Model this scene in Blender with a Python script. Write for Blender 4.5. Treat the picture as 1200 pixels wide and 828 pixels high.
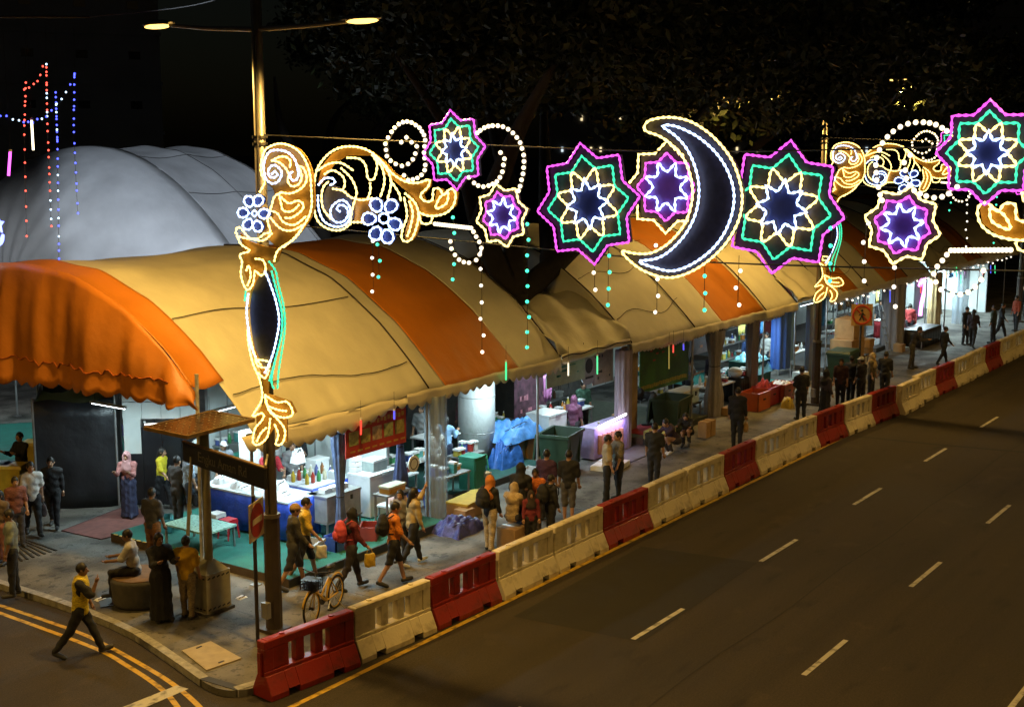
import bpy, bmesh, math, random
import numpy as np
from mathutils import Vector, Matrix
random.seed(7); np.random.seed(7)
R = math.radians
for o in list(bpy.data.objects): bpy.data.objects.remove(o)
scn = bpy.context.scene; COL = scn.collection
# ------------------------------------------------------------------ camera
F, HOR, CX, CY, HC = 1550., 165., 600., 414., 9.2       # photo calibration (1200 px wide), camera on a footbridge
PITCH = math.atan((CY - HOR) / F)
HEAD = math.atan(1100 * math.cos(PITCH) / F)             # road (+X) lies this far right of the heading
hv = np.array([math.cos(HEAD), math.sin(HEAD), 0.]); rv = np.array([math.sin(HEAD), -math.cos(HEAD), 0.])
zv = np.array([0., 0., 1.])
fv = hv * math.cos(PITCH) - zv * math.sin(PITCH); uv = hv * math.sin(PITCH) + zv * math.cos(PITCH)
CAM = np.array([0., 0., HC])
cam = bpy.data.cameras.new('camera'); cam.sensor_width = 36; cam.lens = F / 1200 * 36; cam.clip_end = 2000; cam.clip_start = .1
co = bpy.data.objects.new('camera', cam); COL.objects.link(co)
m = Matrix.Identity(4)
for i in range(3):
    m[i][0] = rv[i]; m[i][1] = uv[i]; m[i][2] = -fv[i]; m[i][3] = CAM[i]
co.matrix_world = m; scn.camera = co
# ------------------------------------------------------------------ night sky, moonlight, exposure
world = bpy.data.worlds.new('World'); scn.world = world; world.use_nodes = True
wn = world.node_tree; bg = wn.nodes['Background']
sky = wn.nodes.new('ShaderNodeTexSky'); sky.sky_type = 'NISHITA'; sky.sun_disc = False
sky.sun_elevation = R(8); sky.sun_rotation = R(200); sky.air_density = 1.0; sky.dust_density = 2.0
wn.links.new(sky.outputs[0], bg.inputs[0]); bg.inputs[1].default_value = 0.0009
sun = bpy.data.lights.new('moon_light', 'SUN'); sun.energy = 0.004; sun.angle = R(2); sun.color = (.7, .8, 1)
so = bpy.data.objects.new('moon_light', sun); COL.objects.link(so); so.rotation_euler = (R(50), 0, R(200))
scn.view_settings.view_transform = 'Standard'; scn.view_settings.look = 'None'
scn.view_settings.exposure = 0; scn.view_settings.gamma = 1; scn.view_settings.use_curve_mapping = False
scn.cycles.use_denoising = True; scn.cycles.max_bounces = 6; scn.cycles.diffuse_bounces = 3; scn.cycles.glossy_bounces = 3
scn.cycles.transparent_max_bounces = 12; scn.cycles.sample_clamp_indirect = 3; scn.cycles.use_light_tree = True
scn.cycles.caustics_reflective = False; scn.cycles.caustics_refractive = False

# ------------------------------------------------------------------ pixel -> place
def ray(x, y): return fv * F + rv * (x - CX) - uv * (y - CY)
def G(x, y, z=.12):
    d = ray(x, y); return CAM + d * ((z - HC) / d[2])
def PY(x, y, Y):
    d = ray(x, y); return CAM + d * (Y / d[1])
def PXp(x, y, X):
    d = ray(x, y); return CAM + d * (X / d[0])
PV = .12                                                  # pavement top
PL = .30                                                  # stall platform top

# ------------------------------------------------------------------ materials
MATS = {}
def mat(name, col, rough=.6, metal=0., var=.18, scale=6., bump=0., bscale=None, stretch=None, spec=.5, alpha=None, trans=0., detail=4, coat=0):
    if name in MATS: return MATS[name]
    m = bpy.data.materials.new(name); m.use_nodes = True; nt = m.node_tree; b = nt.nodes['Principled BSDF']
    b.inputs['Roughness'].default_value = rough; b.inputs['Metallic'].default_value = metal
    b.inputs['Specular IOR Level'].default_value = spec
    if coat: b.inputs['Coat Weight'].default_value = coat
    tc = nt.nodes.new('ShaderNodeTexCoord'); mp = nt.nodes.new('ShaderNodeMapping')
    nt.links.new(tc.outputs['Object'], mp.inputs[0])
    if stretch: mp.inputs['Scale'].default_value = stretch
    nz = nt.nodes.new('ShaderNodeTexNoise'); nz.inputs['Scale'].default_value = scale; nz.inputs['Detail'].default_value = detail
    nt.links.new(mp.outputs[0], nz.inputs['Vector'])
    rp = nt.nodes.new('ShaderNodeMapRange'); rp.inputs['From Min'].default_value = .25; rp.inputs['From Max'].default_value = .75
    rp.inputs['To Min'].default_value = 1 - var; rp.inputs['To Max'].default_value = 1 + var
    nt.links.new(nz.outputs['Fac'], rp.inputs['Value'])
    mx = nt.nodes.new('ShaderNodeVectorMath'); mx.operation = 'SCALE'; mx.inputs[0].default_value = col
    nt.links.new(rp.outputs[0], mx.inputs['Scale']); nt.links.new(mx.outputs[0], b.inputs['Base Color'])
    rr = nt.nodes.new('ShaderNodeMapRange'); rr.inputs['To Min'].default_value = max(.03, rough - .12); rr.inputs['To Max'].default_value = min(1, rough + .12)
    nt.links.new(nz.outputs['Fac'], rr.inputs['Value']); nt.links.new(rr.outputs[0], b.inputs['Roughness'])
    if bump:
        n2 = nt.nodes.new('ShaderNodeTexNoise'); n2.inputs['Scale'].default_value = bscale or scale * 3; n2.inputs['Detail'].default_value = 5
        nt.links.new(mp.outputs[0], n2.inputs['Vector'])
        bp = nt.nodes.new('ShaderNodeBump'); bp.inputs['Strength'].default_value = bump; bp.inputs['Distance'].default_value = .05
        nt.links.new(n2.outputs['Fac'], bp.inputs['Height']); nt.links.new(bp.outputs[0], b.inputs['Normal'])
    if alpha is not None: b.inputs['Alpha'].default_value = alpha
    if trans: b.inputs['Transmission Weight'].default_value = trans
    MATS[name] = m; return m
def emit(name, col, strength):
    if name in MATS: return MATS[name]
    m = bpy.data.materials.new(name); m.use_nodes = True; nt = m.node_tree; b = nt.nodes['Principled BSDF']
    b.inputs['Base Color'].default_value = (*[min(.8, c) for c in col], 1); b.inputs['Roughness'].default_value = .4
    b.inputs['Emission Color'].default_value = (*col, 1); b.inputs['Emission Strength'].default_value = strength
    MATS[name] = m; return m
def two_tone(name, c1, c2, scale=3., rough=.7, lo=.45, hi=.6, bump=0., detail=6, bscale=60):
    if name in MATS: return MATS[name]
    m = mat(name, c1, rough, bump=bump, bscale=bscale, scale=scale, detail=detail); nt = m.node_tree
    b = nt.nodes['Principled BSDF']; nz = [n for n in nt.nodes if n.type == 'TEX_NOISE'][0]
    mr = nt.nodes.new('ShaderNodeMapRange'); mr.inputs['From Min'].default_value = lo; mr.inputs['From Max'].default_value = hi
    nt.links.new(nz.outputs['Fac'], mr.inputs['Value'])
    mx = nt.nodes.new('ShaderNodeMix'); mx.data_type = 'RGBA'; mx.inputs['A'].default_value = (*c1, 1); mx.inputs['B'].default_value = (*c2, 1)
    nt.links.new(mr.outputs[0], mx.inputs['Factor']); nt.links.new(mx.outputs['Result'], b.inputs['Base Color'])
    return m

# ------------------------------------------------------------------ mesh building
class MB:
    def __init__(s): s.v = []; s.f = []; s.mi = []; s.cur = 0
    def add(s, vs, fs):
        n = len(s.v); s.v += [tuple(map(float, p)) for p in vs]
        for f in fs: s.f.append(tuple(i + n for i in f)); s.mi.append(s.cur)
        return s
    def box(s, c, d, rz=0., rx=0., ry=0., taper=1.):
        x, y, z = d[0] / 2, d[1] / 2, d[2] / 2
        P = [(-x, -y, -z), (x, -y, -z), (x, y, -z), (-x, y, -z), (-x * taper, -y * taper, z), (x * taper, -y * taper, z), (x * taper, y * taper, z), (-x * taper, y * taper, z)]
        if rz or rx or ry:
            q = Matrix.Rotation(rz, 3, 'Z') @ Matrix.Rotation(ry, 3, 'Y') @ Matrix.Rotation(rx, 3, 'X')
            P = [q @ Vector(p) for p in P]
        return s.add([(p[0] + c[0], p[1] + c[1], p[2] + c[2]) for p in P], [(0, 3, 2, 1), (4, 5, 6, 7), (0, 1, 5, 4), (1, 2, 6, 5), (2, 3, 7, 6), (3, 0, 4, 7)])
    def tube(s, path, r, n=6, caps=True, closed=False):
        path = [Vector(p) for p in path]; L = len(path); rs = r if hasattr(r, '__len__') else [r] * L
        V = []; prev = None
        for i, p in enumerate(path):
            a = path[(i - 1) % L] if (closed or i > 0) else p; b = path[(i + 1) % L] if (closed or i < L - 1) else p
            t = (b - a)
            t = t.normalized() if t.length > 1e-9 else Vector((0, 0, 1))
            if prev is None:
                ref = Vector((0, 0, 1)) if abs(t.z) < .9 else Vector((1, 0, 0)); u = t.cross(ref).normalized()
            else:
                u = prev - t * prev.dot(t); u = u.normalized() if u.length > 1e-6 else t.orthogonal().normalized()
            prev = u; w = t.cross(u)
            for k in range(n):
                an = 2 * math.pi * k / n; V.append(p + (u * math.cos(an) + w * math.sin(an)) * rs[i])
        Fc = []
        for i in range(L if closed else L - 1):
            j = (i + 1) % L
            for k in range(n): Fc.append((i * n + k, i * n + (k + 1) % n, j * n + (k + 1) % n, j * n + k))
        if caps and not closed: Fc.append(tuple(range(n - 1, -1, -1))); Fc.append(tuple((L - 1) * n + k for k in range(n)))
        return s.add(V, Fc)
    def cyl(s, c, r, h, n=16, r2=None):
        return s.tube([(c[0], c[1], c[2]), (c[0], c[1], c[2] + h)], [r, r if r2 is None else r2], n)
    def sph(s, c, r, n=8, m=6):
        r = r if hasattr(r, '__len__') else (r, r, r); V = [(c[0], c[1], c[2] + r[2])]
        for i in range(1, m):
            a = math.pi * i / m
            for k in range(n): b = 2 * math.pi * k / n; V.append((c[0] + r[0] * math.sin(a) * math.cos(b), c[1] + r[1] * math.sin(a) * math.sin(b), c[2] + r[2] * math.cos(a)))
        V.append((c[0], c[1], c[2] - r[2])); Fc = [(0, 1 + k, 1 + (k + 1) % n) for k in range(n)]
        for i in range(m - 2):
            for k in range(n): Fc.append((1 + i * n + k, 1 + (i + 1) * n + k, 1 + (i + 1) * n + (k + 1) % n, 1 + i * n + (k + 1) % n))
        l = len(V) - 1; Fc += [(l, 1 + (m - 2) * n + (k + 1) % n, 1 + (m - 2) * n + k) for k in range(n)]
        return s.add(V, Fc)
    def grid(s, P):                       # P[i][j] points
        a, b = len(P), len(P[0]); return s.add([p for row in P for p in row], [(i * b + j, i * b + j + 1, (i + 1) * b + j + 1, (i + 1) * b + j) for i in range(a - 1) for j in range(b - 1)])
    def prism(s, poly, off):              # closed polygon extruded by vector off
        n = len(poly); off = Vector(off); A = [Vector(p) for p in poly]; B = [p + off for p in A]
        return s.add(A + B, [tuple(range(n)), tuple(range(2 * n - 1, n - 1, -1))] + [(i, i + n, (i + 1) % n + n, (i + 1) % n) for i in range(n)])
    def build(s, name, material, parent=None, smooth=False, world=True, thick=0):
        me = bpy.data.meshes.new(name); me.from_pydata(s.v, [], s.f)
        ms = material if isinstance(material, (list, tuple)) else [material]
        for q in ms: me.materials.append(q)
        if len(ms) > 1: me.polygons.foreach_set('material_index', s.mi)
        if smooth: me.polygons.foreach_set('use_smooth', [True] * len(s.f))
        me.update()
        return link(name, me, parent, world, thick)
def link(name, me, parent=None, world=True, thick=0):
    o = bpy.data.objects.new(name, me); COL.objects.link(o)
    if parent is not None:
        o.parent = parent
        if world: o.location = -wloc(parent)
    if thick:
        sd = o.modifiers.new('thickness', 'SOLIDIFY'); sd.thickness = thick; sd.offset = 0
    return o
def wloc(o):
    v = Vector(o.location)
    while o.parent: o = o.parent; v += Vector(o.location)
    return v
def tag(o, label, cat, group=None, kind=None):
    if label: o['label'] = label
    if cat: o['category'] = cat
    if group: o['group'] = group
    if kind: o['kind'] = kind
    return o
def thing(name, label, cat, loc=(0, 0, 0), group=None, rz=0.):
    o = bpy.data.objects.new(name, None); COL.objects.link(o); o.empty_display_size = .2
    o.location = tuple(map(float, loc)); o.rotation_euler = (0, 0, rz); return tag(o, label, cat, group)
def struct(o): o['kind'] = 'structure'; return o
def dup(root, off=(0, 0, 0), label=None, rz=None, loc=None):
    r = root.copy(); COL.objects.link(r)
    r.location = Vector(loc) if loc is not None else Vector(root.location) + Vector(off)
    if rz is not None: r.rotation_euler = (0, 0, rz)
    if label: r['label'] = label
    for ch in root.children:
        c = ch.copy(); COL.objects.link(c); c.parent = r
        for g in ch.children:
            d = g.copy(); COL.objects.link(d); d.parent = c
    return r
def smooth_path(pts, n=6, closed=False):
    pts = [np.array(p, float) for p in pts]; L = len(pts); out = []
    for i in range(L if closed else L - 1):
        g = lambda k: pts[k % L] if closed else pts[min(max(k, 0), L - 1)]
        a, b, c, d = g(i - 1), g(i), g(i + 1), g(i + 2)
        for k in range(n):
            t = k / n; out.append(.5 * ((2 * b) + (-a + c) * t + (2 * a - 5 * b + 4 * c - d) * t * t + (-a + 3 * b - 3 * c + d) * t ** 3))
    if not closed: out.append(pts[-1])
    return out
def resample(pts, step, closed=False):
    P = [np.array(p, float) for p in pts]
    if closed: P.append(P[0])
    P = np.array(P); d = np.r_[0, np.cumsum(np.linalg.norm(np.diff(P, axis=0), axis=1))]; n = max(2, int(round(d[-1] / step)))
    t = np.linspace(0, d[-1], n + 1); Q = np.stack([np.interp(t, d, P[:, k]) for k in range(P.shape[1])], 1)
    return list(Q[:-1]) if closed else list(Q)
def text(name, body, size, matr, parent, loc, rot, ext=.004, align='CENTER'):
    c = bpy.data.curves.new(name, 'FONT'); c.body = body; c.size = size; c.extrude = ext; c.align_x = align; c.align_y = 'CENTER'
    c.materials.append(matr); tmp = bpy.data.objects.new(name, c); COL.objects.link(tmp); bpy.context.view_layer.update()
    me = bpy.data.meshes.new_from_object(tmp.evaluated_get(bpy.context.evaluated_depsgraph_get())); bpy.data.objects.remove(tmp); o = bpy.data.objects.new(name, me); COL.objects.link(o); o.parent = parent
    o.location = loc; o.rotation_euler = rot; return o

# ------------------------------------------------------------------ common materials
def asphalt():
    m = two_tone('asphalt', (.025, .0185, .011), (.038, .0285, .018), .28, .78, .35, .7, bump=.6, detail=10, bscale=70); nt = m.node_tree; b = nt.nodes['Principled BSDF']
    mixn = [n for n in nt.nodes if n.type == 'MIX'][0]; tc = [n for n in nt.nodes if n.type == 'TEX_COORD'][0]
    def layer(src, scale, stretch, lo, hi, amt, detail=6):
        mp = nt.nodes.new('ShaderNodeMapping'); mp.inputs['Scale'].default_value = stretch; nt.links.new(tc.outputs['Object'], mp.inputs[0])
        nz = nt.nodes.new('ShaderNodeTexNoise'); nz.inputs['Scale'].default_value = scale; nz.inputs['Detail'].default_value = detail; nt.links.new(mp.outputs[0], nz.inputs['Vector'])
        mr = nt.nodes.new('ShaderNodeMapRange'); mr.inputs['From Min'].default_value = lo; mr.inputs['From Max'].default_value = hi; mr.inputs['To Min'].default_value = 1; mr.inputs['To Max'].default_value = amt; nt.links.new(nz.outputs['Fac'], mr.inputs['Value'])
        sc = nt.nodes.new('ShaderNodeVectorMath'); sc.operation = 'SCALE'; nt.links.new(src, sc.inputs[0]); nt.links.new(mr.outputs[0], sc.inputs['Scale']); return sc.outputs[0]
    s = layer(mixn.outputs['Result'], 1.3, (.03, 1.0, 1), .45, .7, .66)          # wheel tracks worn along the lanes
    s = layer(s, 2.2, (.35, 1, 1), .60, .72, .55, 8)                              # oil drips and stains
    s = layer(s, 26., (1, 1, 1), .40, .62, 1.5, 2)                                # coarse aggregate
    s = layer(s, .9, (1, 1, 1), .62, .66, 1.28, 10)                               # pale scuffs
    nt.links.new(s, b.inputs['Base Color']); return m
def worn_paint(name, col):
    return two_tone(name, col, tuple(c * .28 + .012 for c in col), 5.5, .65, .50, .68, bump=.3, detail=10, bscale=60)
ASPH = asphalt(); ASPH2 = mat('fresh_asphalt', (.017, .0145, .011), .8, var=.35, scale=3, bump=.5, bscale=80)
CONC = two_tone('pavement_concrete', (.165, .155, .135), (.075, .07, .06), 1.1, .8, .4, .66, bump=.25, detail=8, bscale=30)
def stain(m, specs):
    nt = m.node_tree; b = nt.nodes['Principled BSDF']; src = b.inputs['Base Color'].links[0].from_socket; tc = [n for n in nt.nodes if n.type == 'TEX_COORD'][0]
    for scale, lo, hi, amt, det in specs:
        nz = nt.nodes.new('ShaderNodeTexNoise'); nz.inputs['Scale'].default_value = scale; nz.inputs['Detail'].default_value = det; nt.links.new(tc.outputs['Object'], nz.inputs['Vector'])
        mr = nt.nodes.new('ShaderNodeMapRange'); mr.inputs['From Min'].default_value = lo; mr.inputs['From Max'].default_value = hi; mr.inputs['To Min'].default_value = 1; mr.inputs['To Max'].default_value = amt; nt.links.new(nz.outputs['Fac'], mr.inputs['Value'])
        sc = nt.nodes.new('ShaderNodeVectorMath'); sc.operation = 'SCALE'; nt.links.new(src, sc.inputs[0]); nt.links.new(mr.outputs[0], sc.inputs['Scale']); src = sc.outputs[0]
    nt.links.new(src, b.inputs['Base Color'])
stain(CONC, [(4.5, .60, .66, .5, 3), (.55, .5, .62, .6, 9), (14, .64, .70, .55, 2)])
KERBL = mat('kerb_stone', (.30, .29, .26), .8, var=.35, scale=7, bump=.3); KERBD = mat('kerb_black_paint', (.035, .035, .035), .7, var=.4, scale=7)
YLINE = worn_paint('yellow_road_paint', (.55, .35, .03)); WLINE = worn_paint('white_road_paint', (.50, .48, .42))
STEEL = mat('galvanised_steel', (.36, .36, .36), .45, .7, var=.2, scale=4); DARKM = mat('dark_metal', (.05, .045, .04), .5, .4, var=.3, scale=5)
WHITEP = mat('white_plastic', (.72, .73, .72), .4, var=.08); BLACK = mat('black_plastic', (.018, .018, .02), .5, var=.3)
RUBBER = mat('rubber', (.02, .02, .02), .8)
BLUE_T = mat('blue_tarp', (.03, .12, .42), .45, var=.3, scale=4, bump=.6, bscale=9); WIRE = mat('wire', (.03, .03, .03), .6)
TEAL = mat('green_carpet', (.014, .13, .10), .9, var=.25, scale=3, bump=.2, bscale=80)
CARD = mat('cardboard', (.36, .22, .10), .85, var=.2, scale=4)

# ------------------------------------------------------------------ ground, road, pavement
b = MB(); b.add([(-300, -300, -.02), (600, -300, -.02), (600, 600, -.02), (-300, 600, -.02)], [(0, 1, 2, 3)])
struct(b.build('ground', mat('ground_dark', (.05, .05, .045), .9, var=.4, scale=.3)))
b = MB(); b.grid([[(x, y, 0) for y in (-12, 0, 8, 15.9)] for x in (-60, 0, 40, 80, 140, 260)])
b.grid([[(x, y, 0) for y in (15.9, 20, 40, 90)] for x in (3.5, 15.9)])
road = struct(b.build('road', ASPH))
def sheet(name, poly, matr, parent, z):
    b = MB(); b.add([(p[0], p[1], z) for p in poly], [tuple(range(len(poly)))]); return b.build(name, matr, parent)
def strip(name, pts, w, matr, parent, z):
    b = MB(); P = [Vector((p[0], p[1], 0)) for p in pts]; rows = []
    for i, p in enumerate(P):
        t = (P[min(i + 1, len(P) - 1)] - P[max(i - 1, 0)]).normalized(); n = Vector((-t.y, t.x, 0)) * w / 2
        rows.append([(p + n).to_tuple()[:2] + (z,), (p - n).to_tuple()[:2] + (z,)])
    b.grid(rows); return b.build(name, matr, parent)
for yy, ph in ((11.68, 4.63), (8.40, 4.88), (5.08, 4.75)):
    k = 0
    for i in range(0, 24):
        xc = ph + 5.66 * i
        if xc < 10 or xc > 110: continue
        strip('lane_dash', [(xc - 1.0, yy), (xc + 1.0, yy)], .10, WLINE, road, .006)
strip('edge_line', [(x, 14.79) for x in (14.0, 40, 70, 120)], .11, YLINE, road, .006)
strip('median_line', [(x, 1.9) for x in (0, 40, 70, 120)], .12, YLINE, road, .006)
LA = [G(*p, 0)[:2] for p in ((-60, 690), (0, 709), (85, 738), (121, 754), (160, 775), (201, 800), (234, 828), (270, 870))]
LB = [G(*p, 0)[:2] for p in ((-60, 697), (0, 718), (108, 758), (151, 781), (188, 806), (208, 828), (235, 870))]
for L_ in (LA, LB): strip('double_yellow_line', [tuple(p) for p in smooth_path(L_, 5)], .10, YLINE, road, .006)
sheet('stop_line', [G(*p, 0) for p in ((140, 830), (158, 834), (221, 807), (207, 803))], WLINE, road, .010)
sheet('asphalt_patch', [G(*p, 0) for p in ((752, 640), (888, 659), (752, 752), (602, 722))], ASPH2, road, .004)
strip('shadow_and_seam_strip', [G(*p, 0)[:2] for p in ((1002, 511), (1090, 520), (1215, 531))], .16, ASPH2, road, .0045)  # shadow of an overhead cable, put in as a dark asphalt-coloured strip
strip('shadow_and_seam_strip', [(x, 10.0 + .05 * math.sin(x)) for x in np.linspace(12, 70, 40)], .03, ASPH2, road, .0045)
# pavement: one raised slab with a curved corner
kc = [(15.5, 70), (15.5, 30), (15.5, 24), (15.48, 21.5), (15.3, 19.6), (14.95, 18.2), (14.6, 17.0), (14.42, 16.3), (14.5, 15.86), (14.9, 15.62), (15.6, 15.6)]
kc_s = [tuple(p) for p in smooth_path(kc, 4)]
far_ = [(x, 15.6) for x in (30, 60, 140, 260)]
b = MB(); top = kc_s + far_ + [(260, 90), (15.5, 90)]
b.add([(x, y, PV) for x, y in top] + [(x, y, -.01) for x, y in top], [tuple(range(len(top)))] + [(i, i + len(top), (i + 1) % len(top) + len(top), (i + 1) % len(top)) for i in range(len(top))])
pave = struct(b.build('pavement', CONC))
kp = resample(kc_s[6:] + [(x, 15.6) for x in (17, 20, 24, 28)], .9)
for i in range(len(kp) - 1):
    p, q = Vector(kp[i]), Vector(kp[i + 1]); d = (q - p); c = (p + q) / 2; n = Vector((d.y, -d.x)).normalized()
    b = MB(); b.box((c.x + n.x * -.07, c.y + n.y * -.07, .062), (d.length - .012, .17, .136 + .004 * (i % 3)), rz=math.atan2(d.y, d.x))
    b.build('kerb_stone', KERBD if i % 2 and 8 < i < 22 else KERBL, pave)
def joint(x0, y0, x1, y1): strip('pavement_joint', [(x0, y0), (x1, y1)], .02, BLACK, pave, PV + .003)
for x in (17.2, 19.3, 21.4, 23.6, 25.7, 27.9, 30, 33, 36, 39, 42, 45, 48): joint(x, 15.75, x, 18.7)
for y in (21.2, 23.4, 25.6): joint(15.7, y, 18.6, y)
joint(15.6, 17.0, 60, 17.0)
def plate(name, pts, matr, h, lab, cat):
    P = [G(*p) for p in pts]; c = sum(P) / 4; o = thing(name, lab, cat, (c[0], c[1], PV))
    b = MB(); b.prism([(p[0], p[1], PV - .004) for p in P], (0, 0, h)); b.build('slab', matr, o)
    for k in (0, 2):
        e = (P[k] + P[(k + 1) % 4]) / 2 * .8 + c * .2
        bb = MB(); bb.box((e[0], e[1], PV + h), (.12, .03, .012)); bb.build('lifting_handle', DARKM, o)
    return o
plate('inspection_cover', [(213, 763), (247, 752), (283, 772), (242, 786)], mat('pale_slab', (.36, .30, .2), .8, var=.15), .03, 'pale square inspection slab in the pavement beside the kerb corner', 'cover')
plate('drain_cover', [(113, 695), (131, 688), (143, 708), (118, 712)], DARKM, .02, 'dark metal drain cover in the pavement behind the round planter', 'cover')
# drain grating near the side road
g0 = thing('drain_grating', 'dark drain grating of parallel bars set in the side pavement', 'grating', G(30, 648))
c0, c1, c2, c3 = [G(*p) for p in ((-10, 668), (-10, 640), (30, 632), (66, 645))]
for k in range(12):
    t = k / 11; p = c0 * (1 - t) + c3 * t; q = c1 * (1 - t) + c2 * t; b = MB(); d = q - p
    b.box(((p + q) / 2)[:2].tolist() + [PV + .008], (np.linalg.norm(d), .05, .02), rz=math.atan2(d[1], d[0])); b.build('bar', DARKM, g0)
# ------------------------------------------------------------------ water-filled barriers
RED = two_tone('red_barrier_plastic', (.27, .020, .013), (.13, .018, .013), 3.2, .4, .52, .72, bump=.12, detail=10, bscale=25); OFFW = two_tone('offwhite_barrier_plastic', (.66, .58, .40), (.33, .27, .17), 3.2, .5, .52, .74, bump=.12, detail=10, bscale=25)
def barrier_mesh():
    b = MB(); L = 2.0
    prof = [(-.26, .05), (-.26, .10), (-.24, .14), (-.12, .40), (.12, .40), (.24, .14), (.26, .10), (.26, .05)]
    # flared foot with two forklift notches
    for x0, x1 in ((-1, -.62), (-.38, .38), (.62, 1)): b.prism([(x0, y, z - .05 if z == .05 else z) for y, z in prof], (x1 - x0, 0, 0))
    for x0, x1 in ((-.62, -.38), (.38, .62)): b.prism([(x0, y, max(z, .12)) for y, z in prof[1:-1]], (x1 - x0, 0, 0))
    b.box((0, 0, .435), (L, .21, .07))                                           # ledge
    b.box((0, 0, .93), (L, .20, .14)); b.box((0, 0, .995), (L * .93, .16, .03))  # top rail
    for x, w in ((-.90, .20), (.90, .20)): b.box((x, 0, .665), (w, .19, .39))
    for x, w in ((-.63, .34), (-.21, .18), (.21, .18), (.63, .34)): b.box((x, 0, .665), (w, .14, .39))
    return b
bm0 = barrier_mesh()
def make_barrier(m_):
    o = thing('plastic_barrier', '', 'barrier'); bo = bm0.build('body', m_, o, world=False)
    bv = bo.modifiers.new('edge', 'BEVEL'); bv.width = .012; bv.segments = 1; bv.limit_method = 'ANGLE'
    for x in (-.55, .55):
        b = MB(); b.cyl((x, 0, 1.0), .05, .03, 10); b.build('filler_cap', m_, o, world=False)
    b = MB(); b.cyl((1.0, 0, .16), .035, .72, 8); b.build('coupling_pin', m_, o, world=False)
    b = MB(); b.box((-1.02, 0, .6), (.05, .08, .4)); b.build('coupling_lug', m_, o, world=False); return o
seq = 'RWRWWRWWRWWRWRWWRWWRWWRWWRWWRWWR'
ytop = lambda x: float(np.interp(x, [14.6, 16, 18, 21, 33, 37, 40, 44, 50, 60, 80], [15.45, 15.3, 15.18, 15.12, 15.14, 15.05, 14.95, 14.75, 14.66, 14.62, 14.6]))
protoB = {}
x = 14.72
for i, c in enumerate(seq):
    xc = x + 1.02; y0, y1 = ytop(x), ytop(x + 2.04); rz = math.atan2(y1 - y0, 2.04); yc = (y0 + y1) / 2
    if i == 14: yc -= .15; rz += .02
    if i == 13: rz -= .03
    if c not in protoB: o = protoB[c] = make_barrier(RED if c == 'R' else OFFW)
    else: o = dup(protoB[c])
    o.location = (xc, yc + random.uniform(-.03, .03), 0); o.rotation_euler = (0, 0, rz + random.uniform(-.022, .022))
    if i == 0: o['label'] = 'red plastic water barrier at the end of the row on the kerb corner'
    elif i == 14: o['label'] = 'off-white plastic water barrier nudged slightly out of line towards the road'
    elif c == 'R': o['label'] = 'red plastic water barrier in the row, off-white barriers on both sides'
    else: o['label'] = 'off-white plastic water barrier with open slots in the row along the road edge'
    o['group'] = 'water barriers along the road edge'; x += 2.07
for o in protoB.values():
    pass
# ------------------------------------------------------------------ lamp posts (26 m apart along both sides)
LENS = emit('sodium_lens', (1, .60, .13), 3.6); POLE = mat('post_paint', (.30, .27, .22), .42, .55, var=.15, scale=3)
POLED = mat('post_sleeve', (.085, .065, .05), .55, .2, var=.25, scale=4)
def sodium(loc, power, parent):
    l = bpy.data.lights.new('sodium_light', 'SPOT'); l.energy = power; l.color = (1, .59, .14); l.spot_size = R(154); l.spot_blend = .4; l.shadow_soft_size = .16
    o = bpy.data.objects.new('sodium_light', l); COL.objects.link(o); o.parent = parent; o.location = loc; return o
def lamp_post(loc, label, power, arms=(2.45, -2.6), top=13.5):
    o = thing('street_lamp' if arms else 'arch_post', label, 'street lamp' if arms else 'post', loc, 'street lamps along the road' if arms else 'posts carrying the light arches')
    b = MB(); b.tube([(0, 0, 0), (0, 0, 2.25)], [.155, .15], 8); b.box((0, 0, .03), (.45, .45, .06)); s_ = b.build('post_base', POLED, o, world=False)
    b = MB(); b.cyl((0, 0, 2.2), .17, .07, 8); b.build('collar', POLE, s_, world=False)
    b = MB(); b.box((-.2, 0, .45), (.1, .16, .3)); b.build('junction_box', STEEL, s_, world=False)
    b = MB(); b.tube([(0, 0, 2.2), (0, 0, 6), (0, 0, top)], [.118, .108, .09], 12); b.build('pole', POLE, o, True, world=False)
    b = MB(); b.tube([(-.1, -.06, 2.3), (-.12, -.06, 9.2), (-.1, -.06, min(top, 11) - .1)], .022, 6); b.build('conduit', DARKM, o, world=False)
    for z in (9.0, 9.12): b = MB(); b.cyl((0, 0, z), .135, .05, 10); b.build('clamp_band', DARKM, o, world=False)
    for a in arms:
        sgn = 1 if a > 0 else -1
        b = MB(); b.tube([(0, 0, 11.0), (0, -a * .5, 11.04 - .015 * a), (0, -a + .35 * sgn, 11.1 - .03 * a)], [.045, .038, .03], 8); ar = b.build('arm', POLE, o, world=False)
        h = MB(); n = 9
        rows = []
        for i in range(n):
            t = i / (n - 1); w = .16 * math.sin(math.pi * min(1, .12 + t * .86)) ** .6; yy = -(a - .4 * sgn + .8 * sgn * t)
            rows.append([(w * math.cos(q), yy, 11.12 - .03 * a + .09 * math.sin(q) * (w / .16)) for q in np.linspace(0, math.pi, 7)])
        h.grid(rows); h.build('lamp_head', POLE, ar, True, world=False, thick=.01)
        g = MB(); g.sph((0, -a, 11.095 - .03 * a), (.14, .33, .045), 10, 6); g.build('lens', LENS, ar, True, world=False)
        sodium((0, -a, 10.99 - .03 * a), power, o)
    return o
LP = 2650
lp1 = lamp_post((16.88, 17.28, PV), 'tall street lamp with two lit arms rising from the sleeved post at the street corner', LP, top=15.2)
MB().box((.15, .15, 15.0), (.5, .5, .12), rz=R(45)).build('added_flood_bracket', POLE, lp1, world=False)
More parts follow.
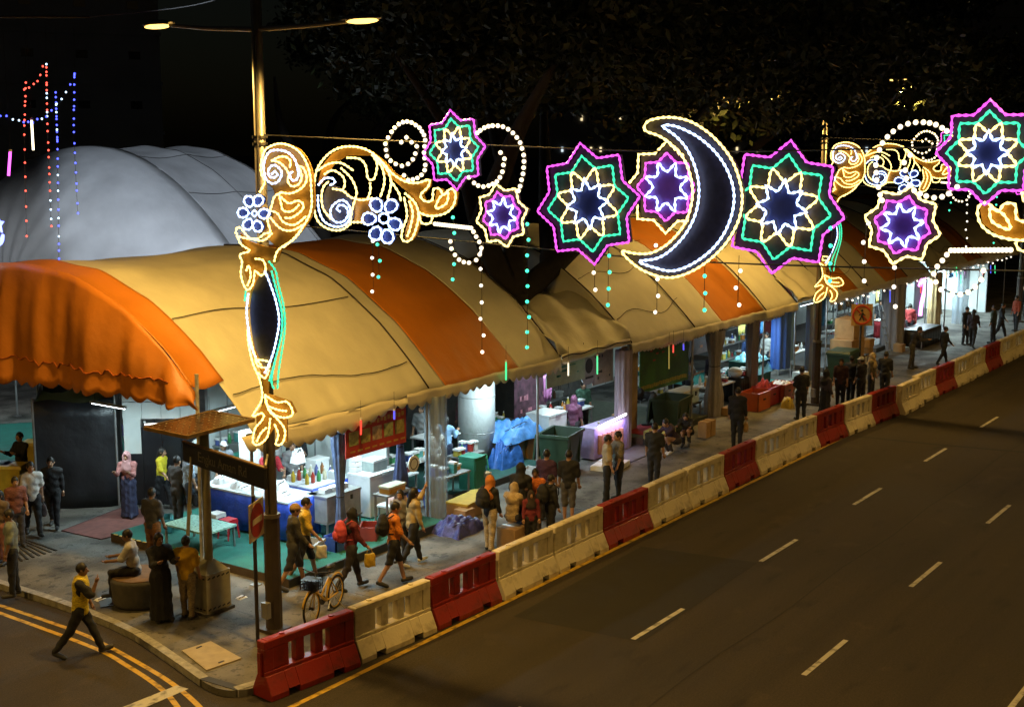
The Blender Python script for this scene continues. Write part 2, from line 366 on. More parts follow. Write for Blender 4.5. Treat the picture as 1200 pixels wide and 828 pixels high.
fl_ = MB().box((.3, .35, 14.8), (.5, .2, .35), rz=R(-40), rx=R(12)).build('added_floodlight', POLE, lp1, world=False)
l_ = bpy.data.lights.new('added_flood_light', 'SPOT'); l_.energy = 16000; l_.color = (.74, .86, 1); l_.spot_size = R(25); l_.spot_blend = .35; l_.shadow_soft_size = .2  # added white flood above the frame, there to light the grey marquee
q_ = bpy.data.objects.new('added_flood_light', l_); COL.objects.link(q_); q_.parent = lp1; q_.location = (.45, .5, 14.75); q_.rotation_euler = (Vector((36.5, 41, 5.2)) - Vector((17.3, 17.8, 14.87))).to_track_quat('-Z', 'Y').to_euler()
lamp_post((43.13, 17.32, PV), 'lamp post standing before the orange crates, carrying the farther light arch', LP, top=11.15)
lamp_post((-9.4, 17.3, PV), 'tall street lamp before the side road, past the footbridge', LP)
lamp_post((69.4, 17.2, PV), 'plain sleeved post far down the bazaar pavement', LP, (), 9.45)
lamp_post((4.2, 23.5, 0), 'street lamp across the side road from the orange gable tent', LP, (-2.4,))
COOLP = True
MEDI = [(-9.4, -.3), (16.88, -.3), (43.13, -.3), (69.4, -.3)]
MLAB = ['behind the footbridge on the centre divider', 'on the centre divider holding the crescent arch', 'on the centre divider holding the farther arch', 'far along the centre divider']
b = MB()
for i, (mx_, my_) in enumerate(MEDI): lamp_post((mx_, my_, .15), 'tall double-armed street lamp ' + MLAB[i], 1500)
b = MB(); b.box((60, -.3, .06), (240, 1.4, .18)); struct(b.build('median_kerb', KERBL))

# ------------------------------------------------------------------ LED arch over the road
XA = 16.84
ROPE = {'y': emit('led_warm_yellow', (1, .72, .20), 3.8), 'm': emit('led_magenta', (.80, .08, .72), 1.9), 'g': emit('led_green', (.04, .80, .40), 1.6),
        'w': emit('led_cool_white', (.42, .58, 1), 4.0), 'b': emit('led_blue', (.06, .08, 1), 2.5)}
PLATE = {'gold': mat('gold_mesh_panel', (.38, .19, .03), .45, .3, var=.3), 'dark': mat('dark_mesh_panel', (.035, .03, .05), .5, var=.4, scale=12),
         'violet': mat('violet_mesh_panel', (.13, .04, .25), .5, var=.3), 'navy': mat('navy_mesh_panel', (.03, .04, .15), .5, var=.3)}
BULB = emit('bulb_warm_white', (1, .80, .52), 2.4)
bulb_me = MB().sph((0, 0, 0), .034, 8, 6); _t = bulb_me.build('bulb', BULB, None, True); BULB_ME = _t.data; bpy.data.objects.remove(_t)
def pw(p): return PXp(p[0], p[1], XA)
def rope(parent, pts3, col, closed=False, name='led_rope', off=-.03):
    P = resample(pts3, .045, closed); rs = [(.0225 if (i % 2 == 0) else .0100) for i in range(len(P))]
    b = MB(); b.tube([(p[0] + off, p[1], p[2]) for p in P], rs, 5, closed=closed); return b.build(name, ROPE[col], parent)
def plate_fill(parent, pts3, matk, name='backing_panel', off=.03):
    b = MB(); b.prism([(p[0] + off, p[1], p[2]) for p in pts3], (.02, 0, 0)); o = b.build(name, PLATE[matk], parent)
    return o
def starpts(c, ro, ri, n=8, rot=0., notch=None):
    out = []
    for i in range(n):
        a = rot + 2 * math.pi * i / n; h = math.pi / n
        out.append((c[0], c[1] - ro * math.sin(a), c[2] + ro * math.cos(a)))
        if notch:
            for f_, q in ((.30, .80), (.36, .66), (.62, .60), (.66, .46)):
                out.append((c[0], c[1] - (ri + (ro - ri) * (1 - f_) * q / .8) * math.sin(a + h * f_), c[2] + (ri + (ro - ri) * (1 - f_) * q / .8) * math.cos(a + h * f_)))
        out.append((c[0], c[1] - ri * math.sin(a + h), c[2] + ri * math.cos(a + h)))
        if notch:
            for f_, q in ((.34, .46), (.38, .60), (.64, .66), (.70, .80)):
                out.append((c[0], c[1] - (ri + (ro - ri) * f_ * q / .8) * math.sin(a + h + h * f_), c[2] + (ri + (ro - ri) * f_ * q / .8) * math.cos(a + h + h * f_)))
    return out
def mirror(pts): return [(p[0], 2 * 8.80 - p[1], p[2]) for p in pts]
def big_star(c, r, rot, label):
    o = thing('star_light', label, 'star light', c, 'star panels of the light arches')
    plate_fill(o, starpts(c, r, r * .77, rot=rot), 'dark', 'back_panel', .05)
    rope(o, starpts(c, r, r * .77, rot=rot), 'm', True, 'magenta_rope'); rope(o, starpts(c, r * .79, r * .60, rot=rot), 'g', True, 'green_rope')
    rope(o, starpts(c, r * .60, r * .37, rot=rot + math.pi / 8, notch=True), 'y', True, 'yellow_rope'); rope(o, starpts(c, r * .42, r * .24, 8, rot=rot), 'w', True, 'white_rope')
    plate_fill(o, starpts(c, r * .36, r * .2, rot=rot), 'navy', 'centre_panel', .02); return o
def small_star(c, r, rot, label):
    o = thing('star_light', label, 'star light', c, 'star panels of the light arches')
    plate_fill(o, starpts(c, r, r * .76, rot=rot), 'dark', 'back_panel', .05); plate_fill(o, starpts(c, r * .72, r * .6, rot=rot), 'violet', 'centre_panel', .02)
    rope(o, starpts(c, r, r * .78, rot=rot), 'y', True, 'yellow_rope'); rope(o, starpts(c, r * .74, r * .58, rot=rot), 'm', True, 'magenta_rope')
    w = smooth_path([(p[0], p[1], p[2]) for p in starpts(c, r * .57, r * .33, rot=rot + math.pi / 8)], 4, True); rope(o, w, 'w', True, 'white_rope'); return o
def star_c(px, py): p = pw((px, py)); return (XA, p[1], p[2])
A1 = ARCH = []
def rpx(px, py, rpx_): # radius in metres of a vertical pixel radius
    return pw((px, py - rpx_))[2] - pw((px, py))[2]
ARCH.append(big_star(star_c(689.5, 239), rpx(689, 239, 72), -.15, 'large magenta and green star light touching the lower horn side of the crescent'))
c_ = star_c(909.6, 244); ARCH.append(big_star((XA + .20, c_[1], c_[2]), rpx(909, 244, 80), .12, 'large magenta and green star light outside the bulging back of the crescent'))
ARCH.append(small_star((XA + .22, *star_c(773.5, 220)[1:]), rpx(773, 220, 55), 0., 'small yellow and magenta star light cradled in the hollow of the crescent'))
ARCH.append(big_star(star_c(533, 176), rpx(533, 176, 47), -.1, 'small magenta star light between two bulb curls above the golden leaf scroll'))
ARCH.append(small_star(star_c(589, 252.5), rpx(589, 252, 38), -.22, 'yellow-edged star light hanging under the bulb curl near the corner post'))
ARCH.append(big_star(star_c(1158, 179), rpx(1158, 179, 62), .0, 'magenta star light above the golden leaf scroll on the divider side of the arch'))
ARCH.append(small_star(star_c(1058, 264), rpx(1058, 264, 47), .2, 'yellow-edged star light under the bulb curl on the divider side of the arch'))
def cr(ox, oy, s, X=None): return lambda P: [PXp(ox + x / s, oy + y / s, X or XA) for x, y in P]
# crescent
k3 = cr(620, 120, 3.765)
mo = [(515, 110), (530, 85), (580, 70), (640, 67), (720, 85), (800, 135), (860, 195), (905, 260), (935, 340), (948, 420), (935, 510), (890, 600), (830, 670), (750, 730), (670, 765), (600, 770), (520, 745), (460, 705), (415, 655), (470, 665), (540, 665), (610, 630), (670, 570), (705, 510), (725, 440), (728, 380), (715, 310), (685, 240), (640, 190), (585, 150), (525, 128)]
mi_ = [(595, 105), (650, 105), (740, 145), (810, 200), (860, 260), (895, 330), (912, 410), (900, 500), (860, 590), (800, 660), (720, 715), (640, 742), (570, 730), (490, 700), (560, 690), (620, 660), (690, 590), (735, 510), (755, 430), (755, 350), (735, 270), (700, 200), (650, 145)]
moon = thing('crescent_light', 'big crescent moon light outlined in yellow and white rope over the road', 'crescent light', pw((800, 230)))
P_ = smooth_path(k3(mo), 3, True); Q_ = smooth_path(k3(mi_), 3, True)
plate_fill(moon, P_, 'dark', 'back_panel', .03); rope(moon, P_, 'y', True, 'yellow_rope', -.05); rope(moon, Q_, 'w', True, 'white_rope', -.05)
ARCH.append(moon)
# flower helper
def flower(o, c, r, petals, cc, f):
    b = f([(c[0] + cc * math.cos(t), c[1] + cc * math.sin(t)) for t in np.linspace(0, 2 * math.pi, 12, endpoint=False)]); rope(o, b, 'w', True, 'flower_centre')
    for px_, py_ in petals:
        d = np.array((px_ - c[0], py_ - c[1]), float); L_ = np.linalg.norm(d); d /= L_; n = np.array((-d[1], d[0]))
        pts = [np.array((px_, py_)) + d * r * .95 * math.cos(t) + n * r * (.8 + .15 * math.cos(t)) * math.sin(t) for t in np.linspace(0, 2 * math.pi, 14, endpoint=False)]
        P3 = f([tuple(p) for p in pts]); plate_fill(o, P3, 'navy', 'petal', .0); rope(o, P3, 'w', True, 'petal_rope', -.05)
# pillar ornament on the corner post
kz = cr(240, 140, 6., 16.60); kl = cr(260, 270, 3.186, 16.60)
def pillar(f1, f2, lab, mirr=False):
    fx = (lambda P: mirror(P)) if mirr else (lambda P: P)
    o = thing('pillar_ornament', lab, 'light ornament', fx([pw((318, 515))])[0], 'leaf scrolls of the light arches')
    out = [(430, 440), (405, 380), (405, 300), (430, 220), (480, 185), (545, 170), (620, 190), (680, 235), (725, 310), (750, 400), (757, 500), (760, 600), (740, 680), (690, 760), (620, 840), (560, 870), (500, 900), (440, 850), (395, 800), (380, 720), (430, 620), (470, 560), (470, 500)]
    plate_fill(o, fx(smooth_path(f1(out), 3, True)), 'gold', 'scroll_panel', .05)
    lo = [(60, 10), (90, 40), (150, 60), (215, 70), (200, 115), (180, 130), (200, 250), (225, 340), (205, 420), (190, 480), (170, 540), (165, 610), (250, 640), (270, 680), (235, 700), (235, 790), (205, 795), (185, 740), (150, 795), (120, 790), (120, 690), (150, 640), (140, 540), (110, 450), (95, 300), (100, 225), (75, 160), (72, 90)]
    plate_fill(o, fx(f2(lo)), 'gold', 'stem_panel', .06)
    plate_fill(o, fx(smooth_path(f2([(165, 150), (185, 200), (208, 270), (216, 340), (203, 420), (186, 480), (163, 525), (120, 440), (103, 350), (102, 290), (110, 230), (135, 170)]), 2, True)), 'dark', 'mirror_panel', .03)
    for col, pl in (('y', [[(395, 510), (430, 440), (405, 380), (405, 300), (430, 220), (480, 185), (545, 170), (620, 190), (680, 235), (725, 310), (750, 400), (757, 500), (760, 600), (740, 680), (700, 750), (640, 830), (560, 900)],
            [(480, 290), (530, 265), (575, 262), (610, 290), (605, 340)], [(480, 290), (530, 300), (575, 340), (600, 390), (590, 430), (620, 470), (670, 455), (690, 400), (672, 330), (700, 340), (725, 400), (715, 450), (680, 490), (610, 520), (540, 510)],
            [(545, 545), (600, 590), (660, 570), (700, 595), (690, 640), (620, 690), (570, 690)], [(470, 640), (520, 660), (560, 720), (640, 740), (720, 680)], [(470, 690), (540, 765), (620, 780), (700, 740)],
            [(540, 515), (500, 540), (480, 600), (450, 700), (470, 790), (430, 800), (395, 830)], [(225, 800), (235, 760), (265, 765), (300, 810), (340, 840), (420, 850), (480, 800)], [(530, 520), (545, 590), (560, 640), (620, 645), (670, 600)]]),
            ('w', [[(480, 385), (500, 365), (520, 390), (490, 410), (455, 390), (460, 345), (500, 320), (545, 360), (545, 400), (520, 440), (480, 450), (440, 420), (425, 370), (425, 300), (460, 230), (520, 215), (590, 230), (640, 280), (660, 340), (668, 390), (645, 430), (612, 415), (608, 380), (628, 368)]])):
        for p in pl: rope(o, fx(smooth_path(f1(p), 4)), col, False, {'y': 'yellow_rope', 'w': 'white_rope'}[col])
    flower(o, (358, 660), 42, [(390, 572), (325, 577), (285, 655), (318, 735), (385, 748), (428, 662)], 20, (lambda P: fx(f1(P))))
    for col, pl in (('y', [[(60, 10), (75, 50), (110, 75), (80, 85), (70, 95), (80, 115), (75, 160), (85, 200), (102, 222), (122, 195), (128, 150), (150, 168), (168, 150), (160, 112), (130, 105)], [(95, 150), (105, 130), (112, 170), (100, 205)], [(300, 0), (270, 35), (215, 72), (200, 115)], [(60, 20), (100, 30), (140, 30)],
            [(100, 370), (105, 430), (122, 500), (142, 545), (155, 600), (150, 640), (118, 692), (150, 680), (162, 690), (150, 712), (128, 738), (120, 788), (140, 798), (170, 775), (180, 745), (185, 700)], [(165, 612), (210, 640), (248, 638), (270, 682), (240, 697), (200, 685), (172, 650), (165, 612)], [(180, 655), (215, 668), (245, 672)],
            [(170, 630), (180, 670), (210, 700), (240, 742), (232, 790), (205, 797), (215, 760), (200, 720)], [(135, 785), (150, 755), (170, 735)], [(130, 480), (178, 488), (180, 510), (140, 505), (130, 480)], [(140, 530), (165, 550), (180, 520)], [(110, 400), (130, 470), (150, 500)]]),
            ('w', [[(165, 150), (185, 200), (208, 270), (218, 340), (205, 420), (188, 480), (165, 530)], [(104, 235), (97, 300), (104, 370), (115, 430), (130, 470)]]),
            ('g', [[(180, 115), (205, 150), (215, 200), (235, 280), (240, 360), (230, 440), (217, 520), (212, 590)], [(190, 150), (208, 220), (228, 300), (228, 380), (210, 460), (182, 560)], [(205, 480), (190, 560), (200, 590)], [(94, 225), (90, 262)]])):
        for p in pl: rope(o, fx(smooth_path(f2(p), 4)), col, False, {'y': 'yellow_rope', 'w': 'white_rope', 'g': 'green_rope'}[col])
    return o
ARCH.append(pillar(kz, kl, 'tall golden leaf ornament with white flower climbing the corner lamp post'))
ARCH.append(pillar(kz, kl, 'tall golden leaf ornament climbing the lamp post on the divider', True))
ks = cr(360, 110, 4.139)
def scroll(lab, mirr=False):
    fx = (lambda P: mirror(P)) if mirr else (lambda P: P)
    o = thing('leaf_scroll', lab, 'light ornament', fx([pw((440, 230))])[0], 'leaf scrolls of the light arches')
    arm = [(60, 350), (110, 290), (170, 260), (240, 258), (310, 280), (370, 330), (420, 385), (480, 420), (540, 430), (595, 415), (590, 450), (555, 490), (570, 520), (610, 515), (620, 460), (650, 460), (665, 490), (700, 460), (725, 480), (715, 540), (670, 580), (600, 600), (545, 575), (480, 480), (410, 420), (360, 380), (330, 300), (250, 300), (190, 300), (130, 330), (80, 400), (60, 440), (42, 440)]
    plate_fill(o, fx(ks(arm)), 'gold', 'scroll_panel', .05)
    plate_fill(o, fx(smooth_path(ks([(70, 560), (90, 450), (180, 470), (215, 540), (210, 620), (130, 645)]), 3, True)), 'dark', 'curl_panel', .04)
    plate_fill(o, fx(smooth_path(ks([(480, 480), (530, 530), (545, 600), (520, 690), (490, 715), (465, 700), (470, 650), (488, 590)]), 2, True)), 'gold', 'leaf_panel', .05)
    plate_fill(o, fx(ks([(215, 505), (330, 505), (330, 620), (215, 620)])), 'gold', 'bar_panel', .06)
    Y = [[(215, 630), (170, 660), (110, 655), (60, 620), (40, 560), (38, 480), (45, 400), (62, 348), (110, 290), (170, 260), (240, 257), (310, 280), (370, 332), (420, 388), (480, 425), (540, 432), (597, 415), (592, 450), (555, 490), (575, 520), (612, 515), (618, 462), (650, 462), (665, 490), (700, 460), (725, 482), (715, 540), (672, 580), (600, 592), (548, 575)],
         [(120, 605), (85, 560), (75, 500), (85, 450), (110, 425)], [(130, 460), (180, 470), (215, 500), (270, 515), (320, 505)], [(60, 370), (110, 340), (170, 335), (230, 372)], [(90, 390), (130, 370), (178, 400), (188, 440), (175, 470)], [(170, 360), (220, 410), (245, 470), (240, 505)],
         [(200, 310), (260, 315), (290, 350), (300, 410), (330, 412), (345, 340), (320, 295)], [(330, 300), (370, 360), (380, 430), (360, 500)], [(350, 310), (400, 380), (412, 440), (395, 510)], [(410, 420), (450, 480), (460, 520)], [(480, 482), (530, 530), (545, 600), (520, 690), (490, 716), (463, 700), (470, 650), (490, 590), (475, 500)], [(500, 520), (518, 580), (502, 660), (490, 690)],
         [(215, 622), (280, 622)], [(548, 575), (560, 625), (600, 628), (612, 600)], [(690, 480), (682, 530), (628, 556), (650, 500), (690, 480)], [(240, 505), (225, 560), (215, 620)], [(300, 505), (312, 470), (310, 430)]]
    for p in Y: rope(o, fx(smooth_path(ks(p), 4)), 'y', False, 'yellow_rope')
    for p in ([(165, 570), (150, 562), (158, 540), (190, 545), (205, 580), (182, 618), (140, 620), (118, 580), (130, 540), (172, 515), (205, 535), (216, 580), (200, 625), (150, 645), (90, 620), (62, 560), (58, 490)], [(60, 442), (90, 410), (130, 410), (140, 432), (115, 442)]): rope(o, fx(smooth_path(ks(p), 4)), 'w', False, 'white_rope')
    flower(o, (378, 603), 36, [(345, 540), (415, 545), (310, 605), (432, 630), (342, 675), (398, 690)], 25, (lambda P: fx(ks(P))))
    return o
ARCH.append(scroll('golden leaf scroll with blue-white flower beside the corner post')); ARCH.append(scroll('golden leaf scroll with blue-white flower on the divider side', True))
def bulbs(lab, pts, f, mirr=False, dense=None):
    P = f(pts)
    if dense: P = f([(625 + (800 - 625) * i / 15, 630 + 20 * i / 15) for i in range(16)]) + P
    if mirr: P = mirror(P)
    o = thing('bulb_curl', lab, 'bulb light', P[0], 'curls of round bulbs on the light arches')
    b = MB(); b.tube([(p[0] + .03, p[1], p[2]) for p in P], .012, 5); b.build('curl_frame', DARKM, o)
    for p in P:
        q = bpy.data.objects.new('bulb', BULB_ME); COL.objects.link(q); q.parent = o; q.location = Vector(p) - Vector(o.location) + Vector((-.03, 0, 0))
    return o
SP = [(462, 235), (487, 212), (512, 235), (537, 255), (530, 290), (518, 318), (495, 340), (465, 350), (435, 340), (410, 325), (392, 302), (388, 272), (385, 243), (398, 213), (415, 185), (430, 165), (450, 148), (470, 138), (490, 135), (512, 140), (532, 152), (550, 165), (562, 183), (572, 200), (578, 225), (575, 255), (572, 285), (575, 312), (578, 345), (575, 370), (560, 393), (540, 408), (518, 415), (495, 418), (475, 395)]
LO = [(943, 285), (962, 315), (957, 345), (952, 378), (940, 405), (925, 425), (905, 437), (885, 445), (860, 450), (835, 445), (815, 432), (790, 405)]
LU = [(830, 190), (845, 178), (865, 165), (885, 158), (905, 155), (930, 155), (955, 160), (980, 172), (1003, 190), (1022, 212), (1038, 237), (1047, 265), (1055, 297), (1057, 328), (1055, 358), (1052, 388), (1045, 417), (1038, 448), (1030, 470)]
HK = [(812, 668), (825, 692), (840, 717), (850, 747), (842, 778), (825, 805), (790, 818), (765, 815), (742, 803), (722, 780), (705, 750), (700, 715)]
for mr, w_ in ((False, 'near the corner post'), (True, 'on the divider side')):
    ARCH.append(bulbs('spiral of round white bulbs beside the magenta star ' + w_, SP, ks, mr)); ARCH.append(bulbs('short inner curl of white bulbs under the magenta star ' + w_, LO, ks, mr))
    ARCH.append(bulbs('tall arc of white bulbs over the yellow star ' + w_, LU, ks, mr)); ARCH.append(bulbs('hook of white bulbs with straight bar below the scroll ' + w_, HK, ks, mr, True))
# cables and hanging drops
def cable(lab, pts, r=.012):
    o = MB().tube(smooth_path(pts, 8), r, 5).build('arch_cable', WIRE); return tag(o, lab, 'cable', 'support cables of the light arches')
for xo, w_ in ((0, 'crescent arch'), (26.26, 'farther arch')):
    cable('upper support cable of the ' + w_, [(XA + xo + .06, 17.2, 9.3), (XA + xo + .06, 13, 9.16), (XA + xo + .06, 8.8, 9.05), (XA + xo + .06, 4, 9.16), (XA + xo + .06, -.2, 9.3)])
    cable('lower support cable of the ' + w_, [(XA + xo + .1, 17.2, 7.75), (XA + xo + .1, 13, 7.62), (XA + xo + .1, 8.8, 7.5), (XA + xo + .1, 4, 7.62), (XA + xo + .1, -.2, 7.75)])
DROPW = emit('drop_bulb_white', (1, .88, .7), 2.5); DROPG = emit('drop_bulb_green', (.06, .9, .5), 2.2)
dm = {}
for k_, mm in (('white', DROPW), ('green', DROPG)):
    t_ = MB().sph((0, 0, 0), .030, 8, 5).build('bulb', mm, None, True); dm[k_] = t_.data; bpy.data.objects.remove(t_)
DROPS = []
def drop(px, y0, y1, n, colr, where, yb=None):
    a = pw((px, y0)); c = pw((px, y1)); top = max(a[2], 7.62) if yb is None else a[2]
    o = thing('hanging_bulb_string', f'vertical string of small {colr} bulbs hanging {where}', 'bulb string', (XA + .1, a[1], a[2]), 'bulb strings hanging from the light arches')
    MB().tube([(XA + .1, a[1], top), (XA + .1, a[1], c[2] - .03)], .005, 4).build('cord', WIRE, o)
    for i in range(n):
        q = bpy.data.objects.new('bulb', dm[colr]); COL.objects.link(q); q.parent = o; q.location = (random.uniform(-.02, .02), random.uniform(-.03, .03), (c[2] - a[2]) * i / max(1, n - 1))
    DROPS.append(o)
drop(432, 283, 342, 4, 'white', 'below the blue-white flower'); drop(439, 287, 325, 3, 'green', 'just below the blue-white flower'); drop(527, 255, 328, 5, 'green', 'below the spiral of bulbs'); drop(560, 296, 413, 7, 'white', 'below the bulb hook')
drop(614, 263, 408, 9, 'green', 'beside the yellow-edged star'); drop(693, 300, 340, 3, 'white', 'under the large star'); drop(709, 300, 358, 4, 'green', 'under the large star'); drop(767, 288, 367, 5, 'white', 'under the crescent tip')
drop(822, 324, 364, 3, 'green', 'under the belly of the crescent'); drop(862, 318, 358, 3, 'white', 'between the crescent and the outer large star'); drop(1012, 262, 330, 4, 'white', 'beside the divider-side yellow star'); drop(1047, 314, 360, 3, 'white', 'below the divider-side yellow star'); drop(972, 268, 330, 4, 'green', 'past the outer large star')
# the farther arch: same panels on the next pair of posts
for o in list(ARCH) + DROPS[:11]:
    l = o['label']
    assert len(l.split()) <= 14 or True
    d_ = dup(o, (26.26, 0, 0), 'farther arch: ' + l.replace(' of the arch', '').replace(' near the corner post', '').replace(' beside the corner post', '').replace('corner lamp post', 'farther lamp post').replace(' small ', ' '))
# ------------------------------------------------------------------ tents
def canvas(name, col, rough=.5):
    m = mat(name, col, rough, var=.13, scale=1.1, detail=9, bump=.30, bscale=1.7, spec=.5)
    nt = m.node_tree; bp = [n for n in nt.nodes if n.type == 'BUMP'][0]; bp.inputs['Distance'].default_value = .12
    mp = [n for n in nt.nodes if n.type == 'MAPPING'][0]; mp.inputs['Scale'].default_value = (1.1, .9, .9); return m
CREAM = canvas('cream_canvas', (.58, .55, .42), .56); ORANGE = canvas('orange_canvas', (.50, .165, .014), .52); GREYC = canvas('grey_white_canvas', (.58, .58, .59), .7)
WHITEC = canvas('white_canvas', (.62, .68, .68), .6); CREAMW = canvas('cream_valance_canvas', (.64, .58, .44))
ROPEM = mat('dark_rope', (.03, .025, .02), .8)
def wob(x, y):
    e = max(0., 1 - (y - 19.4) / 2.6) if y < 22 else 0
    return .018 * math.sin(x * 2.1 + y * .7) + .014 * math.sin(y * 2.9 - x * 1.3) + e * e * (.013 * math.sin(x * 7.3 + 1.1 * math.sin(y * 3)) + .008 * math.sin(x * 12.7 - y * 2))
class Vault:
    def __init__(s, x0, x1, y0, w, z0, rise, pw_=2.3, frames=()):
        s.x0, s.x1, s.y0, s.w, s.z0, s.rise, s.pw = x0, x1, y0, w, z0, rise, pw_; s.fr = sorted(set([x0, x1, *frames]))
    def z(s, t): return s.z0 + s.rise * (1 - abs(2 * t - 1) ** s.pw)
    def pt(s, x, t, d=0., wig=1.):
        sag = 0
        for a, b_ in zip(s.fr[:-1], s.fr[1:]):
            if a <= x <= b_: sag = math.sin(math.pi * (x - a) / (b_ - a)) * .10
        y = s.y0 + s.w * t
        # purlins at t=.12,.3 : the sheet sags between them
        pur = .045 * abs(math.sin(math.pi * 8 * t)); n = wob(x, y) * wig
        return (x, y - (.5 - t) * 0 - d * (1 if t < .5 else -1) * abs(1 - 2 * t), s.z(t) - sag - pur * .8 + n + d)
    def band(s, xa, xb, ta=0., tb=1., d=0., nx=None, nt_=72):
        nx = nx or max(3, int((xb - xa) * 12)); return [[s.pt(xa + (xb - xa) * i / nx, ta + (tb - ta) * j / nt_, d) for j in range(nt_ + 1)] for i in range(nx + 1)]
def valance(o, xa, xb, y, z, h, matr, name='valance', per=.34, sc=.11, saw=False):
    rows = []; n = int((xb - xa) / .04)
    for i in range(n + 1):
        x = xa + (xb - xa) * i / n; ph = (x - xa) / per * math.pi
        dz = sc * (abs(math.sin(ph)) if not saw else abs(((x - xa) / (per * .55)) % 1 - .5) * 1.4)
        yo = .025 * math.sin(x * 7) + .02 * math.sin(x * 3.1 + 1)
        rows.append([(x, y + yo * k / 3 - .02 * k / 3, z - (h - .0) * k / 3 - (dz - sc * .5 + .05 * math.sin(x * .9)) * (1 if k == 3 else .35 * k / 3) + wob(x, y) * .6) for k in range(4)])
    b = MB(); b.grid(rows); return b.build(name, matr, o, True, thick=.006)
def seam(o, v, x, d=.03, r=.02, ta=0., tb=.55, name='tie_rope', n=28):
    b = MB(); b.tube([v.pt(x + .1 * math.sin(3 * t), t, d) for t in np.linspace(ta, tb, n)], r, 5); return b.build(name, ROPEM, o, True)
def tpost(o, x, y, z, r=.035, matr=None):
    b = MB(); b.cyl((x, y, PV), r, z - PV, 8); b.box((x, y, PV + .01), (.18, .18, .02)); return b.build('tent_pole', matr or STEEL, o)
# tent 1: the big cream and orange vault at the corner
v1 = Vault(17.75, 30.0, 19.4, 12.6, 3.35, 3.15, 2.25, (18.55, 24.2))
t1 = thing('vault_tent', 'large cream vaulted tent with orange gable and one wide orange stripe at the corner', 'tent', (24, 25, PV), 'vaulted bazaar tents')
for nm, xa, xb, mm in (('cream_panel', 18.5, 24.9, CREAM), ('orange_stripe', 24.9, 28.1, ORANGE), ('cream_panel', 28.1, 30.02, CREAM)):
    b = MB(); b.grid(v1.band(xa, xb)); b.build(nm, mm, t1, True, thick=.01)
b = MB(); b.grid(v1.band(17.75, 18.62, .075, 1, .03)); b.build('gable_band', ORANGE, t1, True, thick=.01)
# the corner skirt that hangs past the eave
b = MB(); rows = []
for i in range(131):
    x = 18.2 + 5.2 * i / 130; t = i / 130
    dep = .12 + .30 * math.sin(math.pi * min(1, t * 1.15)) ** .5 * (1 - .25 * t)
    rows.append([(x, 19.42 - .12 * k / 3, 3.32 - dep * k / 3 - (.10 * abs(math.sin((x - 18.2) / .34 * math.pi)) if k == 3 else 0) + .02 * math.sin(x * 4)) for k in range(4)])
b.grid(rows); b.build('corner_skirt', CREAMW, t1, True, thick=.008)
valance(t1, 23.4, 30.0, 19.38, 3.36, .30, CREAMW)
# gable curtain with folds and scallops
rows = []; hemp = []
for i in range(121):
    t = .06 + .92 * i / 120; y = 19.4 + 12.6 * t; ztop = v1.z(t) + .02
    fold = .10 * math.sin(t * 64 + 2.6 * math.sin(t * 9)) + .06 * math.sin(t * 27) + .03 * math.sin(t * 131)
    zb = 3.98 - .13 * abs(math.sin(t * 12.6 / .50 * math.pi)) + .05 * math.sin(t * 7); col = []
    for k in range(15):
        q = k / 14; z = ztop + (min(zb, ztop - .05) - ztop) * q
        bulge = .10 * math.sin(math.pi * min(1, q * 1.1)) + .34 * q * (1 if ztop - zb > .4 else .3)
        col.append((17.75 - bulge - fold * (q ** .7) * .9, y - .12 * q, z))
    kq = min(col, key=lambda p: abs(p[2] - 4.42)); hemp.append((kq[0] - .02, kq[1], kq[2]))
    rows.append(col)
b = MB(); b.grid(rows); b.build('gable_curtain', ORANGE, t1, True, thick=.006)
rows = [[(17.75 - .24 - .02 * k, 19.4 + 12.6 * t, 4.36 - .05 * k) for k in range(2)] for t in np.linspace(.09, .97, 60)]
b = MB(); b.tube(hemp[6:-4], .014, 5); b.build('hem_seam', mat('orange_hem', (.35, .08, .006), .6), t1, True)
for x in (24.2, 29.95): seam(t1, v1, x)
for t_, xa in ((.055, 18.6), (.20, 18.65)):
    b = MB(); b.tube([v1.pt(x, t_ + .01 * math.sin(x), .03) for x in np.linspace(xa, 24.1, 30)], .012, 4); b.build('tie_rope', ROPEM, t1)
for x in (18.5, 24.2, 28.95): tpost(t1, x, 19.45, 3.3)
b = MB(); b.tube([(17.7, 20.15, PV), (17.7, 20.1, 4.6)], .04, 8); b.build('gable_pole', mat('worn_white_pole', (.5, .48, .42), .6, var=.4, scale=8), t1)
for y in (29.5,): b = MB(); b.cyl((17.75, y, PV), .04, 3.9, 8); b.build('gable_pole', STEEL, t1)
# eave beam
b = MB(); b.box((24.2, 19.47, 3.30), (11.6, .06, .06)); b.build('eave_beam', STEEL, t1)
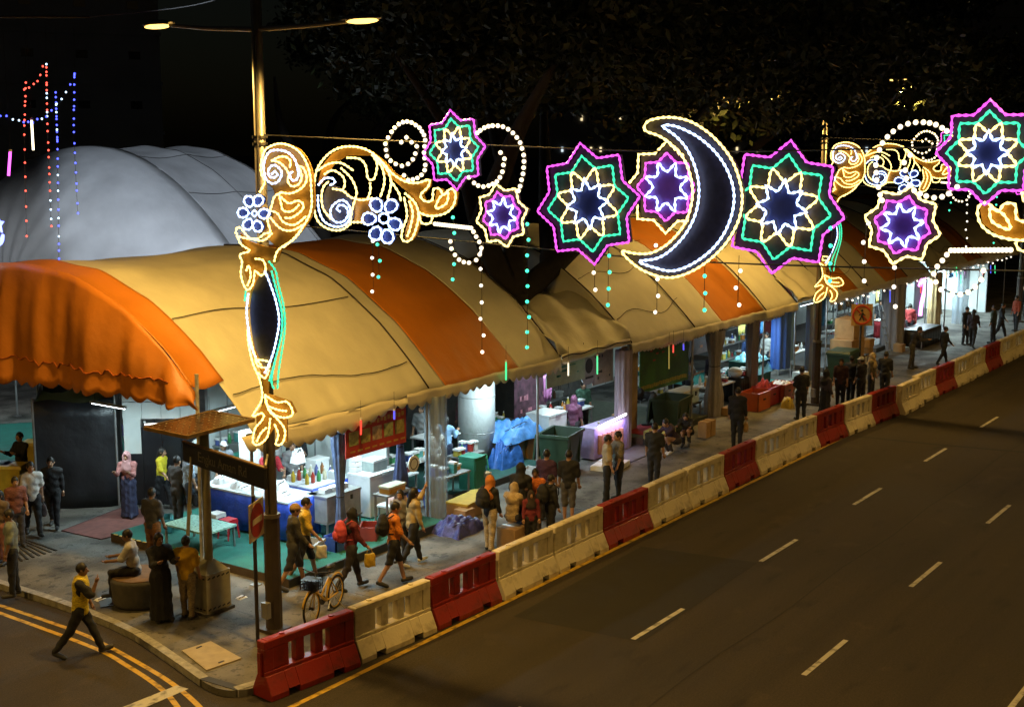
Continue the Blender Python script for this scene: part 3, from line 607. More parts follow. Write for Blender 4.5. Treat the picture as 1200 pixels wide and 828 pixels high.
# link sheet between tents
def link_sheet(xa, xb, lab, seedv):
    o = thing('link_canopy', lab, 'canopy', ((xa + xb) / 2, 22, PV), 'link canopies between the tents'); v = Vault(xa, xb, 19.4, 6.0, 3.38, 1.25, 2.0)
    rows = []
    for i in range(41):
        x = xa - .1 + (xb - xa + .2) * i / 40; row = []
        for j in range(41):
            p = v.pt(x, j / 40); q = (x - xa) / (xb - xa); y = p[1]
            z = p[2] + .10 * math.sin(9 * q + 1.2 * y + seedv) * math.sin(2.2 * y - 3 * q) + .07 * math.sin(17 * q - 2.8 * y) + .22 * (abs(2 * q - 1) ** 2 - .4)
            row.append((p[0], p[1], z if j else 3.40))
        rows.append(row)
    b = MB(); b.grid(rows); b.build('crumpled_sheet', CREAM, o, True, thick=.01); valance(o, xa, xb, 19.38, 3.42, .22, CREAMW, per=.6, sc=.03)
    b = MB(); b.tube([(x, 19.36, 3.36 + .03 * math.sin(x * 5)) for x in np.linspace(xa, xb, 20)], .018, 5); b.build('tie_rope', ROPEM, o); return o
link_sheet(30.02, 33.75, 'crumpled cream sheet linking the corner tent to the next tent', 0.)
v2 = Vault(33.8, 46.2, 19.4, 12.6, 3.25, 3.15, 2.25, (37.9, 43.4)); t2 = thing('vault_tent', 'cream vaulted tent with orange stripe directly behind the crescent moon light', 'tent', (40, 25, PV), 'vaulted bazaar tents')
v3 = Vault(49.3, 61.5, 19.4, 12.6, 3.2, 3.1, 2.25, (53.5, 58.5)); t3 = thing('vault_tent', 'cream vaulted tent with orange stripes beyond the round prohibition sign', 'tent', (55, 25, PV), 'vaulted bazaar tents')
v4 = Vault(64.5, 90., 19.4, 12.6, 3.2, 3.1, 2.25, (70, 75, 80, 85)); t4 = thing('vault_tent', 'last cream vaulted tent at the far end of the bazaar row', 'tent', (76, 25, PV), 'vaulted bazaar tents')
for o, v, bands in ((t2, v2, ((33.8, 40.1, CREAM), (40.1, 43.3, ORANGE), (43.3, 46.2, CREAM))), (t3, v3, ((49.3, 51, CREAM), (51, 52.6, ORANGE), (52.6, 56, CREAM), (56, 58.8, ORANGE), (58.8, 61.5, CREAM))), (t4, v4, ((64.5, 68, CREAM), (68, 70.5, ORANGE), (70.5, 90, CREAM)))):
    for xa, xb, mm in bands:
        b = MB(); b.grid(v.band(xa, xb, nx=int((xb - xa) * 8), nt_=56)); b.build('orange_stripe' if mm is ORANGE else 'cream_panel', mm, o, True, thick=.01)
    valance(o, v.x0, v.x1, 19.36, v.z0 + .02, .34, CREAMW, per=.36, sc=.07, saw=True)
    # open-arch gable sheet near end
    rows = []
    for i in range(61):
        t = i / 60; zt = v.z(t); zb = max(3.3, zt - .9 + .25 * math.sin(t * 20)); rows.append([(v.x0 + .02 + .05 * math.sin(t * 50) * k / 4, 19.4 + 12.6 * t, zt + (min(zb, zt) - zt) * k / 4) for k in range(5)])
    b = MB(); b.grid(rows); b.build('gable_curtain', CREAM, o, True, thick=.006)
    for x in v.fr: tpost(o, x + .02, 19.45, v.z0); seam(o, v, x + (.05 if x == v.x0 else -.05 if x == v.x1 else 0), .03, .022, n=20)
    b = MB(); b.box(((v.x0 + v.x1) / 2, 19.47, v.z0 - .06), (v.x1 - v.x0, .06, .06)); b.build('eave_beam', STEEL, o)
    for k in range(3):
        b = MB(); b.tube([v.pt(x, .06 + .11 * k + .01 * math.sin(2 * x), .03) for x in np.linspace(v.x0 + .3, v.x0 + 4.5 + k, 20)], .010, 4); b.build('tie_rope', ROPEM, o)
link_sheet(46.2, 49.3, 'crumpled cream sheet linking the tents behind the farther lamp post', 2.); link_sheet(61.5, 64.5, 'crumpled cream sheet near the far end of the bazaar', 4.)
# grey-white marquee behind
v5 = Vault(32.6, 37.2, 34.8, 15.0, 5.3, 3.7, 2.1, (35.0,)); t5 = thing('marquee', 'large plain grey-white domed marquee rising behind the orange gable tent', 'tent', (35, 42, PV))
b = MB(); b.grid(v5.band(32.6, 37.2, nx=30, nt_=80)); b.build('roof_sheet', GREYC, t5, True, thick=.01)
rows = []
for i in range(81):
    t = i / 80; zt = v5.z(t) + .02; y_ = 34.8 + 15 * t
    rows.append([(32.65 - 4.2 * math.sin(a) - .05 * math.sin(t * 60) * math.sin(a), 42.3 + (y_ - 42.3) * math.cos(a), 3.4 + (zt - 3.4) * math.cos(a)) for a in np.linspace(0, math.pi / 2, 15)])
b = MB(); b.grid(rows); b.build('end_wall', GREYC, t5, True, thick=.006)
b = MB(); b.grid([[(x, 34.8, z) for z in (PV, 2.4, 5.32)] for x in np.linspace(32.6, 37.2, 10)]); b.build('side_wall', GREYC, t5, True, thick=.006)
for x in (35.0, 37.0): seam(t5, v5, x, .02, .009, n=30)
for t_ in (.16, .34):
    b = MB(); b.tube([v5.pt(x, t_, .03) for x in np.linspace(32.7, 37.1, 14)], .008, 4); b.build('tie_rope', ROPEM, t5)
# low white canopy behind the black tarp
t6 = thing('small_canopy', 'small white stall canopy with scalloped edge beyond the black tarpaulin', 'canopy', (23, 35, PV))
b = MB(); rows = [[(22.0 + 4 * i / 20, 31.5 + 7 * j / 20, 3.35 + .7 * math.sin(math.pi * i / 20) ** .7 + .05 * math.sin(j * 1.3 + i)) for j in range(21)] for i in range(21)]; b.grid(rows); b.build('roof_sheet', WHITEC, t6, True, thick=.01)
rows = [[(21.98, 31.5 + 7 * j / 70, 3.36 - .4 * k / 3 - (.12 * abs(math.sin(j * .55)) if k == 3 else 0)) for k in range(4)] for j in range(71)]; b = MB(); b.grid(rows); b.build('valance', WHITEC, t6, True, thick=.006)
rows = [[(22.0 + 4 * j / 30, 31.48, 3.36 - .4 * k / 3 - (.12 * abs(math.sin(j * .75)) if k == 3 else 0)) for k in range(4)] for j in range(31)]; b = MB(); b.grid(rows); b.build('valance', WHITEC, t6, True, thick=.006)
for x, y in ((22, 31.5), (26, 31.5), (22, 38.4), (26, 38.4)): tpost(t6, x, y, 3.4)

# ------------------------------------------------------------------ trees
BARK = mat('bark', (.03, .024, .018), .9, var=.4, scale=5, bump=.6, bscale=18)
LEAF = mat('leaf', (.028, .040, .012), .6, var=.5, scale=1.5)
def tree(loc, label, trunk, limbs, blobs, nleaf, lr=.6, ls=.30, seed=1):
    rng = np.random.RandomState(seed); o = thing('rain_tree', label, 'tree', loc, 'trees behind the bazaar')
    b = MB(); b.tube(smooth_path(trunk, 4), list(np.linspace(lr * 1.15, lr * .8, (len(trunk) - 1) * 4 + 1)), 10); b.build('trunk', BARK, o, True, world=False)
    for L_ in limbs:
        n = (len(L_) - 1) * 5 + 1; b = MB(); b.tube(smooth_path(L_, 5), list(np.linspace(lr * .7, lr * .12, n)), 8); b.build('limb', BARK, o, True, world=False)
    V = []; tot = sum(r[0] * r[1] * r[2] for _, r in blobs)
    for c, r in blobs:
        k = int(nleaf * r[0] * r[1] * r[2] / tot); cl = max(8, k // 26)
        d = rng.normal(size=(cl, 3)); d /= np.linalg.norm(d, axis=1)[:, None]; cc = np.array(c) + d * np.array(r) * (rng.uniform(.35, 1, (cl, 1)) ** .6)
        p = cc[rng.randint(0, cl, k)] + rng.normal(size=(k, 3)) * np.array((.42, .42, .22))
        V.append(p)
    P = np.concatenate(V); n = len(P); a = rng.normal(size=(n, 3)); a /= np.linalg.norm(a, axis=1)[:, None]; u = np.cross(a, rng.normal(size=(n, 3))); u /= np.linalg.norm(u, axis=1)[:, None]; s_ = rng.uniform(.5, 1.2, (n, 1)) * ls
    Q = np.stack([P - a * s_, P + u * s_ * .45, P + a * s_, P - u * s_ * .45], 1).reshape(-1, 3)
    me = bpy.data.meshes.new('crown'); me.from_pydata(Q.tolist(), [], np.arange(4 * n).reshape(-1, 4).tolist()); me.materials.append(LEAF); link('crown', me, o, world=False)
    return o
tree((32.4, 22.6, PV), 'big forked tree rising through the gap between corner tent and crescent tent', [(0, 0, 0), (.1, .1, 2.5), (0, 0, 4.6)],
     [[(0, 0, 4.4), (-.9, .6, 6.5), (-1.6, 1, 9), (-3, 2, 11.5)], [(0, 0, 4.4), (.2, .2, 7), (.6, 1.2, 9.5), (1.4, 2.4, 12)], [(.1, -.1, 4.5), (2.0, -.6, 5.7), (4.2, -1.6, 7.6), (7, -3, 10.5)], [(1.5, -.4, 5.4), (3.2, 1, 7.4), (6, 3, 10.8)], [(-.9, .6, 6.5), (-2.4, -1.6, 9), (-4, -4, 11)]],
     [((-.2, -.2, 12.4), (4, 4, 2.6)), ((2.5, 3, 12.8), (6, 5.5, 3)), ((7.5, -2.5, 12.2), (5.5, 5, 2.3)), ((3, -6.0, 12.0), (5, 4, 2.0)), ((9.5, -7.2, 11.8), (3.5, 2.4, 1.9)), ((4.2, -10.2, 10.9), (2.6, 1.6, 1.15)), ((5.0, -6.0, 10.9), (2.6, 1.8, 1.15)), ((6.5, -9.0, 11.2), (2.4, 1.8, 1.2)), ((5.6, -7.3, 10.2), (1.5, 1.2, .9)), ((5.4, -7.1, 10.6), (1.5, 1.3, .9)), ((5.5, -7.2, 10.4), (1.4, 1.2, .9)), ((-3, -4.5, 12), (2.5, 3, 1.6)), ((6, 4, 16), (7, 6, 3))], 60000, .62, .17, 3)
tree((52, 27, PV), 'tall spreading tree standing behind the farther tents', [(0, 0, 0), (.1, 0, 3), (0, .2, 6)], [[(0, .2, 5.5), (-2, -2, 9), (-4, -4, 12)], [(0, .2, 5.5), (2, 1, 9), (4, 2, 12)], [(0, 0, 5.8), (.5, -3, 9), (1, -7, 11.5)]],
     [((-3, -2, 12), (6, 6, 3)), ((4, 0, 12.5), (6, 6, 3)), ((0, -8, 12), (6, 4.5, 2.2)), ((0, 3, 16), (8, 7, 4)), ((9, -8, 11.8), (5, 4, 2.2))], 40000, .55, .22, 5)
tree((47, 44, PV), 'dark tree rising past the grey marquee', [(0, 0, 0), (0, .1, 4), (.1, 0, 7)], [[(.1, 0, 6.5), (2, -1, 9), (4, -3, 12)], [(.1, 0, 6.5), (-1.5, 1, 9.5), (-2, 1, 12)], [(.1, 0, 6.8), (3, 2, 10), (6, 2, 12)]],
     [((3.5, -2.5, 12.3), (3.6, 3.2, 2.6)), ((7.0, 0, 12.5), (4.5, 4, 3)), ((7.5, 3, 15), (5, 5, 3)), ((3.8, -5, 11.6), (2.2, 2.4, 1.6))], 24000, .45, .2, 8)
tree((76, 30, PV), 'distant tree at the end of the bazaar behind the far tent', [(0, 0, 0), (0, 0, 5)], [[(0, 0, 4.8), (-2, 1, 9), (-4, 2, 12)], [(0, 0, 4.8), (2, -3, 9), (3, -7, 12)]],
     [((-4, 0, 12), (8, 7, 4)), ((4, -4, 12), (8, 7, 4)), ((0, 0, 17), (9, 9, 4)), ((6, -12, 11.5), (7, 5, 2.6))], 18000, .5, .36, 11)
# ------------------------------------------------------------------ buildings far behind
BWALL = mat('dim_plaster', (.25, .26, .28), .9, var=.15, scale=.4); BGL = mat('dark_glass', (.02, .025, .03), .15, var=.2); LITW = emit('lit_window', (1, .78, .42), 1.2); LITW2 = emit('lit_window_cool', (.8, .95, 1), 1.0)
def building(name, label, cx, cy, w, d, storeys, rz, lit, seed, bays, sh=3.2):
    rng = random.Random(seed); o = thing(name, label, 'building', (cx, cy, 0), 'buildings behind the bazaar', rz); h = storeys * sh
    b = MB(); b.box((0, 0, h / 2), (w, d, h)); b.build('wall', BWALL, o, world=False)
    b = MB(); b.box((0, 0, h + .4), (w + .6, d + .6, .8)); rf = b.build('roof', BWALL, o, world=False)
    b = MB(); b.box((w * .2, 0, h + 1.8), (3, 3, 2.2)); b.build('water_tank', BWALL, rf, world=False)
    bw = w / bays; wm = {}
    for k_, mm in (('d', BGL), ('l', LITW), ('c', LITW2)):
        t_ = MB().box((0, 0, 0), (bw * .22, .12, .5)).build('window', mm); wm[k_] = t_.data; bpy.data.objects.remove(t_)
    for f_ in range(storeys):
        b = MB(); b.box((0, -d / 2 - .12, f_ * sh + .1), (w + .1, .26, .22)); b.build('floor_band', BWALL, o, world=False)
        for k in range(bays):
            q = bpy.data.objects.new('window', wm[rng.choices('dlc', (1 - lit, lit * .75, lit * .25))[0]]); COL.objects.link(q); q.parent = o; q.location = (-w / 2 + bw * (k + .5), -d / 2 - .03, f_ * sh + 1.9)
    return o
building('apartment_block', 'dim unlit block standing behind the grey marquee', 45, 85, 40, 12, 9, R(-28), .0, 3, 12)
building('apartment_block', 'tall block with scattered lit windows glimpsed through the tree crowns', 130, 65, 34, 12, 15, R(-62), .22, 5, 34)
building('apartment_block', 'far block with a few lit windows down the road past the last tent', 190, 62, 40, 12, 12, R(-66), .10, 9, 20)
# added white lamp on the side road, out of view, lighting the grey marquee
cl = thing('street_lamp', 'added white lamp post on the side road, out of view, lighting the grey marquee', 'street lamp', (17.2, 38.5, PV), 'street lamps along the road')
MB().tube([(0, 0, 0), (0, 0, 9), (.4, 0, 9.6), (1.6, 0, 9.8)], [.09, .07, .05, .04], 8).build('pole', POLE, cl, True, world=False)
h_ = MB().box((1.9, 0, 9.82), (.7, .26, .09), taper=.8).build('lamp_head', POLE, cl, world=False)
MB().box((1.9, 0, 9.765), (.55, .2, .02)).build('lens', emit('marquee_fill_lens', (.85, .95, 1), 12), h_, world=False)
l_ = bpy.data.lights.new('marquee_fill_light', 'SPOT'); l_.energy = 1500; l_.color = (.86, .93, 1); l_.spot_size = R(168); l_.spot_blend = .3; l_.shadow_soft_size = .2
q_ = bpy.data.objects.new('marquee_fill_light', l_); COL.objects.link(q_); q_.parent = cl; q_.location = (1.9, 0, 9.7)
# added globe lamps, hidden behind the tent row, to brighten the marquee roof
for gx, lab in ((26.5, 'beside the gable end'), (31.0, 'before the grey marquee wall'), (40.0, 'past the grey marquee')):
    go = thing('fill_globe_lamp', 'added white globe lamp in the aisle behind the tents ' + lab, 'lamp', (gx, 33.4, PV), 'added globe lamps in the rear aisle'); MB().cyl((gx, 33.4, PV), .05, 4.3, 8).build('pole', STEEL, go); MB().sph((gx, 33.4, 4.6), .2, 12, 8).build('globe', emit('fill_globe_white', (.82, .92, 1), 5), go, True)
    l_ = bpy.data.lights.new('fill_globe_light', 'POINT'); l_.energy = 170; l_.color = (.8, .9, 1); l_.shadow_soft_size = .22; q_ = bpy.data.objects.new('fill_globe_light', l_); COL.objects.link(q_); q_.parent = go; q_.location = (0, 0, 4.75 - PV)
# ------------------------------------------------------------------ fairy light strings on the left
FB = emit('fairy_blue', (.06, .08, 1), 5); FR = emit('fairy_red', (1, .08, .05), 4); FC = emit('fairy_ice', (.5, .75, 1), 4)
fm = {}
for k_, mm in (('blue', FB), ('red', FR), ('ice', FC)):
    t_ = MB().sph((0, 0, 0), .024, 6, 4).build('bulb', mm); fm[k_] = t_.data; bpy.data.objects.remove(t_)
YS = 26.2
def fairy(pts, n, cols, label):
    P = [PY(x, y, YS) for x, y in pts]; o = thing('fairy_light_string', label, 'bulb string', P[0], 'fairy light strings before the grey marquee')
    MB().tube(P, .005, 4).build('cord', WIRE, o)
    for i, p in enumerate(resample(P, 1)[:0] or [np.array([np.interp(t, np.linspace(0, 1, len(P)), [q[k] for q in P]) for k in range(3)]) for t in np.linspace(0, 1, n)]):
        q = bpy.data.objects.new('bulb', fm[random.choice(cols)]); COL.objects.link(q); q.parent = o; q.location = Vector(p) - Vector(o.location) + Vector((0, -.01, random.uniform(-.04, .04)))
fairy([(30, 98), (28, 150), (31, 275)], 16, ['red'], 'string of red fairy bulbs hanging nearest the white tube light'); fairy([(54, 75), (55, 140), (60, 265)], 26, ['red', 'red', 'ice'], 'longest string of mixed red fairy bulbs')
fairy([(65, 110), (67, 170), (69, 305)], 28, ['blue', 'ice', 'blue'], 'longest string of bright blue and ice fairy bulbs'); fairy([(87, 85), (86, 150), (91, 248)], 18, ['blue'], 'short string of deep blue fairy bulbs'); fairy([(0, 135), (22, 142), (38, 143), (54, 135), (72, 118), (87, 90)], 16, ['blue', 'ice'], 'swag of blue fairy bulbs joining the vertical strings')
fairy([(28, 104), (42, 98), (50, 80)], 6, ['red'], 'short swag of red fairy bulbs between two strings')
fy = thing('light_string_frame', 'slim steel post and arm carrying the fairy light strings', 'frame', (PY(-30, 300, YS)[0], YS, PV))
pA = PY(-60, 20, YS); pB = PY(106, 20, YS)
MB().tube(smooth_path([(pB[0], YS + .05, pB[2]), (pB[0] + .3, 22, pB[2] + .25), (16.9, 17.4, 13.2)], 8), .012, 5).build('stay_cable', WIRE, fy)
for p in (pA,): MB().cyl((p[0], YS + .05, PV), .035, p[2] - PV, 8).build('upright', DARKM, fy)
MB().tube([(pA[0], YS + .05, pA[2]), (pB[0], YS + .05, pB[2])], .03, 6).build('crossbar', DARKM, fy)
for px in (30, 54, 66, 87):
    p = PY(px, 21, YS); q = PY(px, 80, YS); MB().tube([(p[0], YS + .03, pA[2]), q], .004, 4).build('hanger', WIRE, fy)
def tube_light(p0, p1, r, col, strength, label, nm='tube_light', group=None, wire=.4):
    o = thing(nm, label, 'tube light', p0, group); MB().tube([p0, p1], r, 8).build('tube', emit('tube_%s' % '_'.join('%d' % (c * 99) for c in col) + '_%d' % (strength * 10), col, strength), o)
    b = MB(); b.cyl((p0[0], p0[1], max(p0[2], p1[2])), r * 1.3, .05, 8); b.build('end_cap', WHITEP, o)
    if wire: MB().tube([(p0[0], p0[1], max(p0[2], p1[2])), (p0[0], p0[1], max(p0[2], p1[2]) + wire)], .004, 4).build('cord', WIRE, o)
    return o
tube_light(PY(37, 141, YS), PY(39, 176, YS), .025, (1, .85, .55), 4, 'upright warm white tube light among the fairy strings', wire=2.0); tube_light(PY(12, 178, YS), PY(10, 206, YS), .03, (.9, .1, .9), 3, 'short magenta tube light beside the blue swag', wire=2.6)
cs = thing('crescent_sign', 'blue-white glowing crescent and star sign hung beside the grey marquee', 'lit sign', PY(0, 268, YS))
f0 = PY(-6, 268, YS)
arc = [(f0[0], f0[1] + .34 * math.cos(a) * .9, f0[2] + .34 * math.sin(a)) for a in np.linspace(R(200), R(340), 14)]
MB().tube(arc, [.03 + .05 * math.sin(math.pi * i / 13) for i in range(14)], 6).build('crescent', emit('sign_blue', (.16, .2, 1), 5), cs)
MB().prism([(f0[0], f0[1] + (.22 if k % 2 == 0 else .1) * math.sin(k * math.pi / 5) - .1, f0[2] + .1 + (.22 if k % 2 == 0 else .1) * math.cos(k * math.pi / 5)) for k in range(10)], (.04, 0, 0)).build('star', emit('sign_blue', (.16, .2, 1), 5), cs)
MB().tube([(f0[0], f0[1], f0[2] + .3), (f0[0], f0[1], 11)], .006, 4).build('cord', WIRE, cs)
# ------------------------------------------------------------------ stall lights
FL = emit('fluorescent_tube', (.80, .96, 1), 9)
def fluor(x, y, z, L=1.2, power=42, rz=0., label='', col=(.70, .94, 1.), up=.35):
    o = thing('fluorescent_fixture', label, 'tube light', (x, y, z), 'fluorescent tubes inside the stalls', rz)
    MB().box((0, 0, .035), (L + .06, .09, .05)).build('housing', WHITEP, o, world=False); MB().tube([(-L / 2, 0, 0), (L / 2, 0, 0)], .018, 8).build('tube', FL, o, world=False)
    for s_ in (-.4, .4): MB().tube([(s_ * L, 0, .05), (s_ * L, 0, .05 + up)], .006, 4).build('hanger', WIRE, o, world=False)
    l = bpy.data.lights.new('tube_glow', 'AREA'); l.shape = 'RECTANGLE'; l.size = L; l.size_y = .08; l.energy = power; l.color = col
    q = bpy.data.objects.new('tube_glow', l); COL.objects.link(q); q.parent = o; q.location = (0, 0, -.03)
def tubelist(L_):
    for a in L_: fluor(*a)
tubelist([(20.2, 20.1, 2.95, 1.2, 110, 0, 'bare white tube above the blue counter'), (21.3, 23.3, 2.9, 1.2, 95, .1, 'white tube above the back end of the blue counter'), (22.7, 20.3, 2.95, 1.2, 110, 0, 'white tube behind the red menu banner'),
    (19.7, 25.5, 3.0, 1.2, 60, 1.57, 'white tube over the side aisle by the black panels'), (26.2, 20.1, 3.0, 1.2, 90, 0, 'white tube over the white-topped table by the plastic curtain'), (28.4, 20.2, 3.0, 1.2, 90, .2, 'white tube beside the round white column'), (31.6, 20.1, 3.0, 1.2, 75, 0, 'white tube above the white chest freezer'),
    (34.2, 21.5, 3.0, 1.2, 40, 0, 'tube by the brown draped cloth'), (39.0, 22.8, 2.9, 1.2, 26, 0, 'tube above the bowls table'), (43.6, 20.0, 2.9, 1.2, 80, 0, 'white tube above the blue sheeted stand'), (46.0, 20.3, 2.9, 1.2, 120, 0, 'white tube behind the blue hanging cloths'), (48.6, 20.0, 2.9, 1.2, 70, 0, 'white tube above the cardboard stack'),
    (52.0, 23.0, 2.8, 1.2, 18, 0, 'tube inside the glass fronted stall'), (58.8, 20.0, 2.8, 1.2, 200, 0, 'white tube over the far snack counter'), (62.0, 20.0, 2.8, 1.2, 220, 0, 'white tube beside the pink neon sign'), (66, 20.2, 2.8, 1.2, 200, 0, 'white tube in the far end stall'), (69.5, 20.2, 2.8, 1.2, 220, 0, 'white tube before the end wall'), (70.5, 22.5, 2.8, 1.2, 220, 1.57, 'crosswise white tube lighting the end wall'), (54.0, 20.0, 2.8, 1.2, 60, 0, 'white tube by the step ladder'), (25.0, 33.5, 3.0, 1.2, 60, 0, 'white tube under the small white canopy'), (24.2, 37, 3.0, 1.2, 50, 0, 'second white tube under the small white canopy')])
# ------------------------------------------------------------------ platforms, partitions
def platform(label, x0, x1, y0, y1, matr=TEAL, h=PL):
    o = thing('stall_platform', label, 'platform', ((x0 + x1) / 2, (y0 + y1) / 2, PV), 'raised stall platforms')
    MB().box(((x0 + x1) / 2, (y0 + y1) / 2, (PV + h) / 2), (x1 - x0, y1 - y0, h - PV - .002)).build('deck', mat('deck_plywood', (.10, .07, .045), .8, var=.3), o)
    MB().box(((x0 + x1) / 2, (y0 + y1) / 2, h + .002), (x1 - x0 - .02, y1 - y0 - .02, .006)).build('carpet', matr, o)
    MB().box(((x0 + x1) / 2, y0 - .015, (PV + h) / 2), (x1 - x0, .02, h - PV)).build('front_board', mat('dark_board', (.03, .035, .035), .7), o); return o
platform('green carpeted platform under the blue counter stall', 18.75, 24.0, 18.75, 24.4); platform('green carpeted platform around the round white column', 25.9, 30.2, 20.0, 25.5, mat('dark_green_carpet', (.01, .06, .05), .9, var=.3)); platform('dark platform of the stall with the green poster wall', 34.3, 38.6, 19.2, 25.5, mat('dull_mat', (.10, .11, .08), .9, var=.3)); platform('green platform behind the orange crates', 43.0, 46.0, 19.3, 25.5)
platform('grey platform of the far glass fronted stall', 49.5, 54.5, 19.6, 25.5, mat('grey_mat', (.12, .12, .12), .9)); platform('grey platform of the far snack stall', 55.5, 62, 19.6, 25.5, mat('grey_mat', (.12, .12, .12), .9))
MB_ = lambda: MB()
e = thing('hazard_edge', 'yellow and black edging strip on the side of the green platform', 'edging', (18.72, 22.5, PL))
for k in range(16): MB().box((18.73, 21.2 + .2 * k, PL + .01), (.05, .11, .012)).build('yellow_block', YLINE, e)
PANW = mat('white_partition', (.62, .66, .64), .6, var=.12, scale=2); PANG = mat('green_partition', (.04, .25, .18), .6, var=.2)
def partition(label, p0, p1, z0, z1, matr, n=4, t=.04):
    p0, p1 = np.array(p0, float), np.array(p1, float); d = p1 - p0; L = np.linalg.norm(d); rz = math.atan2(d[1], d[0]); c = (p0 + p1) / 2
    o = thing('partition_wall', label, 'partition', (c[0], c[1], PV), 'stall partition walls')
    for k in range(n):
        q = p0 + d * (k + .5) / n; MB().box((q[0], q[1], (z0 + z1) / 2), (L / n - .015, t, z1 - z0), rz=rz).build('panel', matr, o)
    for k in range(n + 1):
        q = p0 + d * k / n; MB().box((q[0], q[1], (z0 + z1) / 2), (.035, t + .03, z1 - z0 + .02), rz=rz).build('stud', STEEL, o)
    return o
partition('white panel wall behind the blue counter', (22.3, 25.0), (24.0, 25.4), PL, 3.4, PANW, 2); partition('white and grey panel wall between the first two stalls', (24.1, 20.6), (24.1, 25.4), PL, 2.6, PANW); partition('pale panel wall behind the white column', (24.2, 25.42), (30.2, 25.42), PL, 3.4, PANW, 5); partition('dim wall behind the poster stall', (30.3, 25.4), (40.8, 25.4), PV, 3.4, mat('dim_partition', (.22, .20, .18), .8), 7)
partition('pale wall behind the blue sheeted stand', (41, 25.4), (49.2, 25.4), PV, 3.4, PANW, 6); partition('dark wall behind the glass fronted stall', (49.5, 25.4), (55.2, 25.4), PV, 3.4, mat('dark_partition', (.06, .06, .07), .7), 4); partition('red wall behind the far snack counter', (55.4, 25.4), (59.8, 25.4), PV, 3.4, mat('red_partition', (.3, .03, .03), .7), 4); partition('white wall behind the pink neon stall', (60, 25.4), (72, 25.4), PV, 3.4, PANW, 7)
partition('white end wall closing the far stalls', (72.2, 19.6), (72.2, 25.4), PV, 3.4, PANW, 4)
partition('low green panel inside the counter stall', (22.2, 24.2), (24.0, 24.2), PL, 1.5, PANG, 2)
# ------------------------------------------------------------------ generic furniture
def table(label, x, y, w, d, h, matr, z=PL, rz=0., skirt=None, group='stall tables'):
    o = thing('stall_table', label, 'table', (x, y, z), group, rz)
    MB().box((0, 0, h - .02), (w, d, .04)).build('tabletop', matr, o, world=False)
    for sx in (-1, 1):
        for sy in (-1, 1): MB().box((sx * (w / 2 - .05), sy * (d / 2 - .05), (h - .04) / 2), (.04, .04, h - .04)).build('leg', STEEL, o, world=False)
    if skirt:
        for (a, c_) in (((-w / 2, -d / 2), (w / 2, -d / 2)), ((-w / 2, -d / 2), (-w / 2, d / 2)), ((w / 2, -d / 2), (w / 2, d / 2))):
            a, c_ = np.array(a), np.array(c_); n = 26; dd = (c_ - a) / np.linalg.norm(c_ - a); nn = np.array((dd[1], -dd[0]))
            rows = [[tuple(a + (c_ - a) * i / n + nn * ((.02 + .025 * math.sin(i * 1.7)) * k / 3 + .012)) + (h - .01 - (h - .06) * k / 3,) for k in range(4)] for i in range(n + 1)]
            MB().grid(rows).build('skirt', skirt, o, True, world=False, thick=.005)
    return o
def carton(name, label, x, y, z, dim, matr, rz=0., cat='box', lid=None, group=None, parts=()):
    o = thing(name, label, cat, (x, y, z), group, rz); bo = MB().box((0, 0, dim[2] / 2), dim).build('body', matr, o, world=False)
    bv = bo.modifiers.new('edge', 'BEVEL'); bv.width = .012; bv.segments = 2
    if lid: MB().box((0, 0, dim[2] + .025), (dim[0] + .03, dim[1] + .03, .05)).build('lid', lid, o, world=False)
    else: MB().box((0, 0, dim[2] + .002), (.06, dim[1], .004)).build('tape', mat('packing_tape', (.45, .34, .18), .3), o, world=False)
    for nm, c, d_, mm in parts: MB().box(c, d_).build(nm, mm, o, world=False)
    return o
def bottle(label, x, y, z, h, matr, cap, group='bottles on the stall tables'):
    o = thing('bottle', label, 'bottle', (x, y, z), group); r = h * .16
    MB().tube([(0, 0, 0), (0, 0, h * .02), (0, 0, h * .6), (0, 0, h * .78), (0, 0, h * .9)], [r * .9, r, r, r * .4, r * .38], 10).build('body', matr, o, True, world=False); MB().cyl((0, 0, h * .9), r * .45, h * .1, 8).build('cap', cap, o, world=False)
def clothlump(name, label, cat, x, y, z, w, d, h, matr, seed=0, n=22, group=None):
    rng = np.random.RandomState(seed); ph = rng.uniform(0, 6, 8); rows = []
    for i in range(n + 1):
        row = []
        for j in range(n + 1):
            u, v = 2 * i / n - 1, 2 * j / n - 1; rr = max(abs(u), abs(v)); e_ = (1 - rr ** 4)
            hh = h * e_ * (.72 + .16 * math.sin(4 * u + ph[0]) * math.cos(3 * v + ph[1]) + .12 * math.sin(9 * u + 5 * v + ph[2]) + .08 * math.sin(13 * v - 7 * u + ph[3]))
            row.append((u * w / 2 * (1 + .06 * math.sin(6 * v + ph[4])), v * d / 2 * (1 + .06 * math.sin(6 * u + ph[5])), max(0, hh)))
        rows.append(row)
    o = thing(name, label, cat, (x, y, z), group); MB().grid(rows).build('cloth', matr, o, True, world=False)
    MB().tube([(-w * .4, -d * .2, h * .55), (0, -d * .35, h * .82), (w * .4, -d * .1, h * .5)], .012, 5).build('cord', ROPEM, o, world=False); return o
def stool(label, x, y, z, matr):
    o = thing('plastic_stool', label, 'stool', (x, y, z), 'plastic stools'); MB().box((0, 0, .44), (.30, .30, .03)).build('seat', matr, o, world=False); MB().box((0, 0, .39), (.31, .31, .06)).build('apron', matr, o, world=False)
    for sx in (-1, 1):
        for sy in (-1, 1): MB().tube([(sx * .17, sy * .17, 0), (sx * .13, sy * .13, .42)], [.022, .028], 4).build('leg', matr, o, world=False)
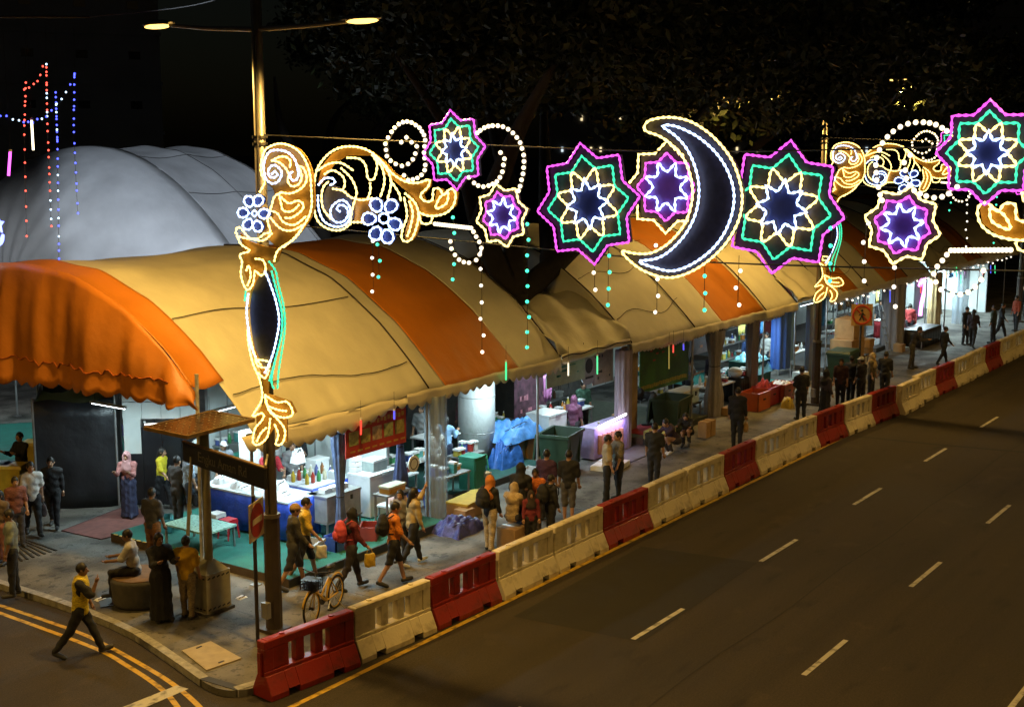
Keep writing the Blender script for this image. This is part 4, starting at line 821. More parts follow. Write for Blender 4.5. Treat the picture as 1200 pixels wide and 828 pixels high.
def bin4(label, x, y, rz=0., open_=True, s=1.):
    m_ = mat('dark_green_bin', (.018, .045, .025), .5, var=.2); o = thing('wheeled_bin', label, 'bin', (x, y, PV), 'large wheeled rubbish bins', rz); b = MB(); w, d, h = 1.25 * s, .9 * s, 1.12 * s
    prof = lambda z, k: [(-w / 2 * k, -d / 2 * k, z), (w / 2 * k, -d / 2 * k, z), (w / 2 * k, d / 2 * k, z), (-w / 2 * k, d / 2 * k, z)]
    V = prof(.16, .80) + prof(h, 1) + prof(h, .94) + prof(.2, .76)
    b.add(V, [(3, 2, 1, 0)] + [(i, (i + 1) % 4, 4 + (i + 1) % 4, 4 + i) for i in range(4)] + [(4 + i, 4 + (i + 1) % 4, 8 + (i + 1) % 4, 8 + i) for i in range(4)] + [(8 + i, 8 + (i + 1) % 4, 12 + (i + 1) % 4, 12 + i) for i in range(4)] + [(12, 13, 14, 15)]); b.build('tub', m_, o, world=False)
    b = MB()
    for a, c_, dm_ in (((0, -d / 2, h - .03), 0, (w + .06, .05, .08)), ((0, d / 2, h - .03), 0, (w + .06, .05, .08)), ((-w / 2, 0, h - .03), 0, (.05, d, .08)), ((w / 2, 0, h - .03), 0, (.05, d, .08))): b.box(a, dm_)
    b.build('rim', m_, o, world=False)
    for k in (-1, 1): MB().box((k * w * .3, -d / 2 * .92, h * .55), (.07, .05, h * .7)).build('rib', m_, o, world=False)
    if open_: MB().box((0, d / 2 + .09, h - .36), (w, .05, .7), rx=R(6)).build('lid', m_, o, world=False)
    else: MB().box((0, 0, h + .05), (w + .04, d + .04, .07), taper=.9).build('lid', m_, o, world=False)
    for sx in (-1, 1):
        for sy in (-1, 1): MB().tube([(sx * w * .34 - .03, sy * d * .32, .08), (sx * w * .34 + .03, sy * d * .32, .08)], .08, 10).build('wheel', RUBBER, o, world=False)
    clothlump('rubbish_bag', 'black rubbish bag inside the wheeled bin' + label.split('standing')[1], 'bag', x, y, PV + h * .55, .9, .6, .35, BLACK, 5)
def drape(label, x, y, z0, z1, w, matr, tie=.5, name='tied_curtain', cat='curtain', amp=.05, seed=0, pinch=.45, alpha=None):
    o = thing(name, label, cat, (x, y, z0), 'tied curtains at the tent posts'); rows = []; n = 40
    for k in range(25):
        q = k / 24; z = z1 + (z0 - z1) * q; wid = w * (pinch + (1 - pinch) * min(1, abs(q - tie) / max(tie, .01) * 1.2) ** 1.2) if tie else w
        rows.append([(x + wid / 2 * math.cos(a) * (1 + amp * 2 * math.sin(9 * a + seed)), y + wid / 2 * .7 * math.sin(a) * (1 + amp * 2 * math.sin(9 * a + seed)), z) for a in np.linspace(0, 2 * math.pi, n + 1)])
    MB().grid(rows).build('cloth', matr, o, True)
    if tie: MB().tube([(x + w * pinch * .53 * math.cos(a), y + w * pinch * .38 * math.sin(a), z1 + (z0 - z1) * tie) for a in np.linspace(0, 2 * math.pi, 14, endpoint=False)], .015, 5, closed=True).build('tie', ROPEM, o)
    return o
CLEAR = mat('clear_plastic_sheet', (.42, .52, .62), .22, var=.15, stretch=(6, 6, .6), scale=3, alpha=.45); GREYT = mat('grey_curtain', (.26, .24, .25), .7, var=.25, stretch=(5, 5, .5), bump=.4); MAUVE = mat('mauve_curtain', (.30, .25, .30), .7, var=.25, stretch=(5, 5, .5), bump=.4)
TAN = mat('tan_cloth', (.38, .27, .13), .85, var=.3, scale=3, bump=.4); DKBLUE = mat('dark_blue_cloth', (.03, .045, .12), .8, var=.4, scale=6, bump=.5)
drape('clear plastic curtain bunched around the pole beside the counter stall', 24.6, 19.5, PV, 3.15, .62, CLEAR, .0, seed=1); drape('dark blue cloth wrapped and tied on the post at the red menu banner', 23.5, 19.7, .9, 3.05, .42, DKBLUE, .45, seed=2)
drape('grey-blue tarpaulin tied round the post in front of the blue counter', 21.45, 19.75, PV, 2.75, .42, mat('greyblue_tarp', (.09, .12, .22), .5, var=.4, scale=5, bump=.5), .55, seed=3); drape('mauve curtain tied back beside the purple lit stand', 33.6, 19.5, PV, 3.1, .62, MAUVE, .0, seed=4)
drape('grey-brown curtain knotted at the middle beside the white cooler', 39.55, 19.45, PV, 3.0, .80, GREYT, .42, seed=5, pinch=.55); drape('grey curtain gathered at the post by the orange crates', 42.6, 19.5, PV, 3.0, .55, GREYT, .0, seed=6); drape('blue sheet hanging beside the farther lamp post', 45.3, 19.6, .9, 3.0, .9, mat('blue_sheet', (.05, .12, .42), .6, var=.25, stretch=(5, 5, .5)), .0, seed=7)
drape('light blue sheet hanging behind the farther lamp post', 46.6, 19.9, 1.0, 3.0, .7, mat('light_blue_sheet', (.18, .33, .62), .6, var=.2, stretch=(5, 5, .5)), .0, seed=8); drape('grey-blue curtain gathered at the link canopy post', 47.7, 19.4, PV, 3.0, .55, mat('bluegrey_curtain', (.16, .19, .25), .7, stretch=(5, 5, .5)), .0, seed=9); drape('wide brown-grey curtain closing the stall past the glass front', 57.2, 19.5, PV, 3.0, 1.3, GREYT, .0, seed=10); drape('beige curtain between the snack counter and pink neon', 63.0, 19.5, PV, 3.0, .8, TAN, .0, seed=11); drape('white plastic curtain past the pink neon sign', 67.2, 19.5, PV, 3.0, 1.0, CLEAR, .0, seed=12)
# ------------------------------------------------------------------ stall 1: blue counter
BLUEC = mat('blue_counter_cloth', (.02, .06, .42), .5, var=.25, bump=.3)
table('long blue-skirted serving counter heaped with white packets', 21.0, 21.9, 1.0, 2.9, .95, mat('bright_counter', (.6, .66, .72), .3), skirt=BLUEC)
table('second blue-skirted counter with paper boxes behind the grey trunk', 22.6, 21.6, 1.5, 1.2, .9, mat('bright_counter', (.6, .66, .72), .3), skirt=BLUEC)
rng = random.Random(4); PAP = mat('white_paper', (.78, .80, .82), .7, var=.06)
for k in range(11): clothlump('packet', ['tall', 'flat', 'crumpled'][k % 3] + ' white paper packet on the blue counter', 'packet', 21.0 + rng.uniform(-.35, .35), 20.8 + .22 * k, PL + .95, .34, .30, rng.uniform(.1, .28), PAP, k, 10, 'white packets on the blue counter')
carton('metal_trunk', 'grey metal trunk standing in front of the blue counter', 21.9, 20.35, PL + .35, (1.15, .6, .55), mat('grey_enamel', (.34, .35, .36), .4, .4), cat='trunk', lid=STEEL, parts=[('latch', (-.25, -.31, .45), (.06, .03, .1), DARKM), ('latch', (.25, -.31, .45), (.06, .03, .1), DARKM)]); table('low steel table carrying the grey metal trunk', 21.9, 20.35, 1.2, .65, .35, STEEL)
def fridge(label, x, y, w, d, h, z=PL, rz=0., chest=False):
    o = thing('freezer' if chest else 'fridge', label, 'fridge', (x, y, z), 'fridges and freezers in the stalls', rz); bo = MB().box((0, 0, h / 2 + .03), (w, d, h)).build('cabinet', WHITEP, o, world=False); bv = bo.modifiers.new('edge', 'BEVEL'); bv.width = .02; bv.segments = 2
    if chest:
        MB().box((0, 0, h + .065), (w + .02, d + .02, .06)).build('lid', WHITEP, o, world=False); MB().box((0, -d / 2 - .02, h + .05), (.25, .03, .03)).build('handle', STEEL, o, world=False)
    else:
        for z0, z1 in ((.08, h * .62), (h * .64, h)):
            dr = MB().box((0, -d / 2 - .02, (z0 + z1) / 2), (w - .02, .04, z1 - z0 - .02)).build('door', WHITEP, o, world=False); MB().box((-w / 2 + .06, -d / 2 - .055, (z0 + z1) / 2), (.025, .03, .3)).build('handle', STEEL, dr, world=False)
    for sx in (-1, 1): MB().box((sx * w * .4, 0, .015), (.06, d * .8, .03)).build('foot', BLACK, o, world=False)
fridge('tall white fridge behind the blue counter', 22.35, 23.2, .75, .7, 1.9); fridge('white chest freezer with glass jar beside the dark blue cloth', 23.55, 20.6, 1.05, .7, .95, chest=True); fridge('white chest freezer behind the green rubbish bin', 31.6, 20.9, .95, .8, 1.0, chest=True)
carton('glass_jar_box', 'clear square container on the white chest freezer', 23.6, 20.6, PL + 1.05, (.5, .38, .24), mat('clear_plastic', (.5, .6, .58), .2, alpha=.7), cat='container', lid=WHITEP)
RTED = [(.5, .35, .03), (.42, .05, .03), (.05, .25, .08), (.6, .55, .4), (.1, .12, .3), (.35, .15, .05)]
for k in range(12): bottle(['yellow', 'red', 'green', 'cream', 'blue', 'brown'][k % 6] + ' sauce bottle on the second blue counter' + (', back row' if k > 5 else ', front row'), 22.05 + .2 * (k % 6), 21.35 + .45 * (k // 6), PL + .9, .3, mat('bottle_%d' % (k % 6), RTED[k % 6], .3), WHITEP)
carton('carton', 'white foam box on the second blue counter', 23.1, 22.0, PL + .9, (.45, .35, .3), WHITEP, lid=WHITEP); carton('carton', 'open paper box beside the sauce bottles', 22.9, 21.2, PL + .9, (.3, .25, .2), PAP)
table('folding rack table with jars at the platform edge', 22.9, 19.45, .9, .45, .85, STEEL); carton('jar_tray', 'tray of small jars on the folding rack table', 22.9, 19.45, PL + .85, (.6, .3, .12), mat('amber_jars', (.45, .25, .05), .3), cat='tray', lid=mat('lids', (.5, .5, .4), .4))
for k, dx in enumerate((-.14, .1)): clothlump('carrier_bag', ['pale pink carrier bag slumped', 'pale pink carrier bag upright'][k] + ' beside the chest freezer', 'bag', 23.45 + dx, 19.75, PL + .42, .26, .24, .36, mat('pink_bag', (.62, .38, .33), .5), 30 + k, 10)
table('low table under the pink carrier bags', 23.4, 19.7, .9, .6, .42, WHITEP); stool('red plastic stool beside the blue counter', 20.05, 21.9, PL, mat('red_stool', (.5, .02, .03), .35))
stool('white plastic stool tucked at the counter foot', 20.25, 22.5, PL, WHITEP); table('glass display table with white crates by the solar cabinet', 19.3, 22.0, .9, 1.4, .5, mat('tray_green', (.25, .45, .38), .3, scale=20, var=.5))
clothlump('hanging_bag', 'white carrier bag hung on the wrapped post', 'bag', 21.3, 20.9, 1.95, .3, .25, .4, PAP, 44, 10)
# red menu banner with food pictures
bn = thing('menu_banner', 'red menu banner with food pictures under the corner tent eave', 'banner', (22.6, 19.5, 2.6)); za, zb_ = 2.2, 3.05
MB().box((22.45, 19.52, (za + zb_) / 2), (2.1, .02, zb_ - za)).build('sheet', mat('banner_red', (.42, .045, .03), .5, var=.25, scale=3), bn)
for k in range(5):
    MB().box((21.66 + .4 * k, 19.503, 2.62), (.32, .008, .32)).build('food_picture', mat('food_%d' % (k % 3), [(.30, .32, .12), (.34, .28, .08), (.45, .32, .2)][k % 3], .5, var=.7, scale=9), bn)
for k in range(16):
    MB().box((21.5 + .125 * k, 19.506, 2.90 + .02 * (k % 2)), (.08, .006, .10)).build('letter_mark', mat('gold_print', (.5, .32, .06), .5), bn)
    if k % 2: MB().box((21.5 + .125 * k, 19.506, 2.32), (.16, .006, .04)).build('letter_mark', mat('gold_print', (.5, .32, .06), .5), bn)
bd = thing('round_badge', 'small white oval badge sign hung on the dark blue cloth', 'sign', (23.55, 19.3, 1.7)); MB().tube([(23.52, 19.30, 1.7), (23.52, 19.32, 1.7)], .2, 16).build('disc', WHITEP, bd)
MB().tube([(23.52 + .13 * math.cos(a), 19.295, 1.7 + .13 * math.sin(a)) for a in np.linspace(0, 6.28, 16, endpoint=False)], .012, 4, closed=True).build('ring', DARKM, bd)
# ------------------------------------------------------------------ stall 2
o = thing('round_column', 'thick round white column inside the second stall', 'column', (29.1, 21.6, PL)); MB().tube([(29.1, 21.6, PV), (29.1, 21.6, 3.9)], .52, 28).build('shaft', mat('white_wrap', (.66, .70, .70), .5, var=.12, scale=3, bump=.3), o, True)
for z in (1.2, 2.2, 3.1): MB().tube([(29.1 + .523 * math.cos(a), 21.6 + .523 * math.sin(a), z) for a in np.linspace(0, 6.28, 28, endpoint=False)], .008, 4, closed=True).build('wrap_seam', STEEL, o)
table('white-topped table beside the plastic curtain', 25.6, 21.2, 1.6, .8, 1.0, WHITEP, PV); table('white-topped counter in front of the round column', 27.5, 21.8, 1.2, .8, 1.05, WHITEP); table('wire rack table beside the green cabinet', 25.7, 20.0, 1.2, .6, .8, STEEL, PV)
carton('cabinet', 'tall teal green cabinet standing on the platform corner', 26.75, 20.0, PV, (.5, .5, 1.0), mat('teal_cabinet', (.02, .16, .11), .5), cat='cabinet', lid=mat('teal_cabinet', (.02, .16, .11), .5), parts=[('door', (0, -.26, .5), (.44, .02, .9), mat('teal_cabinet', (.02, .16, .11), .5)), ('handle', (.15, -.28, .55), (.03, .03, .14), STEEL)])
clothlump('tarpaulin', 'crumpled bright blue tarpaulin heaped over the stacked goods', 'tarpaulin', 30.1, 21.0, PL + .6, 1.9, 1.0, .6, mat('bright_blue_tarp', (.08, .26, .62), .45, var=.3, scale=4, bump=.5), 3); carton('carton', 'brown carton under the blue tarpaulin, larger one', 29.7, 21.0, PL, (.8, .7, .75), CARD); carton('carton', 'brown carton under the blue tarpaulin, smaller one', 30.6, 21.0, PV, (.7, .7, .8), CARD)
clothlump('tarpaulin', 'blue tarpaulin hanging down beside the woman in light blue', 'tarpaulin', 29.2, 20.7, PL, 1.0, .6, .8, BLUE_T, 6, 30)
carton('carton', 'flat yellow-topped carton on the pavement by the plastic curtain', 25.4, 19.05, PV, (1.3, .6, .34), CARD, rz=.1, lid=mat('yellow_cloth', (.45, .32, .04), .8)); carton('carton', 'small brown carton below the yellow-topped one', 24.75, 18.75, PV, (.4, .35, .3), CARD)
clothlump('bundle', 'dark blue and violet plastic bundle on the pavement by the cartons', 'bundle', 24.0, 18.35, PV, 1.2, .9, .42, mat('violet_tarp', (.035, .04, .22), .35, var=.6, scale=9, bump=.6), 9)
bin4('dark green wheeled bin standing before the chest freezer', 30.2, 19.5, R(12)); bin4('dark green wheeled bin standing by the bent-over workers', 36.4, 19.35, R(8)); bin4('dark green wheeled bin standing beside the round prohibition sign', 48.2, 18.3, R(4), False)
def goods(label, x, y, z, n, seed, w=1.4, d=.5, grp='goods on the stall tables'):
    rg = random.Random(seed); names = ['red', 'green', 'orange', 'white', 'teal', 'yellow', 'brown', 'blue']; cols = [(.4, .04, .03), (.05, .25, .08), (.55, .22, .03), (.6, .6, .56), (.08, .3, .28), (.5, .4, .06), (.2, .1, .05), (.06, .1, .35)]
    for k in range(n):
        i = rg.randrange(8); px, py = x - w / 2 + w * (k + .5) / n, y + rg.uniform(-d / 2, d / 2)
        if rg.random() < .5: bottle(f'{names[i]} bottle on {label}', px, py, z, rg.uniform(.18, .34), mat('goods_%d' % i, cols[i], .35), WHITEP, grp)
        else: carton('container', f'{names[i]} container on {label}', px, py, z, (w / n * .8, .18, rg.uniform(.1, .26)), mat('goods_%d' % i, cols[i], .35), cat='container', lid=WHITEP, group=grp)
table('long drinks table below the round logo board', 33.0, 21.3, 2.6, .7, 1.0, WHITEP, PV); goods('the drinks table', 33.0, 21.3, PV + 1.0, 13, 2, 2.4, .4); goods('the white-topped counter', 27.5, 21.8, PL + 1.05, 4, 8, .9, .4); goods('the wire rack table', 25.7, 20.0, PV + .8, 6, 11, 1.0, .3); goods('the plastic curtain table', 25.6, 21.2, PV + 1.0, 6, 14, 1.4, .4)
def banner(name, label, x, y, z0, z1, w, matr, marks=0, mc=None, seed=0, cat='banner'):
    o = thing(name, label, cat, (x, y, z0)); MB().box((x, y, (z0 + z1) / 2), (w, .02, z1 - z0)).build('sheet', matr, o); rg = random.Random(seed)
    for k in range(marks):
        zz = z0 + (z1 - z0) * rg.choice((.2, .38, .55, .72, .85)); MB().box((x - w * .4 + w * .8 * rg.random(), y - .014, zz), (w * rg.uniform(.04, .14), .006, (z1 - z0) * rg.uniform(.04, .09))).build('letter_mark', mc, o)
    for s_ in (-.46, .46): MB().tube([(x + s_ * w, y, z1), (x + s_ * w, y, z1 + .35)], .006, 4).build('cord', WIRE, o)
    return o
MK = mat('dark_print', (.03, .03, .03), .6); banner('stall_banner', 'pale green stall banner under the eave right of the white column', 30.9, 19.8, 2.45, 3.15, 2.0, mat('pale_green_banner', (.42, .52, .45), .5, var=.15), 12, mat('teal_print', (.08, .3, .28), .6), 3)
banner('stall_banner', 'brownish hanging poster with dark lettering over the drinks table', 33.9, 20.4, 1.95, 2.95, 1.2, mat('brown_poster', (.32, .24, .2), .6, var=.25), 10, MK, 5); banner('stall_banner', 'brown and purple hanging cloth print behind the white-topped table', 26.4, 23.4, 1.9, 3.0, 1.9, mat('print_cloth', (.2, .12, .08), .7, var=.8, scale=4), 6, mat('violet_print', (.06, .05, .22), .6), 6)
banner('poster_wall', 'large dark green poster wall with yellow lettering along its foot', 37.55, 20.25, 1.30, 3.05, 3.3, mat('green_poster', (.05, .15, .02), .5, var=.6, scale=1.5), 0, None, 7)
pg = thing('poster_lettering', 'row of yellow and red lettering marks on the dark green poster wall', 'lettering', (37.5, 20.23, 1.5))
rg = random.Random(3)
for k in range(26): MB().box((36.0 + .12 * k, 20.23, 1.46 + .03 * rg.random()), (.085, .008, .12)).build('letter_mark', mat('yellow_print', (.4, .33, .04), .6), pg)
for k in range(9): MB().box((36.6 + .2 * k, 20.23, 1.9 + .8 * rg.random()), (.16, .008, .05)).build('letter_mark', mat('red_print', (.4, .05, .03), .6), pg)
banner('stall_banner', 'dark picture banner with orange figures behind the knotted curtain', 41.9, 21.0, 1.8, 3.05, 2.4, mat('dark_banner', (.09, .06, .05), .6, var=.8, scale=3), 10, mat('orange_print', (.4, .14, .03), .6), 9); banner('stall_banner', 'tan draped cloth wall beside the mauve curtain', 35.0, 20.1, .3, 3.0, 1.0, TAN, 0, None, 1)
ld = thing('logo_board', 'round grey board with dark portrait silhouette above the drinks table', 'sign', (32.45, 20.0, 2.75)); MB().tube([(32.45, 20.0, 2.62), (32.45, 20.03, 2.62)], .46, 24).build('disc', mat('grey_board', (.33, .34, .36), .5), ld)
MB().prism([(32.45 + .2 * math.cos(a), 19.985, 2.72 + .22 * math.sin(a)) for a in np.linspace(0, 6.28, 16, endpoint=False)], (0, .012, 0)).build('silhouette', MK, ld); MB().box((32.47, 19.985, 2.38), (.42, .012, .06)).build('letter_mark', MK, ld); MB().tube([(32.45, 20.015, 3.05), (32.45, 20.015, 3.4)], .006, 4).build('cord', WIRE, ld)
# purple lit stand with diagonal tube
ps = thing('display_stand', 'display stand with bottles lit purple by a slanting bright tube', 'stand', (32.6, 19.4, PV)); MB().box((32.6, 19.55, .62), (1.9, .5, .9)).build('counter', mat('lilac_board', (.42, .34, .62), .5, var=.2), ps)
for k in range(6): MB().cyl((31.9 + .24 * k, 19.26, .3), .07, .55, 10).build('bottle_shape', mat('amber_tube', (.5, .25, .12), .3), ps)
tb_a, tb_b = (31.75, 19.22, 1.12), (33.35, 19.25, 1.22)
tube_light(tb_a, tb_b, .03, (.95, .9, 1), 9, 'bright slanting tube across the front of the purple stand', wire=0)
l_ = bpy.data.lights.new('stand_glow', 'AREA'); l_.shape = 'RECTANGLE'; l_.size = 1.5; l_.size_y = .08; l_.energy = 14; l_.color = (.62, .5, 1); q_ = bpy.data.objects.new('stand_glow', l_); COL.objects.link(q_); q_.parent = ps; q_.location = (-.05, -.28, .98); q_.rotation_euler = (R(25), 0, 0)
carton('foam_slab', 'flat white slab lying on the pavement before the purple stand', 31.3, 18.55, PV, (1.1, .8, .14), WHITEP, rz=.2, lid=None, cat='slab')
md = thing('floor_mat', 'grey mat laid on the pavement under the purple stand', 'mat', (32.8, 18.9, PV)); MB().box((32.8, 18.85, PV + .006), (2.6, .9, .012)).build('sheet', mat('grey_mat', (.12, .12, .12), .9), md); MB().box((32.8, 18.4, PV + .008), (2.6, .05, .016)).build('edge', BLACK, md)
# ------------------------------------------------------------------ stall 3
carton('cooler_box', 'white and pale blue cooler box on a table beside the knotted curtain', 38.35, 19.95, PV + .55, (1.1, .55, .42), mat('pale_blue_cooler', (.42, .55, .68), .4), lid=WHITEP, cat='cooler', parts=[('latch', (-.3, -.29, .3), (.07, .03, .14), BLACK), ('latch', (.3, -.29, .3), (.07, .03, .14), BLACK)]); table('low dark table under the white cooler box', 38.35, 19.95, 1.3, .7, .55, DARKM, PV)
carton('carton', 'flat pale green carton on the pavement by the red mat', 34.9, 18.95, PV, (1.0, .7, .4), mat('pale_green_card', (.42, .42, .14), .8), rz=.15); rm = thing('floor_mat', 'red cloth mat under the bent-over worker', 'mat', (35.3, 19.7, PL)); MB().box((35.4, 19.75, PL + .012), (1.3, 1.0, .02)).build('sheet', mat('red_cloth', (.4, .03, .04), .8), rm); MB().box((35.4, 19.24, PL + .015), (1.3, .04, .026)).build('hem', mat('red_hem', (.25, .02, .02), .8), rm)
for k, (dx, w_) in enumerate(((0, 'plain end'), (.35, 'taped end'))): carton('carton', f'upright brown carton with {w_} beside the wheeled bin', 36.3 + dx, 18.15, PV, (.3, .3, .5), CARD)
table('table of bowls and trays before the dark picture banner', 40.6, 20.0, 1.8, .8, .85, WHITEP, PV); goods('the bowls table', 40.6, 20.0, PV + .85, 9, 21, 1.6, .5); table('covered black table beside the bowls table', 42.4, 19.9, 1.4, .8, .9, BLACK, PV, skirt=BLACK); goods('the black covered table', 42.4, 19.9, PV + .9, 7, 23, 1.2, .5)
rb = thing('rice_bowl', 'round white basin heaped on the bowls table', 'bowl', (41.9, 19.8, PV + .9)); MB().tube([(41.9, 19.8, PV + .9), (41.9, 19.8, PV + 1.0), (41.9, 19.8, PV + 1.12)], [.12, .24, .27], 14).build('basin', WHITEP, rb, True); MB().sph((41.9, 19.8, PV + 1.12), (.25, .25, .14), 12, 6).build('heap', mat('rice', (.65, .55, .4), .8), rb, True)
ORC = mat('orange_crate_plastic', (.50, .10, .025), .4, var=.15); REDC = mat('red_crate_plastic', (.42, .03, .025), .4, var=.15)
def crate(label, x, y, z, w, d, h, m_, rz=0.):
    o = thing('plastic_crate', label, 'crate', (x, y, z), 'plastic crates by the black table', rz)
    for sx, sy, dx, dy in ((0, -1, w, .03), (0, 1, w, .03), (-1, 0, .03, d), (1, 0, .03, d)): MB().box((sx * (w / 2 - .015), sy * (d / 2 - .015), h / 2), (dx, dy, h)).build('side', m_, o, world=False)
    MB().box((0, 0, .015), (w - .06, d - .06, .03)).build('bottom', m_, o, world=False); MB().box((0, -d / 2 - .01, h - .03), (w + .03, .04, .06)).build('rim', m_, o, world=False); MB().box((0, -d / 2 - .012, h * .6), (.16, .02, .05)).build('handle', BLACK, o, world=False)
crate('big orange plastic crate nearest the bowls table', 41.3, 18.75, PV, 1.0, .7, .62, ORC); crate('red plastic crate between two orange crates', 42.35, 18.85, PV, .9, .7, .62, REDC); crate('orange plastic crate with white sheet by the covered table', 43.3, 18.7, PV, .9, .7, .62, ORC); clothlump('cloth_heap', 'pink-red cloth heaped on the red crate', 'cloth', 42.35, 18.85, PV + .4, .9, .65, .5, mat('pink_red_cloth', (.45, .05, .07), .8, var=.2), 12); clothlump('cloth_heap', 'white sheet lying on the orange crate', 'cloth', 43.3, 18.7, PV + .45, .85, .6, .25, PAP, 13)
clothlump('sheeted_stand', 'stand covered with a pale blue plastic sheet', 'stand', 44.4, 20.4, PL + .5, 1.6, 1.2, .75, mat('pale_blue_sheet', (.2, .5, .6), .4, var=.3, scale=3, bump=.5), 15); carton('cabinet', 'dark green covered box under the pale blue sheet', 44.4, 20.4, PL, (1.5, 1.0, .9), mat('dark_green_cover', (.012, .06, .04), .6), cat='cabinet', lid=mat('dark_green_cover', (.012, .06, .04), .6))
clothlump('rubbish_bag', 'yellow rubbish bag on the pavement by the orange crate', 'bag', 42.1, 17.9, PV, .4, .4, .45, mat('yellow_bag', (.4, .28, .03), .6), 17, 12)
goods('the far white rack', 48.3, 20.4, PV + .95, 7, 31, 1.4, .4); table('white rack table with boxes past the farther lamp post', 48.3, 20.4, 1.6, .6, .95, WHITEP, PV)
for k, (dx, dz, dm_) in enumerate(((0, 0, (1.4, .9, .75)), (.15, .75, (1.1, .8, .8)), (.9, 0, (.7, .6, .5)))): carton('carton', ['wide lower carton of the cardboard stack', 'tall upper carton of the cardboard stack', 'small carton leaning by the cardboard stack'][k] + ' past the prohibition sign', 50.2 + dx, 18.9, PV + dz + (.6 if k < 2 else 0), dm_, CARD)
table('dark trestle table under the cardboard stack', 50.4, 18.9, 2.2, .9, .6, DARKM, PV)
# glass fronted stall and far stalls
gs = thing('glass_stall_front', 'glass fronted dark stall with steel frame past the cardboard stack', 'stall', (52.5, 19.7, PV))
for k in range(5): MB().box((51 + .85 * k, 19.7, 1.55), (.05, .05, 2.9)).build('mullion', STEEL, gs)
for z in (.9, 2.2, 2.95): MB().box((52.7, 19.7, z), (3.45, .04, .05)).build('rail', STEEL, gs)
for k in range(4): MB().box((51.43 + .85 * k, 19.71, 2.0), (.78, .01, 1.9)).build('pane', mat('stall_glass', (.1, .16, .18), .1, alpha=.35), gs)
for k in range(4): MB().box((51.43 + .85 * k, 20.5, 1.25 + .12 * (k % 2)), (.6, .4, .05)).build('shelf', WHITEP, gs)
ld2 = thing('step_ladder', 'aluminium step ladder leaning by the glass stall', 'ladder', (55.4, 19.2, PV)); 
for s_ in (-.22, .22): MB().tube([(55.2 + s_, 18.9, PV), (55.5 + s_, 19.5, 2.2)], .02, 6).build('rail', STEEL, ld2)
for k in range(6): t = (k + .6) / 6.4; MB().box((55.2 + .3 * t, 18.9 + .6 * t, PV + 2.05 * t), (.44, .05, .03)).build('rung', STEEL, ld2)
table('far snack counter with lit white front', 60.2, 20.4, 3.2, .9, 1.0, WHITEP, PV, skirt=mat('red_cloth', (.4, .03, .04), .8)); goods('the far snack counter', 60.2, 20.4, PV + 1.0, 9, 41, 2.8, .5)
ms = thing('menu_lightbox', 'white lit menu lightbox over the far snack counter', 'lit sign', (61, 21.0, 2.3)); MB().box((61.2, 21.0, 2.15), (2.0, .08, .45)).build('screen', emit('lightbox', (.75, .9, 1), 1.6), ms); MB().box((61.2, 21.06, 2.15), (2.08, .06, .53)).build('frame', DARKM, ms)
for k in range(6): MB().box((60.4 + .3 * k, 20.955, 2.15 + .08 * (k % 2)), (.2, .01, .06)).build('letter_mark', mat('teal_print', (.08, .3, .28), .6), ms)
PK = emit('pink_neon', (1, .35, .95), 2.2); nn = thing('neon_sign', 'tall pink neon sign with curling tail in the far stall', 'lit sign', (64.4, 20.6, 1.4)); MB().box((64.5, 20.6, 2.65), (1.1, .06, .3)).build('heading', PK, nn)
MB().tube(smooth_path([(64.1, 20.6, 2.2), (64.3, 20.6, 2.4), (64.75, 20.6, 2.35), (64.9, 20.6, 2.0), (64.7, 20.6, 1.6), (64.5, 20.6, 1.2), (64.4, 20.6, .7)], 6), .1, 8).build('tail', PK, nn, True); MB().box((64.5, 20.72, 1.7), (1.5, .06, 2.4)).build('board', mat('dark_partition', (.06, .06, .07), .7), nn)
table('dark trestle table before the far snack counter', 59.0, 18.8, 2.6, 1.0, .8, BLACK, PV, skirt=BLACK)
# ------------------------------------------------------------------ coloured tubes under the eaves
for px, y0, y1, col, nm, wh in ((462, 481, 491, (.1, .1, 1), 'blue', 'by the red menu banner'), (423, 492, 509, (1, .06, .04), 'red', 'in front of the red menu banner'), (593, 424, 445, (.05, .9, .35), 'green', 'before the round white column'), (700, 417, 438, (.1, .9, .35), 'green', 'beside the logo board'), (666, 425, 440, (1, .9, .7), 'warm white', 'over the logo board'), (789, 404, 413, (1, .08, .06), 'red', 'before the green poster wall'), (801, 403, 410, (.12, .1, 1), 'blue', 'before the green poster wall'), (784, 406, 432, (.5, .42, .1), 'dim yellow', 'before the green poster wall'), (1004, 355, 368, (.1, .12, 1), 'blue', 'past the farther lamp post'), (1043, 340, 354, (.1, .12, 1), 'blue', 'at the glass fronted stall'), (1079, 334, 343, (1, .06, .04), 'red', 'at the wide curtain'), (1109, 318, 326, (1, .8, .5), 'warm white', 'before the far snack counter'), (1121, 313, 325, (.05, .9, .3), 'green', 'before the far snack counter'), (1126, 322, 332, (.05, .9, .3), 'second green', 'before the far snack counter'), (1152, 315, 325, (1, .06, .04), 'red', 'beside the pink neon'), (1161, 311, 320, (.1, .12, 1), 'blue', 'above the pink neon'), (1166, 311, 320, (.05, .9, .3), 'green', 'above the pink neon'), (128, 453, 461, (1, .8, .5), 'warm white', 'below the orange gable')):
    a = PY(px, y0, 19.25) if px != 128 else PXp(px, y0, 18.1); c_ = PY(px, y1, 19.25) if px != 128 else PXp(px, y1, 18.1)
    tube_light(a, c_, .022, col, 1.3 if 'dim' not in nm else .4, f'{nm} tube light hanging under the eave {wh}', group='coloured tubes hanging under the tent eaves', wire=.45)
